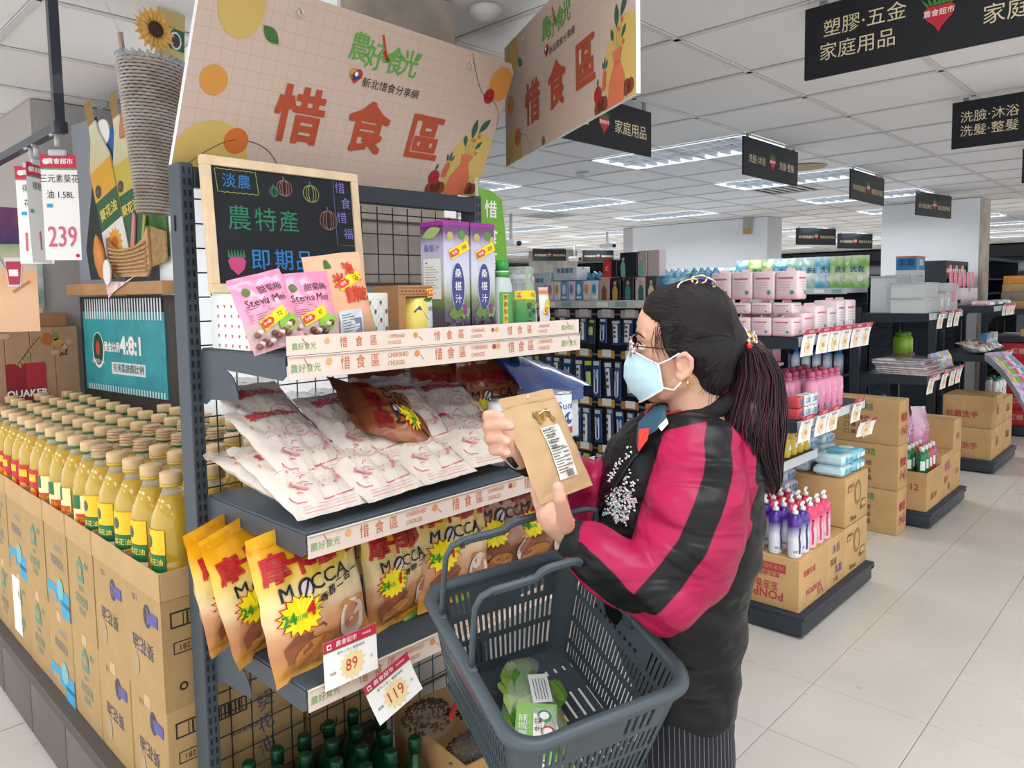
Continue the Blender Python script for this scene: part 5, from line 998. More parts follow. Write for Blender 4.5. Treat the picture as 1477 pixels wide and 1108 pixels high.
# green shampoo boxes between shelf one and two at the back
for i in range(4): carton(3.26+i*.105,1.6,1.176,.095,.06,.13,['green boxed shampoo, %s from the left above the pink bottles','pink boxed shampoo, %s from the left above the pink bottles'][i==3]%NTH[i],col=ramp_mat(((0,'1f5c3a'),(.5,'4f8a5a'),(1,'a8c8a8')) if i<3 else ((0,'c84a7c'),(.4,'dca0c0'),(1,'dfa8c8')),rough=.4,noise=.3,ns=3),name='shampoo_box',front=(('植萃',.4,.85,.02,PAPER),))
t=thing('riser_shelf','white riser board behind the pink bottles','shelf',(3.17,1.585,1.158)); MB().rbox((0,0,0),(.5,.1,.016),WHITE,r=.002,seg=1).build('riser_board',t); [MB().box((x,.02,-.19),(x+.01,.09,0),WHITE).build('riser_leg',t) for x in (.0,.49)]
t=thing('small_inner_shelf','short steel shelf with a white rail under the pink bottles','shelf',(3.165,1.40,.725)); MB().rbox((0,0,0),(.47,.30,.03),SH,r=.003).build('board',t); MB().rbox((-.002,-.006,-.01),(.472,0,.034),RL,r=.002,seg=1).build('price_rail',t)
for i in range(6):
    t=thing('yellow_bottle','yellow detergent bottle, %s from the left on the third shelf'%NTH[i],'bottle',(3.215+i*.073,1.445,.756)); MB().lathe([(.026,0),(.03,.006),(.03,.11),(.018,.135),(.012,.14)],mat('e3c44a',.35,coat=.3),n=14).build('bottle_body',t); MB().lathe([(.013,.138),(.013,.156),(0,.158)],mat('e8e4d8',.4),n=12).build('cap',t); a=MB(); CS=lambda u,v:V((.0312*math.sin(u/.03),-.0312*math.cos(u/.03),v)); a.disc(0,.05,.014,CS,PAPER,n=12); a.text('XO',0,.095,.022,CS,mat('8a2a2a',.5)); a.build('bottle_label',t)
# free standing carton stack
for k in range(3): carton(4.885,1.38,.0+k*.283,.19,.46+.04*(k==2),.281,'tall brown carton in the stack between two endcaps, %s from the floor'%NTH[k],front=(('小心',.5,.3,.07,PK),('輕放',.5,.6,.06,PK)),side=(('洗潔精',.55,.8,.05,GN),('□ ■ 檸檬',.5,.55,.035,BN),('□ ■ 紅茶',.5,.38,.035,BN),('□ ■ 柑橘',.5,.22,.035,BN)))
# second endcap
MW=['2f9a6a','e0703a','2f9a6a','d8602c']
def mouth(c,cc):
    t=thing('mouthwash_bottle','','bottle'); MB().lathe([(.032,0),(.035,.006),(.035,.12),(.03,.135),(.014,.15)],mat(c,.12,trans=.35,coat=.4),n=14,sy=.75).build('bottle_body',t); MB().lathe([(.0165,.148),(.0165,.172),(.012,.178),(0,.178)],mat(cc,.4),n=12).build('cap',t)
    a=MB(); CS=lambda u,v:V((-.0362*math.cos(u/.034+.5),-.0275*math.sin(u/.034+.5),v)); a.rect(-.015,.03,.02,.09,CS,mat('e8f0ea',.4),nx=4); a.build('bottle_label',t); return t
mp=[mouth('1f9058','dfeee6'),mouth('e0602a','f0e6e0'),mouth('c85aa8','f0dcea')]; fs=[0,0,0]
carton(5.165,1.29,.107,.34,.37,.25,'brown open carton of mouthwash at the corner of the second deck',open_=.12,front=(('漱口水',.5,.3,.05,PK),),side=(('漱口水',.3,.25,.05,PK),('12',.8,.6,.06,PK)))
carton(5.51,1.29,.107,.29,.37,.30,'brown carton with pink emblem, middle of the second deck',front=(('香氛',.5,.7,.07,mat('c85a8a',.8)),('洗衣',.4,.4,.05,PK),('精',.7,.2,.05,BN)))
carton(5.81,1.29,.107,.215,.37,.26,'brown carton at the right end of the second deck, lower',front=(('立白',.5,.5,.05,PK),)); carton(5.81,1.29,.369,.215,.37,.24,'brown carton at the right end of the second deck, upper',front=(('立白',.5,.5,.05,PK),))
for i in range(4):
    for j in range(4):
        q=0 if (i<2 ) else 1; q=2 if (i==3 and j==0) else q; src=mp[q]; o=src if not fs[q] else dup(src); fs[q]=1
        o['label']='%s mouthwash bottle, %s across and %s deep in the open carton'%(['green','orange','violet'][q],NTH[i],NTH[j]); o['group']='mouthwash bottles'; o.location=(5.215+i*.08,1.335+j*.08,.245 if False else .2385+.1)
for i in range(3):
    t=thing('laundry_bag',['purple film laundry bag behind the mouthwash, left','purple pink laundry bag behind the mouthwash, middle','pale pink laundry bag behind the mouthwash, right'][i],'bag'); b,S=pouch('bag_body',t,.24,.30,.10,ramp_mat(((0,['7a4a70','a85a9a','d87ab8'][i]),(.5,['6a3a5c','c07ab0','e4a8cc'][i]),(1,['8a5a78','d8b0cc','f0d4e2'][i])),rough=.25,noise=.5,ns=3,coat=.6),seed=40+i,wr=.006,nx=12,nz=14)
    a=MB(); a.text('洗衣精',0,.15,.05,S,PAPER); a.build('bag_print',b); put(t,(5.32+i*.2,1.56-.04*i,.40),-.1,.05*i,-.1)
o=thing('white_jug','white detergent jug with handle behind the laundry bags','bottle',(5.35,1.62,.62)); MB().lathe([(.05,0),(.055,.01),(.055,.12),(.03,.17),(.018,.18)],mat('e6e8e6',.35),n=14,sy=.7).build('jug_body',o); MB().tube([(.03,0,.165),(.07,0,.15),(.075,0,.1),(.052,0,.07)],.01,mat('e6e8e6',.35),n=7).build('jug_handle',o); MB().lathe([(.02,.18),(.02,.205),(0,.207)],mat('5a6a9a',.4),n=12).build('cap',o); MB().box((-.06,-.05,-.22),(.06,.05,0),CARD2).build('stand_block',o)
for k in range(7):
    t=thing('flat_pack','flat film covered pack, %s from the bottom of the pile on the second endcap'%NTH[k],'pack',(5.17+.01*(k%3),1.30+.008*k,.977+k*.0135),(0,0,.06*((k*7)%3-1))); c=['c8c0c8','d8b8b8','b8bcc4','e0d0d0','a8a0a8','d0d4dc','b8a8b0'][k]
    MB().rbox((0,0,0),(.44,.30,.012),mat(c,.25,coat=.6,var=.25,vs=20),r=.005).build('pack_body',t); MB().box((.05,-.001,.003),(.3,.0,.009),mat('8a4a5c',.5)).build('pack_label',t)
for k in range(9):
    t=thing('small_pouch','small violet and blue pouch on the second endcap, %s from the left'%NTH[k],'pouch'); b,S=pouch('pouch_body',t,.07,.12,.02,mat(['7a4a86','c8a0c8','6a8ac0','8ac0dc','a8d0e0','dca04a','7ab0dc','b89ac8','e0b060'][k],.3,coat=.5,var=.3,vs=40),seed=50+k,nx=8,nz=8); a=MB(); a.disc(0,.07,.018,S,PAPER,n=10); a.build('pouch_print',b); put(t,(5.50+.055*k,1.34,.98),-.35,.05*((k%3)-1),0)
TUB=mat('f4f7f9',.15,alpha=.78,coat=.6)
for k,(x,y,z,w_,d_,h_,lb) in enumerate(((5.17,1.33,1.377,.30,.2,.095,'clear plastic tub, lower of two at the left of the second endcap'),(5.17,1.33,1.475,.30,.2,.095,'clear plastic tub, upper of two at the left of the second endcap'),(5.50,1.33,1.377,.12,.18,.12,'clear plastic tub standing on end beside the stacked tubs'),(5.64,1.32,1.377,.10,.18,.13,'clear plastic tub second on end beside the stacked tubs'),(5.76,1.33,1.377,.22,.22,.19,'large wrapped clear tub at the right of the second endcap'),(5.25,1.52,1.377,.28,.16,.24,'tall clear tub rear left on the second endcap'),(5.56,1.52,1.377,.26,.16,.25,'tall clear tub rear middle on the second endcap'))):
    t=thing('plastic_tub',lb,'container',(x,y,z)); m=MB(); e=.003
    for a_,b_ in (((0,0,0),(w_,e,h_)),((0,d_-e,0),(w_,d_,h_)),((0,e,0),(e,d_-e,h_)),((w_-e,e,0),(w_,d_-e,h_)),((e,e,0),(w_-e,d_-e,e))): m.box(a_,b_,TUB)
    m.build('tub_wall',t); MB().rbox((-.006,-.006,h_-.008),(w_+.006,d_+.006,h_+.002),mat('dfe6ea',.2,trans=.3,coat=.5),r=.003).build('tub_lid',t)
    if k>1: a=MB(); a.rect(w_*.3,h_*.3,w_*.7,h_*.7,SY(0),mat(['e4dcd4','d8e0e4','d88a9a','c8d0d8','e0c8c8'][k-2],.5)); a.build('tub_label',t)
t=carton(5.84,1.56,1.665,.20,.14,.10,'blue detergent box with orange edge on the second endcap top',col=mat('3a86b4',.4,coat=.3),name='detergent_box',front=(('潔霸',.5,.5,.05,PAPER),),side=(('潔霸',.5,.5,.06,mat('2a5a9a',.4)),)); MB().box((-.001,-.001,.09),(.201,.141,.101),mat('d87a3c',.5)).build('orange_edge',t); MB().box((0,0,-.289),(.2,.14,0),TUB).build('box_stand',t)
# pale film packs on top of second row
for k in range(16):
    y=1.72+k*.1; c=[('7ab84c','dfe8c8'),('8ac8b8','e8f4f0'),('3aa8c8','d8ecf4'),('9ac83c','e4ecb0'),('2a9ad0','9ad8ec'),('3aa0d0','c8e8f4')][min(5,(k*5)//9) if k%2 else (k%3)]
    t=thing('detergent_refill_pouch','%s refill pouch of detergent from the near end on the second long shelf'%NTH[k],'pouch',group='refill pouches'); b,S=pouch('pouch_body',t,.15,.22-.05*(k>8),.05,ramp_mat(((0,c[0]),(.35,c[1]),(.7,c[0]),(1,c[1])),rough=.25,noise=.7,ns=3,coat=.6),seed=60+k,nx=10,nz=12,wr=.004)
    a=MB(); a.text('洗衣',0,.12,.045,S,mat('2a6a9a',.4),bold=.03); a.disc(.02,.06,.02,S,PAPER,n=10); a.build('pouch_print',b); put(t,(5.25,y+.05,1.546),-.12,0,-PI/2+.3)
for k in range(12): wipes((5.18,1.78+k*.135,1.546),.03,.12,.05,['c8e4ec','8fc8b8'][k%2],'3a9ac0','flat wipes pack lying before the refill pouches, %s from the near end'%NTH[k]) if False else None
for k in range(7):   # twisted blue and violet bags over the pink packs, top of the nearest row
    t=thing('twisted_bag','%s twisted film bag top from the endcap on the nearest long shelf'%['blue','blue','blue','violet','blue','blue','blue'][k],'bag',group='twisted bags'); t['label']='%s twisted film bag, %s along the top of the nearest long shelf'%(['blue','sky blue','deep blue','violet','bright blue','pale blue','blue grey'][k],NTH[k])
    b,S=pouch('bag_body',t,.17,.13,.07,mat(['2f9ad0','4ab0dc','2a86c8','b070b8','2f9ad0','8ac8e0','5a98c0'][k],.25,coat=.7,two=['8ad0ec','c8e8f4','6ac0e8','dcb0dc','7ac8e8','d8f0f4','b0d0e0'][k],vs=30),seed=80+k,nx=12,nz=10,wr=.007); 
    for q in range(4): MB().tube([(-.05+.033*q,0,.115),(-.055+.035*q,.01*(q%2),.135),(-.04+.035*q,.005,.15)],[.018,.009,.016],b.data.materials[0],n=6).build('twist',b)
    put(t,(3.30,1.84+k*.165,1.501),-.1,0,-PI/2+.2)
t=carton(3.24,1.74,1.501-.0,.12,.13,.10,'purple boxed packet with white scroll behind the shopper hair clip',col=mat('5a3494',.4,coat=.3),name='purple_box',side=(('蘇菲',.5,.5,.05,PAPER),))
# boxes on the near row, seen left of the head
k=0
for i,(y0,h_,c_,s_,lb) in enumerate(((2.02,.115,'3f4348','d8c8a0','dark grey box with a small pictured figure'),(2.08,.115,'c9b8bc','3a6a60','pale box with a green clad figure'),(2.16,.115,'2a3038','3f8a84','dark box with a teal figure'),(2.24,.115,'1c232c','c89a50','black box with a golden figure'),(2.31,.12,'c8a8ac','8a5a34','pink box with a long haired figure'))):
    t=thing('boxed_razor',lb+' on the nearest long shelf','box',(3.17,y0,1.501)); MB().rbox((0,0,0),(.05,.068,h_),mat(c_,.35,coat=.3),r=.002,seg=1).build('carton',t); a=MB(); SL=lambda u,v:V((-.0012,.068-u,v)); a.flat([(.02,.0),(.05,.0),(.052,.05),(.042,.075),(.028,.075),(.018,.05)],SL,mat(s_,.5)); a.disc(.035,.088,.009,SL,mat('c8a080',.5),n=10,rz=.012); a.rect(.004,h_-.014,.012,h_-.004,SL,RED); a.build('box_print',t)
for i,(y0,z,w_,h_,c_,lb) in enumerate(((2.01,1.62,.07,.13,'c0b0b4','pale boxed set stacked upper right of the dark ones'),(2.085,1.62,.055,.13,'b8a8a4','brown boxed set stacked on the figure boxes'),(2.145,1.62,.105,.125,'1a212c','black boxed set with a pale figure, stacked on the figure boxes'),(2.27,1.625,.085,.085,'181c26','black and red boxed set at the left of the upper boxes'))):
    t=thing('boxed_set',lb,'box',(3.18,y0,z)); MB().rbox((0,0,0),(.06,w_,h_),mat(c_,.35,coat=.3),r=.002,seg=1).build('carton',t); a=MB(); SL=lambda u,v:V((-.0012,w_-u,v))
    if i==3: a.rect(.0,0,w_*.62,h_,SL,mat('d83a34',.4)); a.text('C',.025,.04,.03,lay(SL),PAPER)
    elif i: a.flat([(.01,0),(.035,0),(.036,.055),(.028,.08),(.014,.08),(.006,.055)],SL,mat('7ab0a0',.5)); a.disc(.022,.092,.008,SL,mat('d8b8a0',.5),n=10); a.rect(.004,h_-.014,.012,h_-.004,SL,RED)
    a.build('box_print',t) if a.v else None
for i in range(7):
    t=thing('toothbrush_box',['light blue','pale orange','deep blue','lilac','sky blue','white','pale pink'][i]+' toothbrush box, %s from the figure boxes on the nearest long shelf'%NTH[i],'box',(3.17,2.385+i*.052,1.501)); MB().rbox((0,0,0),(.03,.047,.105),mat(['dfe9f2','f0e0d4','4a9ad0','e0d8ec','5ab0dc','eef0f2','f0dce0'][i],.35,coat=.4),r=.002,seg=1).build('carton',t); a=MB(); SL=lambda u,v:V((-.0012,.047-u,v)); a.disc(.023,.06,.014,SL,mat(['4a9ad0','e0a070','e6f2fa','9a8ac8','dff0fa','e0b050','d88aa0'][i],.4),n=12,rz=.028); a.rect(.008,.01,.04,.022,SL,PAPER); a.build('box_print',t)
for i,(y0,z,w_,h_,c_,lb) in enumerate(((2.74,1.501,.22,.16,'cfe2ec','pale blue boxed set behind the clear tea jar'),(2.55,1.61,.17,.075,'dfeaf2','white and blue box lying on the toothbrush boxes'),(2.97,1.501,.16,.19,'2a8acc','bright blue box farthest left on the nearest long shelf'))): t=carton(3.2,y0,z,.12,w_,h_,lb,col=mat(c_,.35,coat=.4),name='boxed_set',side=(('專業護理',.5,.7,.03,mat('2f7ab8',.5)),))
# hanging cord packs on the near row
PEG=mat('9aa0a6',.35,metal=.8)
protos=[]
for q in range(4):
    t=thing('cord_pack','','pack'); c=['173c78','10284e','1d4a8a','22406c'][q]; b=MB().rbox((-.004,-.03,-.20),(.004,.03,0),mat(c,.3,coat=.5),r=.002,seg=1).build('blister_card',t)
    a=MB(); SL=lambda u,v:V((-.0055,-u,v)); a.rect(-.022,-.03,.022,-.008,SL,mat(['d8dce0','c8d838','dfe3e8','e0e4e6'][q],.4)); a.build('card_header',t)
    m=MB(); 
    if q in(0,3): m.rbox((-.022,-.012,-.18),(-.004,.012,-.035),mat('e6e8e8',.35),r=.005); [m.box((-.0235,-.007,-.07-.034*k),(-.022,.007,-.052-.034*k),mat('4a5058',.4)) for k in range(3)]
    elif q==1: m.rbox((-.02,-.016,-.13),(-.004,.016,-.06),mat('b8d88a',.35),r=.008)
    else: m.tube([(-.01,-.012,-.05),(-.012,-.012,-.17),(-.012,0,-.18),(-.012,.012,-.17),(-.01,.012,-.05)],.005,mat('d8dde6',.35),n=6); m.rbox((-.018,-.008,-.1),(-.006,.008,-.06),mat('9ab0d0',.35),r=.003)
    m.build('plug_bar',t); protos.append(t)
used=set()
for r_,z in enumerate((1.40,1.17,.90,.64)):
    for i in range(17):
        y=1.90+i*.073+RND.uniform(-.012,.012); q=[(i*3+1)%4,[0,2,3,2,1][i%5],[2,3,2,0][i%4],[2,0,2,3,1][i%5]][r_]; src=protos[q]; o=src if q not in used else dup(src); used.add(q)
        o['label']='blue carded cord pack on the pegs, %s tier down, %s from the endcap'%(NTH[r_],NTH[i]); o['group']='cord packs on the nearest long shelf'; o.location=(3.30 if r_ else 3.26,y,z+RND.uniform(-.008,.008)); o.rotation_euler=(RND.uniform(-.05,.05),RND.uniform(-.03,.03),RND.uniform(-.3,.3)); o.scale=(1,RND.uniform(.8,1.0),.68 if r_==0 else RND.uniform(.9,1.12))
for r_,z in enumerate((1.415,1.195,.925,.665)):
    t=MB().rbox((0,0,0),(.012,1.26,.012),PEG,r=.002,seg=1).build('peg_rail',rowA,loc=(.14,.06,z)); MB().box((.012,.0,.0),(.31,.008,.01),PEG).build('arm',t); MB().box((.012,1.24,.0),(.31,1.248,.01),PEG).build('arm',t)
    for i in range(8): MB().box((-.008,.03+i*.155,-.012),(-.004,.03+i*.155+.11,.03),[mat('b8803c',.5),mat('c8a050',.5)][i%2] if r_ else mat('d8c0c8',.5)).build('strip',t); MB().box((-.011,.05+i*.155,-.004),(-.008,.05+i*.155+.06,.034),PAPER).build('strip_card',t)
# backs of the second row
for k in range(18):
    t=thing('spray_can','blue and white can inside the second long shelf, %s tier, %s along'%(NTH[k//9],NTH[k%9]),'can',(5.25,1.88+(k%9)*.075,[1.19,.95][k//9])); MB().lathe([(.03,0),(.031,.006),(.031,.13),(.02,.15),(0,.152)],ramp_mat(((0,'2a7ac0'),(.5,'e0e8ee'),(1,'1f6ab4')),rough=.35),n=12).build('can_body',t); MB().lathe([(.02,.15),(.02,.17),(0,.172)],mat('2f6ab0',.4),n=10).build('can_cap',t)
[MB().rbox((0,0,0),(.42,2.0,.018),SH,r=.002,seg=1).build('inner_board',rowB,loc=(.02,.05,zz)) for zz in (.93,1.17)]
for k in range(2):
    t=thing('green_canister',['lime green canister under the tubs of the second endcap, left','lime green canister under the tubs of the second endcap, right'][k],'canister',(5.72+.11*k,1.62,1.07)); MB().lathe([(.045,0),(.05,.006),(.05,.1),(.04,.12),(.02,.13),(0,.13)],mat('9ac83c',.35),n=16).build('canister_body',t); MB().lathe([(.035,.12),(.035,.15),(0,.152)],mat('5a9a2c',.4),n=14).build('lid',t); MB().box((-.05,-.05,-.095),(.05,.05,0),mat('b84a9a',.5)).build('stand_box',t)
# third endcap
for i,(z,lb) in enumerate(((.107,'lower'),(.37,'upper'))):
    carton(7.03,1.29,z,.42,.36,.26,'brown carton printed SOBDEAL style red seals on the third deck, %s left'%lb if False else 'brown carton with red print on the third deck, %s left'%lb,side=(('抗菌洗手',.4,.4,.06,PK),),front=(('洗',.5,.5,.08,PK),))
    carton(7.46,1.29,z,.40,.36,.26-.06*i,'brown carton with red print on the third deck, %s right'%lb,front=(('乳液',.5,.5,.07,BN),))
for i in range(5):
    t=thing('lotion_jug',['white jug with green cap, %s on the third deck cartons','white jug with blue cap, %s on the third deck cartons'][i==3]%NTH[i],'bottle',(7.50+.075*i*1.0,1.36+.06*(i%2),.572)); MB().lathe([(.036,0),(.04,.006),(.04,.12),(.03,.14),(.014,.145)],mat('e8ecea',.3),n=14,sy=.7).build('jug_body',t); MB().lathe([(.018,.143),(.018,.17),(0,.172)],mat('2a5ab4' if i==3 else '2a8a5a',.4),n=10).build('cap',t); a=MB(); CS=lambda u,v:V((.0412*math.sin(u/.04),-.029*math.cos(u/.04),v)); a.disc(0,.06,.018,CS,mat('3a4a9a',.4),n=10); a.disc(.004,.063,.011,lay(CS),PAPER,n=10); a.build('jug_label',t)
for k in range(5):
    t=thing('activity_pack',['grey','blue','green','orange','violet'][k]+' edged flat pack leaning off the third endcap cartons','pack'); m=MB(); nx=8; vs=[]
    for j in range(2):
        for i in range(nx+1): q=i/nx; vs.append((.02*math.sin(q*3)+0,-.46*q*.42+.0,-.50*q-.10*math.sin(q*PI))) if False else vs.append((.30*j,-.0,0))
    S=lambda u,v,k=k:V((u,-.34*v+0.0,-.42*v+.06*math.sin(v*PI)+.012*k))
    m.rect(0,0,.30,1,S,mat(['8a8f98','4a8ac8','6ab04a','d8a03c','9a7ab8'][k],.3,coat=.6,two=['c8d0d8','d8ecf8','dff0c8','b8d8f0','e0d0e8'][k],vs=16),nx=1,nz=10); m.rect(0,0,.30,1,lambda u,v:S(u,v)+V((0,.001,-.008)),mat('d8dce0',.4),nx=1,nz=10); m.build('pack_sheet',t)
    a=MB(); L1=lambda u,v:S(u,v)+V((0,-.001,.002)); [a.rect(.03+.05*(q%5),.15+.14*(q//5),.07+.05*(q%5),.25+.14*(q//5),L1,mat(['e0d048','d85a6a','4aa0d0','6ac050','e8e8e8'][(q*3)%5],.4)) for q in range(20)] if k==4 else a.rect(.05,.1,.25,.2,L1,PAPER); a.build('pack_print',t); put(t,(6.93,1.34,.955),0,0,-.35)
for k in range(5):
    t=thing('film_bag',['brown and clear film bag, %s on the lower shelf of the third endcap'%NTH[k]][0],'bag'); b,S=pouch('bag_body',t,.15,.22,.06,mat(['a8938c','b8b4b4','8a7a74','c0c0c4','a89a9c'][k],.12,coat=1,alpha=1,two=['e0dcd8','d8dce0','c8b8b0','e8ecf0','d0c8c8'][k],vs=22),seed=90+k,nx=12,nz=12,wr=.01); a=MB(); a.disc(0,.1,.03,S,mat('b86a4a',.5),n=8); a.build('bag_print',b); put(t,(7.10+.155*k,1.36,1.0),-1.25,0,.12*(k%3-1))
for k in range(8):
    t=thing('small_carton',['blue','lilac','sky blue','orange','blue green','pale blue','pink','white'][k]+' small carton upright at the right of the third endcap','box',(7.42+.055*k,1.42,.977)); MB().rbox((0,0,0),(.05,.05,.15),mat(['4a8ac8','9a8ac0','6ac0e0','e0a060','4aa8a0','a8d0e8','e0a8b8','e8e8ea'][k],.35,coat=.3),r=.002,seg=1).build('carton',t); a=MB(); a.disc(.025,.09,.016,SY(0),PAPER,n=10); a.build('box_print',t)
for k in range(6):
    t=thing('pink_ladle','pink handled kitchen ladle, %s from the left on the third endcap'%NTH[k],'ladle',(7.05+.15*k,1.62,1.49),(0,0,.1*k)); MB().tube([(0,0,.05),(0,0,.10),(0,0,.18)],[.011,.014,.012],mat('ee9aac',.35),n=8).build('handle',t); MB().tube([(0,0,-.06),(0,0,.06)],.003,mat('c8ccd0',.25,metal=.9),n=6).build('shaft',t); MB().lathe([(0,-.105),(.025,-.1),(.04,-.08),(.044,-.062),(.04,-.062),(.022,-.09),(0,-.095)],mat('c8ccd0',.25,metal=.9) if k>1 else BLACK,n=14).build('scoop',t)
t=carton(7.22,1.58,1.377,.60,.1,.15,'pale pink patterned box behind the ladles on the third endcap',col=mat('f0dce0',.5,var=.08,vs=30),name='patterned_box'); 
for k in range(7):
    t=thing('blister_pack','pink and grey blister pack lying on the third endcap, %s along'%NTH[k],'pack',(7.03+.115*k,1.34,1.377),(0,0,.2*((k%3)-1))); MB().rbox((0,0,0),(.11,.14,.04),mat(['e0a0b0','b8c0cc','d8c8d0','c0ccd8','e8b0c0','ccd4e0','d0d8e0'][k],.15,coat=.8,two=['f0dce0','e0e8f0','f0e8ec','8aa0c0','f0d0d8','a0b4cc','e8f0f4'][k],vs=50),r=.016,seg=2).build('pack_body',t); MB().box((.02,-.001,.01),(.09,.0,.03),PAPER).build('pack_label',t)
# farthest red carton display and tall dark racks
for k in range(30):
    i,j=k%6,k//6; carton(8.98+.145*i,1.29,.107+j*.17 if j<2 else .107+j*.17,.14,.3,.165,'red carton in the far red wall, %s column, %s layer'%(NTH[i],NTH[j]),col=mat('c02c34',.45,var=.1,vs=8),name='red_carton',front=(('紅標',.5,.5,.05,mat('d8b8a0',.5)),),side=(('紅標',.5,.5,.06,mat('d8b8a0',.5)),))
for k in range(7): t=thing('pink_can','pink lidded can, %s from the left on the far right endcap'%NTH[k],'can',(9.02+.12*k,1.34,1.10)); MB().lathe([(.05,0),(.05,.09),(.045,.1)],mat('c83a5a',.4,var=.2,vs=60),n=14).build('can_body',t); MB().lathe([(.05,.1),(.05,.125),(0,.127)],mat('e8d8dc',.4),n=14).build('can_lid',t)
carton(8.98,1.31,1.021,.84,.12,.075,'long brown tray carton under the pink cans',front=(('■■■■■',.7,.5,.04,BN),))
for k in range(4): carton(9.0+.05*k,1.32,1.301+.085*k,.78-.06*k,.3,.084,'flat %s carton in the pile on the far right endcap'%['brown','grey printed','tan','orange'][k],col=mat(['b08a5a','8a8078','b89868','d8963c'][k],.6,var=.1,vs=20),front=(('■■■',.5,.5,.035,BN),))
for k,(x,y,w_,h_,lb) in enumerate(((8.3,1.96,.92,1.80,'dark snack rack with red and white packs behind the third endcap'),(11.5,2.3,2.6,1.93,'tall dark wire rack with red banner beyond the third endcap'),(12.5,1.5,3.0,1.75,'far dark rack at the right edge beyond the third endcap'))):
    t=thing('dark_rack',lb,'rack',(x,y,0)); 
    for a_,b_ in (((0,0,0),(.05,.4,h_)),((w_-.05,0,0),(w_,.4,h_)),((.05,0,h_-.04),(w_-.05,.4,h_)),((.05,.36,0),(w_-.05,.4,h_-.04))): MB().box(a_,b_,SH).build('rack_panel',t)
    for z in (1.2,1.42,1.62):
        if z<h_-.1: MB().box((.05,0,z),(w_-.05,.36,z+.02),SH).build('rack_shelf',t)
for k in range(30):
    i,j=k%10,k//10; t=thing('snack_pack','red and white snack pack in the far rack, %s tier, %s along'%(NTH[j],NTH[i]),'pack',(8.36+.081*i,1.97,[1.22,1.44,1.64][j])); MB().rbox((0,0,0),(.075,.05,.14),mat(['b8303a','d8d4d0','3a2024'][(i+j)%3],.4,var=.2,vs=40),r=.008).build('pack_body',t); MB().box((.015,-.001,.04),(.065,0,.08),PAPER).build('pack_label',t)
# cameras under the ceiling and the notice plate on the far pillar
for k,(u,v,dd) in enumerate(((876,355,12),(829,374,15),(737,352,9))):
    p=at(u,v,d=dd); t=thing('security_camera','small white ceiling camera, %s'%['left of the far white pillar','lower one far left of the pillar','beside the green banner'][k],'camera',p); MB().rbox((-.07,-.12,-.03),(.07,.12,.05),mat('d0d4d8',.4),r=.02).build('camera_body',t); MB().tube([(0,0,.05),(0,0,2.5-p.z)],.02,mat('b8bcc0',.4),n=8).build('ceiling_stem',t); MB().lathe([(.03,0),(.03,.03)],BLACK,n=12,X=Matrix.Translation((0,-.15,0))@Matrix.Rotation(-PI/2,4,'X')).build('lens',t)
p=at(1079,327,x=9.49); t=thing('wall_notice','small beige framed fitting high on the far white pillar','sign',(9.46,p.y,p.z)); MB().rbox((0,-.06,-.1),(.03,.06,.12),mat('b8b4a8',.5),r=.004).build('fitting_body',t); MB().box((-.002,-.055,-.095),(0,.055,-.03),mat('c89a3c',.5)).build('yellow_plate',t)
t=thing('metal_pillar','distant grey metal clad post left of the juice cartons shelf','pillar',(13.0,10.9,0)); MB().box((0,0,0),(.7,.9,2.495),mat('b0aeaa',.35,metal=.5,var=.2,vs=3)).build('cladding',t); MB().box((-.01,.2,1.7),(0,.7,2.0),PAPER).build('plate',t)
# ---------------------------------------------------------------- the shopper
from mathutils.bvhtree import BVHTree
def P(u,v,d): return at(u,v,d=d)
def px(n,d): return n*d/F_PX
def ell(mb,c,ax,r,m,n=20,k=12):
    """ellipsoid: centre, 3 axes, 3 radii"""
    vs=[];fs=[]
    for j in range(k+1):
        t=PI*j/k
        for i in range(n): g=2*PI*i/n; vs.append(c+ax[0]*(r[0]*math.sin(t)*math.cos(g))+ax[1]*(r[1]*math.sin(t)*math.sin(g))+ax[2]*(r[2]*math.cos(t)))
    for j in range(k):
        for i in range(n): fs.append((j*n+i,(j+1)*n+i,(j+1)*n+(i+1)%n,j*n+(i+1)%n))
    mb.add(vs,fs,m)
def caps(mb,pts,m,n=14):
    """tapered limb through (point, radius) joints, ball at each joint"""
    for i,(p,r) in enumerate(pts):
        ell(mb,p,(V((1,0,0)),V((0,1,0)),V((0,0,1))),(r,r,r),m,n,8)
        if i: 
            q,s=pts[i-1]; mb.tube([q.lerp(p,t/6) for t in range(7)],[s+(r-s)*t/6 for t in range(7)],m,n=n)
def fuse(mb,name,parent,voxel,smooth=4,fn=None,mats=None):
    """one continuous skin grown over the overlapping shapes"""
    o=mb.build('tmp'); md=o.modifiers.new('r','REMESH'); md.mode='VOXEL'; md.voxel_size=voxel; md.use_smooth_shade=True
    sm=o.modifiers.new('s','SMOOTH'); sm.iterations=smooth; sm.factor=.5
    dg=bpy.context.evaluated_depsgraph_get(); me=bpy.data.meshes.new_from_object(o.evaluated_get(dg)); bpy.data.objects.remove(o)
    me.materials.clear(); me.name=name
    for m in mats: me.materials.append(m)
    if fn:
        nn=[v.normal.copy() for v in me.vertices]
        for v,n_ in zip(me.vertices,nn): v.co=v.co+n_*fn(v.co)
        me.update()
    for p in me.polygons: p.use_smooth=True
    ob=bpy.data.objects.new(name,me); COL.objects.link(ob); ob.parent=parent; return ob
LFT=V((-.689,.7246,0)).normalized(); AWY=V((.7217,.6879,0)).normalized(); UP=V((0,0,1))
FW=(LFT*math.cos(.28)+AWY*math.sin(.28)).normalized(); SD=UP.cross(FW).normalized()    # SD: her left, towards the camera
if SD.dot(AWY)>0: SD=-SD
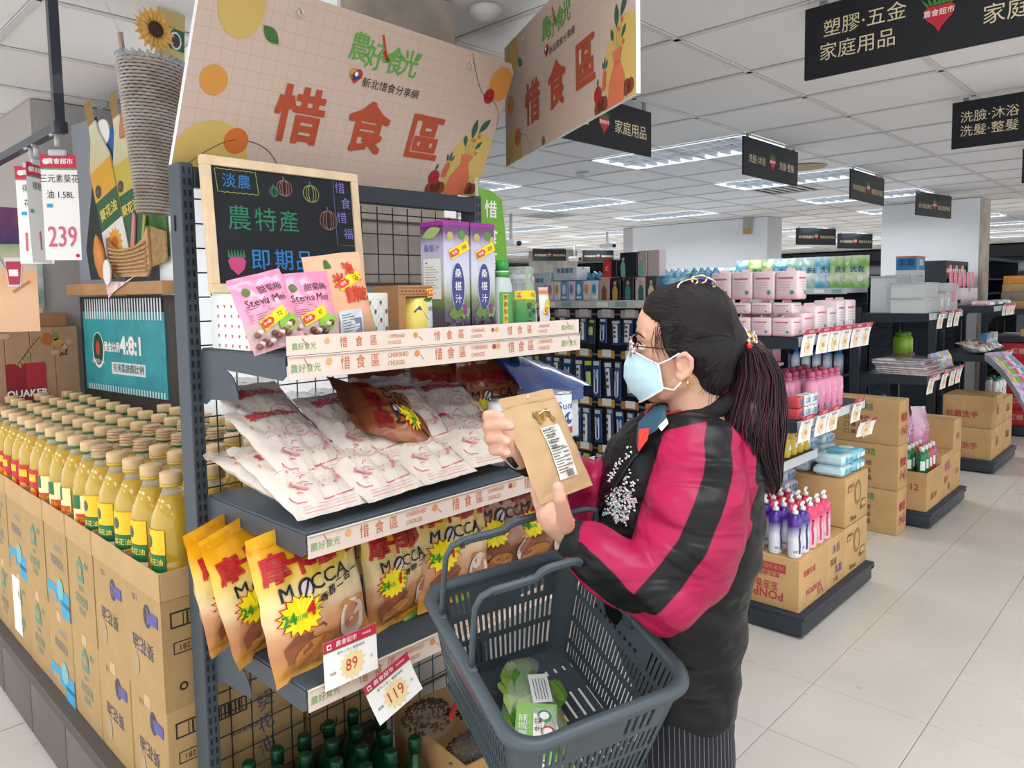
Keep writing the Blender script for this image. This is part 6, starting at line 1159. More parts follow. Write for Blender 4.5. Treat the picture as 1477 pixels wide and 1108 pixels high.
SKIN=mat('d3a48a',.5,var=.04,vs=30); SKIN2=mat('cf9f88',.5,var=.03,vs=30); MAG=mat('b11f50',.36); BLK_=mat('14161b',.33); RIB=mat('101216',.8,bump=.3,bs=120)
HAIR=mat('100c0c',.6,var=.4,vs=20); HAIR2=mat('3a1420',.4,var=.4,vs=14)
pe=thing('person','woman in magenta and black satin jacket and blue mask, reading a kraft pouch','person')
D0=1.50
# body under the clothes: legs and trunk
# trousers
pn=MB(); hip=P(992,985,D0)
def legp(s,z): return V((hip.x,hip.y,0))+SD*s+V((0,0,z))
LEAN=-LFT*.0
for s in (-.062,.062):
    caps(pn,[(legp(s,hip.z+.0),.088),(legp(s,hip.z-.12),.096),(legp(s*1.02,.62)+LFT*.015,.092),(legp(s*1.05,.46)+LFT*.02,.075),(legp(s*1.05,.25)+LFT*.005,.068),(legp(s*1.05,.07)-LFT*.0,.062)],BLACK)
def pin_mat():
    m=bpy.data.materials.new('material'); m.use_nodes=True; nt=m.node_tree; b=nt.nodes['Principled BSDF']; b.inputs['Roughness'].default_value=.8
    tc=nt.nodes.new('ShaderNodeTexCoord'); wv=nt.nodes.new('ShaderNodeTexWave'); mp=nt.nodes.new('ShaderNodeMapping'); mp.inputs['Rotation'].default_value=(0,0,.8)
    nt.links.new(tc.outputs['Object'],mp.inputs[0]); nt.links.new(mp.outputs[0],wv.inputs[0]); wv.inputs['Scale'].default_value=36; wv.inputs['Distortion'].default_value=.6; wv.inputs['Detail Scale'].default_value=.6
    r=nt.nodes.new('ShaderNodeValToRGB'); r.color_ramp.elements[0].color=lin('0d1018'); r.color_ramp.elements[0].position=.97; r.color_ramp.elements[1].color=lin('7d818e'); r.color_ramp.elements[1].position=.99
    nt.links.new(wv.outputs[0],r.inputs[0]); nt.links.new(r.outputs[0],b.inputs[0]); return m
fuse(pn,'trousers',pe,.012,6,mats=[pin_mat()])
for s in (-.08,.08):
    c=V((hip.x,hip.y,0))+SD*s; m=MB(); caps(m,[(c+V((0,0,.045))-FW*.04,.042),(c+V((0,0,.042))+FW*.06,.042),(c+V((0,0,.034))+FW*.14,.033)],BLACK); fuse(m,'shoe',pe,.008,4,mats=[mat('2a2a2e',.5)])
# jacket
jk=MB(); prof=[(588,992,44,.062),(602,992,66,.085),(622,992,98,.125),(645,988,112,.155),(680,980,118,.165),(725,976,120,.160),(780,972,122,.155),(840,970,110,.148),(900,974,96,.14),(950,978,82,.135),(985,984,72,.15),(1006,986,68,.15)]
vs=[];N=40
for v,u,hw,dh in prof:
    c=P(u,v,D0); c=c+AWY*.0
    for i in range(N):
        g=2*PI*i/N; cg,sg=math.cos(g),math.sin(g); e=.85
        vs.append(c+LFT*(px(hw,D0)*math.copysign(abs(cg)**e,cg))+AWY*(dh*math.copysign(abs(sg)**e,sg)))
K=len(prof); jk.add(vs,[(j*N+i,j*N+(i+1)%N,(j+1)*N+(i+1)%N,(j+1)*N+i) for j in range(K-1) for i in range(N)]+[tuple(range(N))[::-1],tuple((K-1)*N+i for i in range(N))],BLACK)
la=[(P(1010,655,1.38),px(62,1.38)),(P(1008,700,1.345),px(70,1.345)),(P(1000,760,1.32),px(76,1.32)),(P(985,815,1.305),px(72,1.305)),(P(955,862,1.275),px(56,1.275))]
lf=[(P(955,862,1.275),px(56,1.275)),(P(915,840,1.275),px(50,1.275)),(P(878,813,1.295),px(44,1.295)),(P(848,791,1.335),px(34,1.335))]
ra=[(P(938,662,1.60),px(54,1.6)),(P(905,700,1.63),px(56,1.63)),(P(878,742,1.62),px(50,1.62))]
rf=[(P(878,742,1.62),px(50,1.62)),(P(850,712,1.56),px(44,1.56)),(P(800,680,1.48),px(36,1.48)),(P(768,664,1.42),px(26,1.42))]
for a_ in (la,lf,ra,rf): caps(jk,a_,BLACK)
def seg_d(p,pts):
    b=9;bt=0
    for i in range(len(pts)-1):
        a=pts[i];c=pts[i+1];ab=c-a;t=max(0,min(1,(p-a).dot(ab)/ab.dot(ab)));d=(p-(a+ab*t)).length
        if d<b:b=d;bt=i+t
    return b,bt
LA=[q[0] for q in la];LFm=[q[0] for q in lf];RA=[q[0] for q in ra];RF=[q[0] for q in rf]; LAR=[q[1] for q in la]
elbow=LA[-1]
def folds(p):
    q=p*1.0; a=noise.noise(V((q.dot(LFT)*9+q.z*7,q.z*22-q.dot(LFT)*13,q.dot(AWY)*7)))
    b=noise.noise(V((q.x*7,q.y*7,q.z*7))+V((4,1,7)))
    near=max(0,1-(p-elbow).length/.2); return (a*.0085*(1+.9*near)+b*.006)*(1 if p.z<1.36 else .4)
jo=fuse(jk,'jacket',pe,.0085,5,folds,[BLK_,MAG,RIB])
bvh=BVHTree.FromObject(jo,bpy.context.evaluated_depsgraph_get())
def hit(u,v,bv=bvh):
    d=(at(u,v,d=1.0)-CAM).normalized(); h=bv.ray_cast(CAM,d)
    return (h[0],h[1]) if h[0] else (at(u,v,d=1.4),-d)
S1_=[hit(*q)[0] for q in ((1038,606),(1036,640),(1036,690),(1020,740),(998,790),(965,835),(935,868))]
S2_=[hit(*q)[0] for q in ((905,870),(875,845),(850,822),(832,805))]
def band(p,pts,w0,w1):
    d,t=seg_d(p,pts); return d<w0+(w1-w0)*t/(len(pts)-1)
me=jo.data; att=me.attributes.new('panel','FLOAT','POINT'); vals=[]
apx=P(940,700,1.56).dot(AWY); apn=P(975,750,D0).dot(AWY)
for vtx in me.vertices:
    c=vtx.co; dl,tl=seg_d(c,LA); dlf,_=seg_d(c,LFm); dr,tr=seg_d(c,RA); drf,_=seg_d(c,RF)
    q=c-CAM; zz=q.dot(r2); u_=PX+F_PX*q.dot(r0)/zz; v_=PY+F_PX*q.dot(r1)/zz
    lim=956-max(0,v_-628)*.30
    A=max(LAR[min(4,int(tl+.5))]*1.30-dl,.082-dlf); B=max((u_-lim)*.0013,.074-dlf); N=apn+.02-c.dot(AWY); T=(v_-(622-(u_-955)*.22))*.0013
    f=min(A,B,N,T)
    f=max(f,min(.092-dr,c.dot(AWY)-apx),.075-drf)
    if N>0:
        d1,t1=seg_d(c,S1_); d2,_=seg_d(c,S2_); f=min(f,d1-.025,d2-.028)
    f=min(f,(c.z-P(985,975,D0).z),(c-P(843,788,1.34)).length-.034); vals.append(.5+max(-.5,min(.5,f*18)))
att.data.foreach_set('value',vals)
def satin():
    m=bpy.data.materials.new('material'); m.use_nodes=True; nt=m.node_tree; b=nt.nodes['Principled BSDF']; b.inputs['Roughness'].default_value=.42; b.inputs['Specular IOR Level'].default_value=.28
    at_=nt.nodes.new('ShaderNodeAttribute'); at_.attribute_name='panel'; r=nt.nodes.new('ShaderNodeValToRGB'); r.color_ramp.elements[0].color=lin('090a0e'); r.color_ramp.elements[0].position=.485; r.color_ramp.elements[1].color=lin('9e1343'); r.color_ramp.elements[1].position=.515
    nt.links.new(at_.outputs['Fac'],r.inputs[0]); nt.links.new(r.outputs[0],b.inputs[0])
    tc=nt.nodes.new('ShaderNodeTexCoord'); mp=nt.nodes.new('ShaderNodeMapping'); mp.inputs['Scale'].default_value=(1,1,2.4); n=nt.nodes.new('ShaderNodeTexNoise'); n.inputs['Scale'].default_value=6; n.inputs['Detail'].default_value=2; n.inputs['Distortion'].default_value=.8
    nt.links.new(tc.outputs['Object'],mp.inputs[0]); nt.links.new(mp.outputs[0],n.inputs['Vector']); q=nt.nodes.new('ShaderNodeBump'); q.inputs['Strength'].default_value=.9; q.inputs['Distance'].default_value=.03; nt.links.new(n.outputs[0],q.inputs['Height']); nt.links.new(q.outputs[0],b.inputs['Normal']); return m
me.materials.clear(); me.materials.append(satin())
# ribbed collar, cuffs
m=MB(); cpts=[]
for k in range(25):
    g=2*PI*k/24; cpts.append(P(990,600,D0)+LFT*(px(58,D0)*math.cos(g))+AWY*(.082*math.sin(g))+V((0,0,.012-.03*math.cos(g))))
m.tube(cpts,.021,RIB,n=10,caps=False); m.build('collar',pe)
m=MB(); m.tube([p_-LFT*0+V((0,0,.022))  for p_ in cpts],.0035,mat('c83a2c',.6),n=6,caps=False); m.build('collar_trim',pe)
def cuff(a,b,r): m=MB(); m.tube([a.lerp(b,t/4) for t in range(5)],[r*1.12,r*1.16,r*1.06,r,r*.94],RIB,n=18); m.build('cuff',pe)
cuff(P(848,791,1.335),P(820,773,1.35),px(30,1.35)); cuff(P(770,665,1.42),P(746,658,1.385),px(22,1.4))
# inner collar and red lining at the throat
def patch(name,pl,m,dd=.0): 
    mb=MB(); vs=[at(u,v,d=d) for u,v,d in pl]; n=len(vs); off_=AWY*.006; mb.add(vs+[p+off_ for p in vs],[tuple(range(n)),tuple(range(2*n-1,n-1,-1))]+[(i,(i+1)%n,n+(i+1)%n,n+i) for i in range(n)],m); return mb.build(name,pe)
patch('inner_collar',[(918,638,1.40),(921,610,1.42),(945,586,1.43),(959,589,1.40),(962,606,1.385),(945,622,1.375)],mat('1f4458',.6)); patch('red_lining',[(919,642,1.40),(922,620,1.40),(937,618,1.385),(934,634,1.38),(921,652,1.385)],mat('c8382c',.6)); patch('white_tag',[(950,616,1.372),(962,604,1.372),(964,611,1.372),(954,622,1.37)],PAPER)
# zip and embroidery carried on the jacket surface
sm_=MB(); 
def emb(u,v,k=1): 
    p,n=hit(u,v); return p+n*.0012*k+ (CAM-p).normalized()*.0008
cols=['d8dade','b8c4d4','e8e4da','c89ab0','8ab0a0','d8d8e0']
rr=random.Random(3); em=MB()
lion=[(872,718),(880,712),(890,706),(900,712),(908,722),(914,732),(910,744),(900,748),(890,752),(880,748),(874,738)]
def inside(x,y,pl):
    c=False
    for i in range(len(pl)):
        (x1,y1),(x2,y2)=pl[i],pl[i-1]
        if (y1>y)!=(y2>y) and x<(x2-x1)*(y-y1)/(y2-y1)+x1: c=not c
    return c
regs=[([(874,722),(884,706),(898,702),(912,712),(918,722),(916,735),(906,748),(898,752),(884,744),(876,740)],300,cols),([(896,704),(902,690),(910,676),(913,678),(906,696),(900,708)],40,cols[:3]),([(904,712),(914,692),(920,690),(918,702),(910,716)],30,cols[:3]),([(884,742),(892,746),(891,757),(886,748)],30,cols[:3]),([(897,744),(905,744),(904,758),(899,752)],30,cols[:3]),([(872,735),(880,738),(877,746),(871,745)],16,cols[:3]),([(875,690),(890,668),(905,645),(912,642),(908,660),(895,670),(884,690),(877,700)],150,cols[:3])]
for pl,n_,cs in regs:
    xs=[q[0] for q in pl]; ys=[q[1] for q in pl]; k=0
    while k<n_:
        x=rr.uniform(min(xs),max(xs)); y=rr.uniform(min(ys),max(ys)); k+=1
        if not inside(x,y,pl): continue
        an=rr.random()*6.28; l=rr.uniform(1.2,3.2); a=emb(x,y); b=emb(x+l*math.cos(an),y+l*math.sin(an)); c=emb(x+l*math.cos(an+1.2),y+l*math.sin(an+1.2))
        em.tube([a,b.lerp(a,.1),b,c],.0013,mat(cs[k%len(cs)],.4,metal=.2),n=4)
em.build('embroidery',jo)
z_=MB(); z_.tube([emb(u,v) for u,v in ((921,655),(914,662),(903,678),(890,700),(874,722),(862,745))],.0028,mat('24262c',.4,metal=.5),n=5); z_.build('zip',jo)
# head
HC=P(986,489,1.45); AX=(FW,SD,UP)
def H(f,s,z): return HC+FW*f+SD*s+UP*z
hd=MB()
ell(hd,H(-.005,0,.015),AX,(.092,.072,.098),SKIN); ell(hd,H(.032,0,-.045),AX,(.056,.056,.082),SKIN); ell(hd,H(.052,0,-.095),AX,(.03,.032,.034),SKIN); ell(hd,H(.05,0,.02),AX,(.042,.055,.06),SKIN)
ell(hd,H(.0,.0,-.075),AX,(.06,.058,.045),SKIN); caps(hd,[(H(.084,0,-.008),.008),(H(.1,0,-.04),.011)],SKIN,8); ell(hd,H(.08,.022,-.045),AX,(.014,.02,.02),SKIN); ell(hd,H(.08,-.022,-.045),AX,(.014,.02,.02),SKIN)
caps(hd,[(H(-.02,0,-.06),.05),(H(-.022,0,-.13),.05),(H(-.03,0,-.20),.062)],SKIN); caps(hd,[(H(.035,.03,-.10),.02),(H(.0,.05,-.075),.02)],SKIN,8)
for s in (1,-1):   # eye sockets are left as the gap between brow and cheek; brow ridge
    caps(hd,[(H(.082,.014*s,.006),.009),(H(.07,.042*s,.004),.009)],SKIN,8)
fuse(hd,'head',pe,.0048,5,mats=[SKIN])
for s in (1,-1):
    m=MB(); ell(m,H(.076,.031*s,-.013),AX,(.011,.0115,.0085),mat('f1ece6',.3)); ell(m,H(.0835,.033*s,-.013),AX,(.0045,.0055,.0055),mat('241611',.2)); m.build('eye',pe)
    m=MB(); m.tube([H(.0915,.012*s,.008),H(.089,.026*s,.014),H(.080,.044*s,.011),H(.070,.052*s,.004)],[.002,.0028,.0022,.001],mat('2c1c18',.8),n=6,flat=.7); m.build('eyebrow',pe)
    m=MB(); m.tube([H(.086,.02*s,-.005),H(.086,.032*s,-.003),H(.077,.044*s,-.008)],.0016,mat('2a1c18',.7),n=5); m.build('eyelid',pe)
    e=MB(); c=(-.004,.068*s,-.050); EK=.78; H_o=H; H0=H_o(*c)
    H=lambda f,s2,z,o_=H0,h_=H_o: o_+(h_(f,s2,z)-o_)*.78
    pts=[H(c[0]+.014,c[1]-.004*s,c[2]+.012),H(c[0]+.012,c[1]+.006*s,c[2]+.028),H(c[0]-.004,c[1]+.011*s,c[2]+.035),H(c[0]-.018,c[1]+.012*s,c[2]+.022),H(c[0]-.018,c[1]+.010*s,c[2]+.002),H(c[0]-.008,c[1]+.006*s,c[2]-.016),H(c[0]+.004,c[1]+.003*s,c[2]-.026),H(c[0]+.012,c[1]+.0*s,c[2]-.018)]
    caps(e,[(p,.0052 if i<5 else .0072) for i,p in enumerate(pts)],SKIN2,8); ell(e,H(c[0]+.0,c[1]+.0*s,c[2]+.004),AX,(.015,.006,.026),SKIN2); caps(e,[(H(c[0]+.012,c[1]+.004*s,c[2]+.006),.005),(H(c[0]+.009,c[1]+.005*s,c[2]-.006),.0045)],SKIN2,8)
    fuse(e,'ear',pe,.0022,3,mats=[SKIN2]); H=H_o
m=MB(); m.tube([H(-.016,.079,-.072)+FW*.008*math.cos(t*PI/6)+UP*.008*math.sin(t*PI/6) for t in range(12)],.0014,mat('c8a04a',.2,metal=1),n=6); ell(m,H(-.012,.079,-.078),AX,(.004,.004,.004),mat('dcb860',.15,metal=1),10,6); m.build('earring',pe)
# mask: pleated sheet from ear side to ear side
MSK=mat('bfe2ec',.75,bump=.1,bs=200); m=MB(); vs=[]; NU,NV=24,14
for j in range(NV+1):
    t=j/NV; z=-.018-.108*t-.004*math.sin(t*PI); 
    fmid=[.103,.117,.118,.108,.086][min(4,int(t*4))]*(1-(t*4-int(t*4)))+[.103,.117,.118,.108,.086][min(4,int(t*4)+1)]*(t*4-int(t*4)); zed=-.043-.048*t
    for i in range(NU+1):
        a=(i/NU-.5)*2; w=abs(a)**1.5; f=fmid*(1-w)+(.043-.008*t)*w; s=a*(.066-.0*t)*(1-.08*(1-abs(a))); s=math.sin(a*1.35)/math.sin(1.35)*.067
        zz_=z*(1-w)+zed*w+.0015*math.sin(t*PI*7)*(1-w); vs.append(H(f,s,zz_))
nb=len(vs); vs2=vs+[p-FW*.002 for p in vs]
qs=[(j*(NU+1)+i,j*(NU+1)+i+1,(j+1)*(NU+1)+i+1,(j+1)*(NU+1)+i) for j in range(NV) for i in range(NU)]
m.add(vs2,qs+[tuple(nb+a for a in q[::-1]) for q in qs],MSK,smooth=True); mk=m.build('face_mask',pe)
MW_=mat('eef3f5',.7); m=MB(); G=lambda i,j: vs[j*(NU+1)+i]+SD*0+(vs[j*(NU+1)+i]-HC).normalized()*.0012
for i in (0,NU): m.tube([G(i,j) for j in range(NV+1)],.002,MW_,n=5)
m.tube([G(i,NV) for i in range(NU+1)],.0018,MW_,n=5); m.tube([G(i,0) for i in range(NU+1)],.0018,MW_,n=5); m.build('mask_binding',mk)
m=MB(); m.tube([G(NU,0),H(.022,.072,-.034),H(.004,.077,-.022)],.0016,MW_,n=5); m.tube([G(NU,NV-1),H(.014,.071,-.092),H(-.0,.075,-.076)],.0016,MW_,n=5); m.tube([G(0,0),H(.022,-.072,-.034),H(.004,-.077,-.022)],.0016,MW_,n=5); m.tube([G(0,NV-1),H(.014,-.071,-.092),H(-.0,-.075,-.076)],.0016,MW_,n=5); m.build('ear_loop',mk)
# glasses
gl=MB(); FRM=mat('5a2a20',.3,metal=.3); 
for s in (1,-1):
    gl.tube([H(.105-.010*abs(math.cos(t*PI/8)*.5+.5),.033*s+.025*math.cos(t*PI/8)*s,-.014+.02*math.sin(t*PI/8)) for t in range(17)],.0014,mat('c8a8a0',.2,metal=.8),n=6,caps=False)
    gl.tube([H(.094,.057*s,-.010),H(.06,.066*s,-.012),H(.01,.076*s,-.016)],.0015,FRM,n=6)
for k in range(7): ell(gl,H(.094+.003*math.sin(k),.05+.009*math.cos(k*.9),-.012+.012*math.sin(k*.9)),AX,(.0032,.0032,.0032),mat(['d8b8b0','c8c8d8','b86a70'][k%3],.15,metal=.6),8,5)
gl.tube([H(.104,.01,-.010),H(.108,0,-.008),H(.104,-.01,-.010)],.0013,FRM,n=5); g_=gl.build('glasses',pe)
m=MB(); [m.add([H(.104,.033*s+.023*math.cos(t*PI/8),.018*math.sin(t*PI/8)-.014) for t in range(16)],[tuple(range(16))],mat('ffffff',.05,alpha=.12,coat=1)) for s in (1,-1)]; m.build('lens',g_)
# hair cap, strands, ponytail
hr=MB(); ell(hr,H(-.028,0,.020),AX,(.078,.082,.092),HAIR,24,14); ell(hr,H(-.012,0,.045),AX,(.074,.078,.072),HAIR,24,14); ell(hr,H(.020,0,.056),AX,(.060,.070,.052),HAIR,24,14); ell(hr,H(.028,0,.045),AX,(.056,.058,.040),HAIR,24,14); ell(hr,H(-.045,0,-.01),AX,(.062,.078,.085),HAIR,24,14); ell(hr,H(-.05,0,-.065),AX,(.045,.058,.05),HAIR); 
caps(hr,[(H(.022,.062,.03),.02),(H(.026,.064,-.005),.012),(H(.018,.066,-.03),.007)],HAIR,8); caps(hr,[(H(.022,-.062,.03),.02),(H(.026,-.062,-.005),.012)],HAIR,8); caps(hr,[(H(-.07,0,.0),.05),(H(-.098,.0,.002),.024)],HAIR)
tie=P(1066,487,1.47)
caps(hr,[(H(-.075,.01,.0),.035),(tie,.018)],HAIR)
ho=fuse(hr,'hair',pe,.005,6,lambda p:noise.noise(V((p.dot(UP)*60,p.dot(FW)*8,p.dot(SD)*40)))*.0012,[HAIR])
hb=BVHTree.FromObject(ho,bpy.context.evaluated_depsgraph_get())
st_=MB(); rr=random.Random(5); HL=[(1040,408),(1010,404),(980,404),(956,412),(940,430),(935,450),(939,476),(948,502),(962,516),(985,512),(1006,520),(1012,545),(1022,568),(1036,580)]
HC_=[HAIR,mat('231917',.5),mat('0c0a0b',.5),mat('1a1212',.45)]
for k in range(1500):
    t=rr.random()*(len(HL)-1.001); i=int(t); u0=HL[i][0]+(HL[i+1][0]-HL[i][0])*(t-i); v0=HL[i][1]+(HL[i+1][1]-HL[i][1])*(t-i)
    q0=rr.random()*.55; u0+=(1058-u0)*q0+rr.uniform(-3,3); v0+=(486-v0)*q0+rr.uniform(-3,3); bow=(-16 if v0<490 else 10)*(1-q0)*rr.uniform(.5,1.2); pts=[]
    for q in range(9):
        w_=q/8; u=u0+(1060-u0)*w_; v=v0+(487-v0)*w_+bow*math.sin(w_*PI); h=hb.ray_cast(CAM,(at(u,v,d=1)-CAM).normalized())
        if h[0] and (h[0]-HC).dot(AWY)<.09: pts.append(h[0]+h[1]*(.0006+.0012*math.sin(w_*PI)*rr.random()))
    if len(pts)>3: st_.tube(pts,[.0009]*(len(pts)-1)+[.0004],HC_[k%4],n=3,caps=False)
for k in range(16):   # loose fringe at the temple and nape
    s=1; b0=H(.036+rr.random()*.016,.058+rr.random()*.01,.035-rr.random()*.03); e0=b0+FW*rr.uniform(-.012,.010)-UP*rr.uniform(.02,.06)+SD*.006
    st_.tube([b0,b0.lerp(e0,.5)+SD*.006+FW*.006,e0],[.0007,.0006,.0003],mat('3a241e',.5),n=3,caps=False)
    b0=H(-.045-rr.random()*.03,.05+rr.random()*.015,-.07-rr.random()*.02); e0=b0-UP*rr.uniform(.015,.05)+FW*rr.uniform(-.005,.02)
    st_.tube([b0,e0],[.0006,.0003],HAIR,n=3,caps=False)
st_.build('hair_strands',ho)
PT=[(1068,490,1.45,16),(1082,508,1.455,26),(1091,540,1.46,34),(1090,580,1.455,40),(1086,615,1.44,43),(1087,650,1.43,38),(1098,680,1.43,27),(1110,700,1.43,15),(1115,712,1.43,5)]
ptb=MB(); caps(ptb,[(P(u,v,d),px(r*.86,d)) for u,v,d,r in PT],HAIR2); po=fuse(ptb,'ponytail',pe,.006,5,lambda p:noise.noise(V((p.x*45,p.y*45,p.z*7)))*.006,[HAIR2])
ps=MB()
for k in range(520):
    g=rr.random()*2*PI; R0=.75+.35*rr.random(); endi=rr.randint(5,8); pts=[]; ph=rr.random()*3
    for i,(u,v,d,r) in enumerate(PT[:endi+1]):
        rad=px(r,d)*R0; c=P(u,v,d); wv=.2*math.sin(i*.9+ph); pts.append(c+LFT*(rad*math.cos(g+wv))-AWY*(rad*math.sin(g+wv)))
    sp=[]
    for i in range(len(pts)-1): sp+= [pts[i].lerp(pts[i+1],t/3) for t in range(3)]
    sp.append(pts[-1]); ps.tube(sp,[.0014]*(len(sp)-2)+[.0009,.0004],[HAIR,HAIR2,mat('2a121a',.35),mat('56202e',.4),HAIR][k%5],n=3,caps=False)
ps.build('hair_strands',po)
cl=MB(); rr=random.Random(9)
for k in range(46):
    d_=V((rr.gauss(0,1),rr.gauss(0,1),rr.gauss(0,1))).normalized(); r_=rr.uniform(.003,.0052); ell(cl,tie-AWY*.012+d_*.0195-AWY*.03,AX,(r_,r_,r_),mat(['e8e0da','d8b070','f2eef0','e0d4cc'][k%4],.12,metal=.75),8,5)
ell(cl,tie-AWY*.064+UP*-.012,AX,(.006,.006,.006),mat('d0241c',.15,coat=1),10,6); ell(cl,tie-AWY*.042,AX,(.017,.017,.017),mat('c0985a',.3,metal=.9),12,8); cl.build('hair_bobble',pe)
c2=MB(); hc_=P(1008,407,1.405); 
for (dx,dz,rx,rz,an) in ((-.022,-.004,.02,.008,.35),(.008,.0,.024,.010,-.25),(.0,.004,.014,.008,.2)):
    c2.tube([hc_-LFT*(dx+rx*math.cos(t*PI/8)*math.cos(an)-rz*math.sin(t*PI/8)*math.sin(an))+UP*(dz+rx*math.cos(t*PI/8)*math.sin(an)+rz*math.sin(t*PI/8)*math.cos(an))-AWY*.004*math.sin(t) for t in range(17)],.0024,mat('d8c0a4',.15,metal=.9),n=6,caps=False)
c2.build('hair_clip',pe)
# kraft pouch held up in front of her
Ok=CAM+1.04*(V((.918,.82,1.188))-CAM); KW,KH=.166,.204; ka=V((1,.005,.03)).normalized(); kb=V((-.029,.463,.886))
kp=thing('kraft_pouch','brown kraft paper pouch with a white nutrition label held up by the shopper','pouch'); kp.matrix_world=frame(Ok,ka,kb)@Matrix.Translation((KW/2,0,0))
KR_=mat('b99a72',.65,var=.05,vs=14,bump=.08,bs=30); b,S=pouch('pouch_body',kp,KW*.92,KH,.022,KR_,seed=33,wr=.0016,nx=20,nz=26,taper=-.12*0,seal=.01)
a=MB(); L1=lambda u,v:S(u,v)+V((0,-.0006,0)); L2=lambda u,v:S(u,v)+V((0,-.0016,0)); L3=lambda u,v:S(u,v)+V((0,-.0026,0))
a.rect(-.012,.028,.040,.130,L1,mat('d8d4cc',.55),nx=5,nz=8)
for k in range(17):
    w__=.018+.022*((k*37%10)/10); a.line([(-.009,.124-k*.0052),(-.009+w__*.5,.124-k*.0052),(-.009+w__,.124-k*.0052)],.0014,L2,mat('4a4a4c',.7))
for t_,z in (('品名:燕麥片',.124),('成分:燕麥',.112),('淨重:300公克',.1),('營養標示',.088)): a.text(t_,.006,z,.0075,L3,INK,sx=.8)
for k in range(14): a.line([(.010+k*.0015,.030),(.010+k*.0015,.043)],.0008,L3,INK)
for k in range(5): a.line([(.02,.052+k*.008),(.036,.052+k*.008)],.003,L2,mat('7a7a7c',.7))
for k in range(26): rr_=random.Random(k); a.disc(.0+.05*rr_.random()-.018,.142+.018*rr_.random(),.004+.004*rr_.random(),L1,mat(['8a6a34','a07c40','745628'][k%3],.6),n=7)
a.line([(-.0,.158),(.02,.163),(.034,.160)],.003,L2,mat('d8c090',.6)); a.line([(-.07,.184),(0,.186),(.07,.184)],.0014,L1,mat('b08c64',.6)); a.disc(-.003,.197,.0022,L2,PAPER,n=10); a.build('pouch_print',b)
# hands
def hand(name,palm,fingers,lab=None):
    m=MB(); caps(m,palm,SKIN2,12)
    for f_ in fingers: caps(m,f_,SKIN2,10)
    o=fuse(m,name,pe,.0028,3,mats=[SKIN2]); 
    n_=MB()
    for f_ in fingers:
        p,r=f_[-1]; q=f_[-2][0]; d_=(p-q).normalized(); out=(CAM-p).normalized(); out=(out-d_*out.dot(d_)).normalized(); c=p+d_*r*.15+out*r*.82
        ell(n_,c,(d_,d_.cross(out),out),(r*.75,r*.62,r*.22),mat('dfa898',.25,coat=.4),10,6)
    n_.build('fingernail',o); return o
k_=lambda u,v,d,r:(P(u,v,d),r)
# her left hand pinches the bottom edge: thumb in front, fingers behind
hand('left_hand',[k_(826,776,1.362,.024),k_(813,763,1.345,.027),k_(800,750,1.335,.028),k_(792,742,1.335,.025)],
 [[k_(816,757,1.318,.017),k_(812,738,1.285,.0135),k_(807,719,1.262,.012),k_(805,703,1.262,.0105)],
  [k_(790,745,1.335,.0135),k_(778,728,1.345,.0115),k_(772,706,1.355,.0105),k_(776,688,1.36,.0095)],
  [k_(797,741,1.345,.0135),k_(788,722,1.362,.0115),k_(785,700,1.372,.0105),k_(790,682,1.375,.0095)],
  [k_(807,744,1.352,.013),k_(802,724,1.372,.011),k_(800,704,1.38,.010),k_(804,688,1.382,.009)],
  [k_(817,750,1.36,.0115),k_(815,734,1.385,.0098),k_(813,722,1.40,.009),k_(812,712,1.405,.008)]])
# her right hand wraps the left edge, four fingers in front, thumb behind
hand('right_hand',[k_(748,660,1.375,.023),k_(738,648,1.365,.026),k_(730,634,1.36,.027),k_(726,618,1.358,.024)],
 [[k_(719,606,1.352,.0125),k_(705,601,1.33,.0115),k_(704,600,1.302,.0108),k_(714,599,1.293,.0102),k_(722,601,1.292,.0092)],
  [k_(719,620,1.352,.013),k_(704,617,1.325,.012),k_(706,614,1.298,.0112),k_(722,612,1.288,.0105),k_(736,614,1.286,.0095)],
  [k_(721,634,1.352,.0125),k_(706,633,1.325,.0115),k_(708,632,1.298,.0108),k_(722,632,1.285,.010),k_(731,636,1.282,.009)],
  [k_(726,648,1.352,.0115),k_(712,649,1.325,.0105),k_(714,650,1.298,.0098),k_(724,650,1.283,.0092),k_(731,653,1.281,.0085)],
  [k_(738,640,1.385,.015),k_(746,624,1.40,.0125),k_(752,610,1.41,.0115),k_(758,600,1.41,.0105)]])
m=MB(); m.tube([P(744,672,1.36),P(735,662,1.342),P(733,655,1.36)],.006,BLACK,n=8); m.build('wrist_strap',pe)
# ---------------------------------------------------------------- shopping basket
s_=1.07; BO=CAM+s_*(V((.821,1.01,1.018))-CAM); ba=V((.935,-.346,.072)).normalized(); bb=V((-.313,-.906,-.285)); bb=(bb-ba*ba.dot(bb)).normalized(); bn=-ba.cross(bb)
BW,BL_=.31*s_,.31*1.19*s_; org=BO+bb*BL_
MX=Matrix(((ba.x,-bb.x,bn.x,org.x),(ba.y,-bb.y,bn.y,org.y),(ba.z,-bb.z,bn.z,org.z),(0,0,0,1)))
bk=thing('shopping_basket','dark grey plastic shopping basket with two raised handles hooked on the arm','basket'); bk.matrix_world=MX
PLS=mat('3f4a50',.42,var=.03,vs=6); BD=.215; TP=.035; CR=.05
def ring(z,inset,n=8):
    pts=[]; r=max(.012,CR-inset*.4)
    for (cx_,cy_,a0) in ((BW-inset-r,inset+r,-PI/2),(BW-inset-r,BL_-inset-r,0),(inset+r,BL_-inset-r,PI/2),(inset+r,inset+r,PI)):
        for k in range(n+1): a=a0+PI/2*k/n; pts.append(V((cx_+r*math.cos(a),cy_+r*math.sin(a),z)))
    return pts
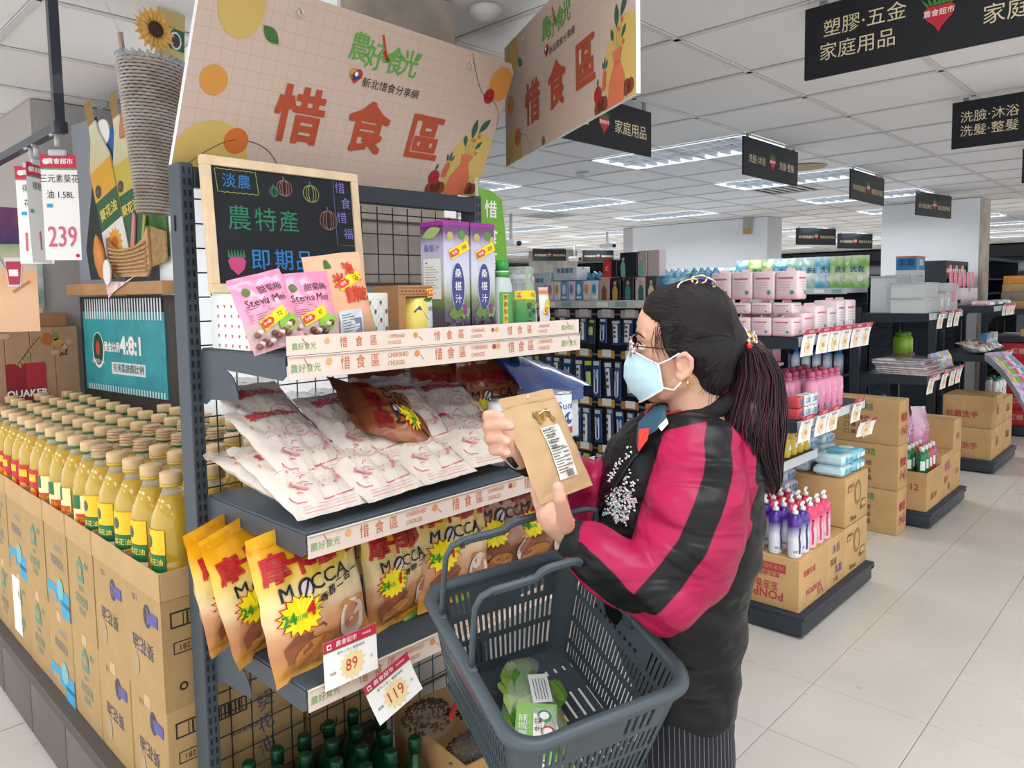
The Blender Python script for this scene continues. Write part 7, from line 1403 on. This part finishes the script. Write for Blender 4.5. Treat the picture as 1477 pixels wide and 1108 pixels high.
def wall(P0,P1,n0,sl,name):
    """slotted side between top edge P0->P1 (local) and its tapered foot: bars and bands leave real openings"""
    L_=(P1-P0).length; ux=(P1-P0)/L_; nin=n0; m=MB(); th=.0028
    def Q(s,t,o=0): return P0+ux*(s*L_+ (TP*t*(1-2*s))) + nin*(TP*t+o) + V((0,0,-BD*t))
    def slab(s0,s1,t0,t1):
        c=[Q(s0,t0),Q(s1,t0),Q(s1,t1),Q(s0,t1)]; d=[Q(s0,t0,th),Q(s1,t0,th),Q(s1,t1,th),Q(s0,t1,th)]; m.add(c+d,[(0,3,2,1),(4,5,6,7),(0,1,5,4),(1,2,6,5),(2,3,7,6),(3,0,4,7)],PLS)
    s0,s1=CR/L_*.8,1-CR/L_*.8
    for (t0,t1,kind) in sl:
        if kind=='solid': slab(s0,s1,t0,t1)
        else:
            segs=kind; 
            for (a,b,n_) in segs:
                if n_==0: slab(s0+(s1-s0)*a,s0+(s1-s0)*b,t0,t1); continue
                w_=(b-a)/n_
                for k in range(n_): a0=a+k*w_; slab(s0+(s1-s0)*a0,s0+(s1-s0)*(a0+w_*.5),t0,t1)
                
    return m.build(name,bk)
longs=[(0,.09,'solid'),(.09,.30,[(0,.2,5),(.2,.76,0),(.76,1,6)]),(.30,.34,'solid'),(.34,.56,[(0,1,26)]),(.56,.61,'solid'),(.61,.80,[(0,1,26)]),(.80,.84,'solid'),(.84,.95,[(0,1,26)]),(.95,1,'solid')]
shorts=[(0,.12,'solid'),(.12,.34,[(0,.2,4),(.2,.64,0),(.64,.9,4),(.9,1,0)]),(.34,.40,'solid'),(.40,.62,[(0,1,19)]),(.62,.67,'solid'),(.67,.90,[(0,1,19)]),(.90,1,'solid')]
wall(V((0,0,0)),V((0,BL_,0)),V((1,0,0)),longs,'long_side'); wall(V((BW,0,0)),V((BW,BL_,0)),V((-1,0,0)),longs,'long_side')
wall(V((0,BL_,0)),V((BW,BL_,0)),V((0,-1,0)),shorts,'short_side'); wall(V((0,0,0)),V((BW,0,0)),V((0,1,0)),shorts,'short_side')
# rounded corners
for (cx_,cy_,a0) in ((0,0,PI),(1,0,-PI/2),(1,1,0),(0,1,PI/2)):
    m=MB(); n=8; vs=[]
    for j in range(7):
        t=j/6; ins=TP*t; r=CR*.8-.3*ins; X_=(BW-ins-r) if cx_ else ins+r; Y_=(BL_-ins-r) if cy_ else ins+r
        for k in range(n+1): a=a0+PI/2*k/n; vs.append(V((X_+r*math.cos(a),Y_+r*math.sin(a),-BD*t)))
    qs=[(j*(n+1)+k,j*(n+1)+k+1,(j+1)*(n+1)+k+1,(j+1)*(n+1)+k) for j in range(6) for k in range(n)]; m.add(vs,qs,PLS,smooth=True); m.build('corner',bk)
# rim: broad rolled lip
m=MB(); outer=[(-.006,-.016),(-.012,-.004),(-.010,.004),(0,.007),(.010,.004),(.010,-.006)]; rings=[ring(z,ins) for ins,z in outer]; n=len(rings[0]); vs=[p for r_ in rings for p in r_]
m.add(vs,[(j*n+k,j*n+(k+1)%n,(j+1)*n+(k+1)%n,(j+1)*n+k) for j in range(len(rings)-1) for k in range(n)],PLS,smooth=True); m.build('rim',bk)
# floor with slots
m=MB(); rg=ring(-BD,TP); fi=TP; xs=[fi+ (BW-2*fi)*k/13 for k in range(14)]
for k in range(13): m.box((xs[k]+.002,fi,-BD-.003),(xs[k+1]-.0045,BL_-fi,-BD),PLS)
for yy in (fi,BL_*.33,BL_*.62,BL_-fi-.05): m.box((fi,yy,-BD-.0035),(BW-fi,yy+.05,-BD+.0004),PLS)
m.build('floor_grid',bk)
# row of round holes on the far long side
m=MB(); S=lambda u,v:V((BW-.0026-TP*(-v)/BD,u,v))
for k in range(9): m.disc(BL_*.36+k*.0165,-.048,.0042,lambda u,v:S(u,v)+V((-.0016,0,0)),mat('0c0d10',.9),n=12)
m.build('hole_row',bk)
# worn red stencil on the near long side
m=MB(); S=lambda u,v:V((-.0035+TP*(-v)/BD,BL_-u,v)); 
for k,c_ in enumerate('農會超市'): m.text(c_,.16+.028*k,-.048,.03,S,mat('8a3a40',.8),bold=.0)
m.build('stencil',bk)
def handle(y,ztop,lean,label):
    pts=[]; x0,x1=.004,BW-.004
    path=[(x0,-.012),(x0+.001,.03),(x0+.002,ztop*.55),(x0+.004,ztop*.82),(x0+.014,ztop*.95),(x0+.035,ztop),(x0+.09,ztop),(x0+.115,ztop+.001),(x0+.125,ztop+.010),(x0+.14,ztop+.014),(BW/2,ztop+.014),(x1-.14,ztop+.014),(x1-.125,ztop+.010),(x1-.115,ztop+.001),(x1-.035,ztop),(x1-.012,ztop*.95),(x1-.003,ztop*.8),(x1,ztop*.5),(x1,-.012)]
    P3=[V((a,y+lean*b,b)) for a,b in path]; m=MB(); m.tube(P3,.0062,PLS,n=10,flat=.8)
    m.tube([P3[i]+V((0,0,-.004)) for i in range(5,14)],.0065,PLS,n=8); h=m.build('handle',bk)
    for x in (x0,x1): MB().rbox((x-.008,y-.014,-.022),(x+.008,y+.014,.008),PLS,r=.004).build('hinge',h)
handle(BL_*.80,.165,-.06,''); handle(BL_*.45,.150,.02,'')
# vegetables in film at the basket bottom
for k,(x,y,rz,ln,cs,lb) in enumerate(((.13,.17,1.25,.20,('4f7f2c','7aa044'),'bag of leafy greens with a printed white label lying in the basket'),(.10,.11,1.05,.19,('5f8f38','9ab864'),'second bag of greens with a red seal sticker nearer the basket front'))):
    vg=thing('vegetable_bag',lb,'vegetables'); vg.matrix_world=MX@Matrix.Translation((x,y,-BD+.012))@Matrix.Rotation(rz,4,'Z')@Matrix.Scale(1.22,4)@Matrix.Translation((-ln/2,0,0))
    rr=random.Random(k+20); lv=MB()
    for q in range(26):
        x_=rr.uniform(.01,ln*.75); y_=rr.uniform(-.035,.035); z_=.012+rr.random()*.03; L__=rr.uniform(.05,.09); an=rr.uniform(-.5,.5); w__=rr.uniform(.012,.024); vs=[]
        for j in range(6):
            t=j/5; ww=w__*math.sin(PI*(t*.9+.05)); vs+= [(x_+L__*t*math.cos(an)-ww*math.sin(an),y_+L__*t*math.sin(an)+ww*math.cos(an),z_+.006*math.sin(t*5)+.004),(x_+L__*t*math.cos(an),y_+L__*t*math.sin(an),z_+.006*math.sin(t*5)),(x_+L__*t*math.cos(an)+ww*math.sin(an),y_+L__*t*math.sin(an)-ww*math.cos(an),z_+.006*math.sin(t*5)+.004)]
        LF_=MB(); LF_.add(vs,[(3*j,3*j+1,3*j+4,3*j+3) for j in range(5)]+[(3*j+1,3*j+2,3*j+5,3*j+4) for j in range(5)],mat(cs[q%2],.45,var=.15,vs=60),smooth=True); LF_.build('leaf',vg)
    for q in range(7): MB().tube([(.0+.01*q,-.03+.009*q,.015),(.06+.01*q,-.03+.01*q,.022),(ln*.9,-.02+.007*q,.015)],[.006,.005,.003],mat('a8bc78' if k else 'b88a5c',.45),n=6).build('stalk',vg)
    fm=MB(); fm.lathe([(0,0),(.03,.01),(.045,.05),(.047,.12),(.035,.17),(.02,.19),(.03,.215)],mat('f4f8f4',.08,alpha=.18,coat=1,bump=.3,bs=40),n=18,sy=.55,X=Matrix.Translation((0,0,.026))@Matrix.Rotation(PI/2,4,'Y')@Matrix.Rotation(PI/2,4,'Z')); fm.build('clear_film',vg)
    a=MB(); zt=.056; S=lambda u,v:V((u,v,zt)); L1=lambda u,v:V((u,v,zt+.001)); L2=lambda u,v:V((u,v,zt+.002))
    if k==0:
        a.rect(.11,-.03,.165,.0,S,mat('d8dcdc',.5)); [a.line([(.115,-.006-.0045*q),(.155,-.006-.0045*q)],.001,L1,INK) for q in range(5)]
        a.rect(.04,-.028,.1,.004,S,PAPER); a.disc(.056,-.012,.011,L1,mat('c8403a',.5),n=16); a.disc(.056,-.012,.007,L2,PAPER,n=14); a.disc(.084,-.012,.011,L1,mat('3a9a4a',.5),n=16); a.disc(.084,-.012,.007,L2,PAPER,n=14)
    else:
        a.rect(.0,-.03,.16,.03,S,mat('8cc068',.45)); a.disc(.05,-.01,.013,L1,PAPER,n=18); a.disc(.05,-.01,.0105,L2,mat('c8403a',.5),n=16); a.disc(.05,-.01,.006,lambda u,v:V((u,v,zt+.003)),PAPER,n=12); a.rect(.1,-.012,.14,.004,L1,PAPER); a.text('生菜',.12,-.004,.012,L2,INK); a.text('有機蔬菜',.11,.018,.014,L1,PAPER)
    a.build('bag_label',vg)
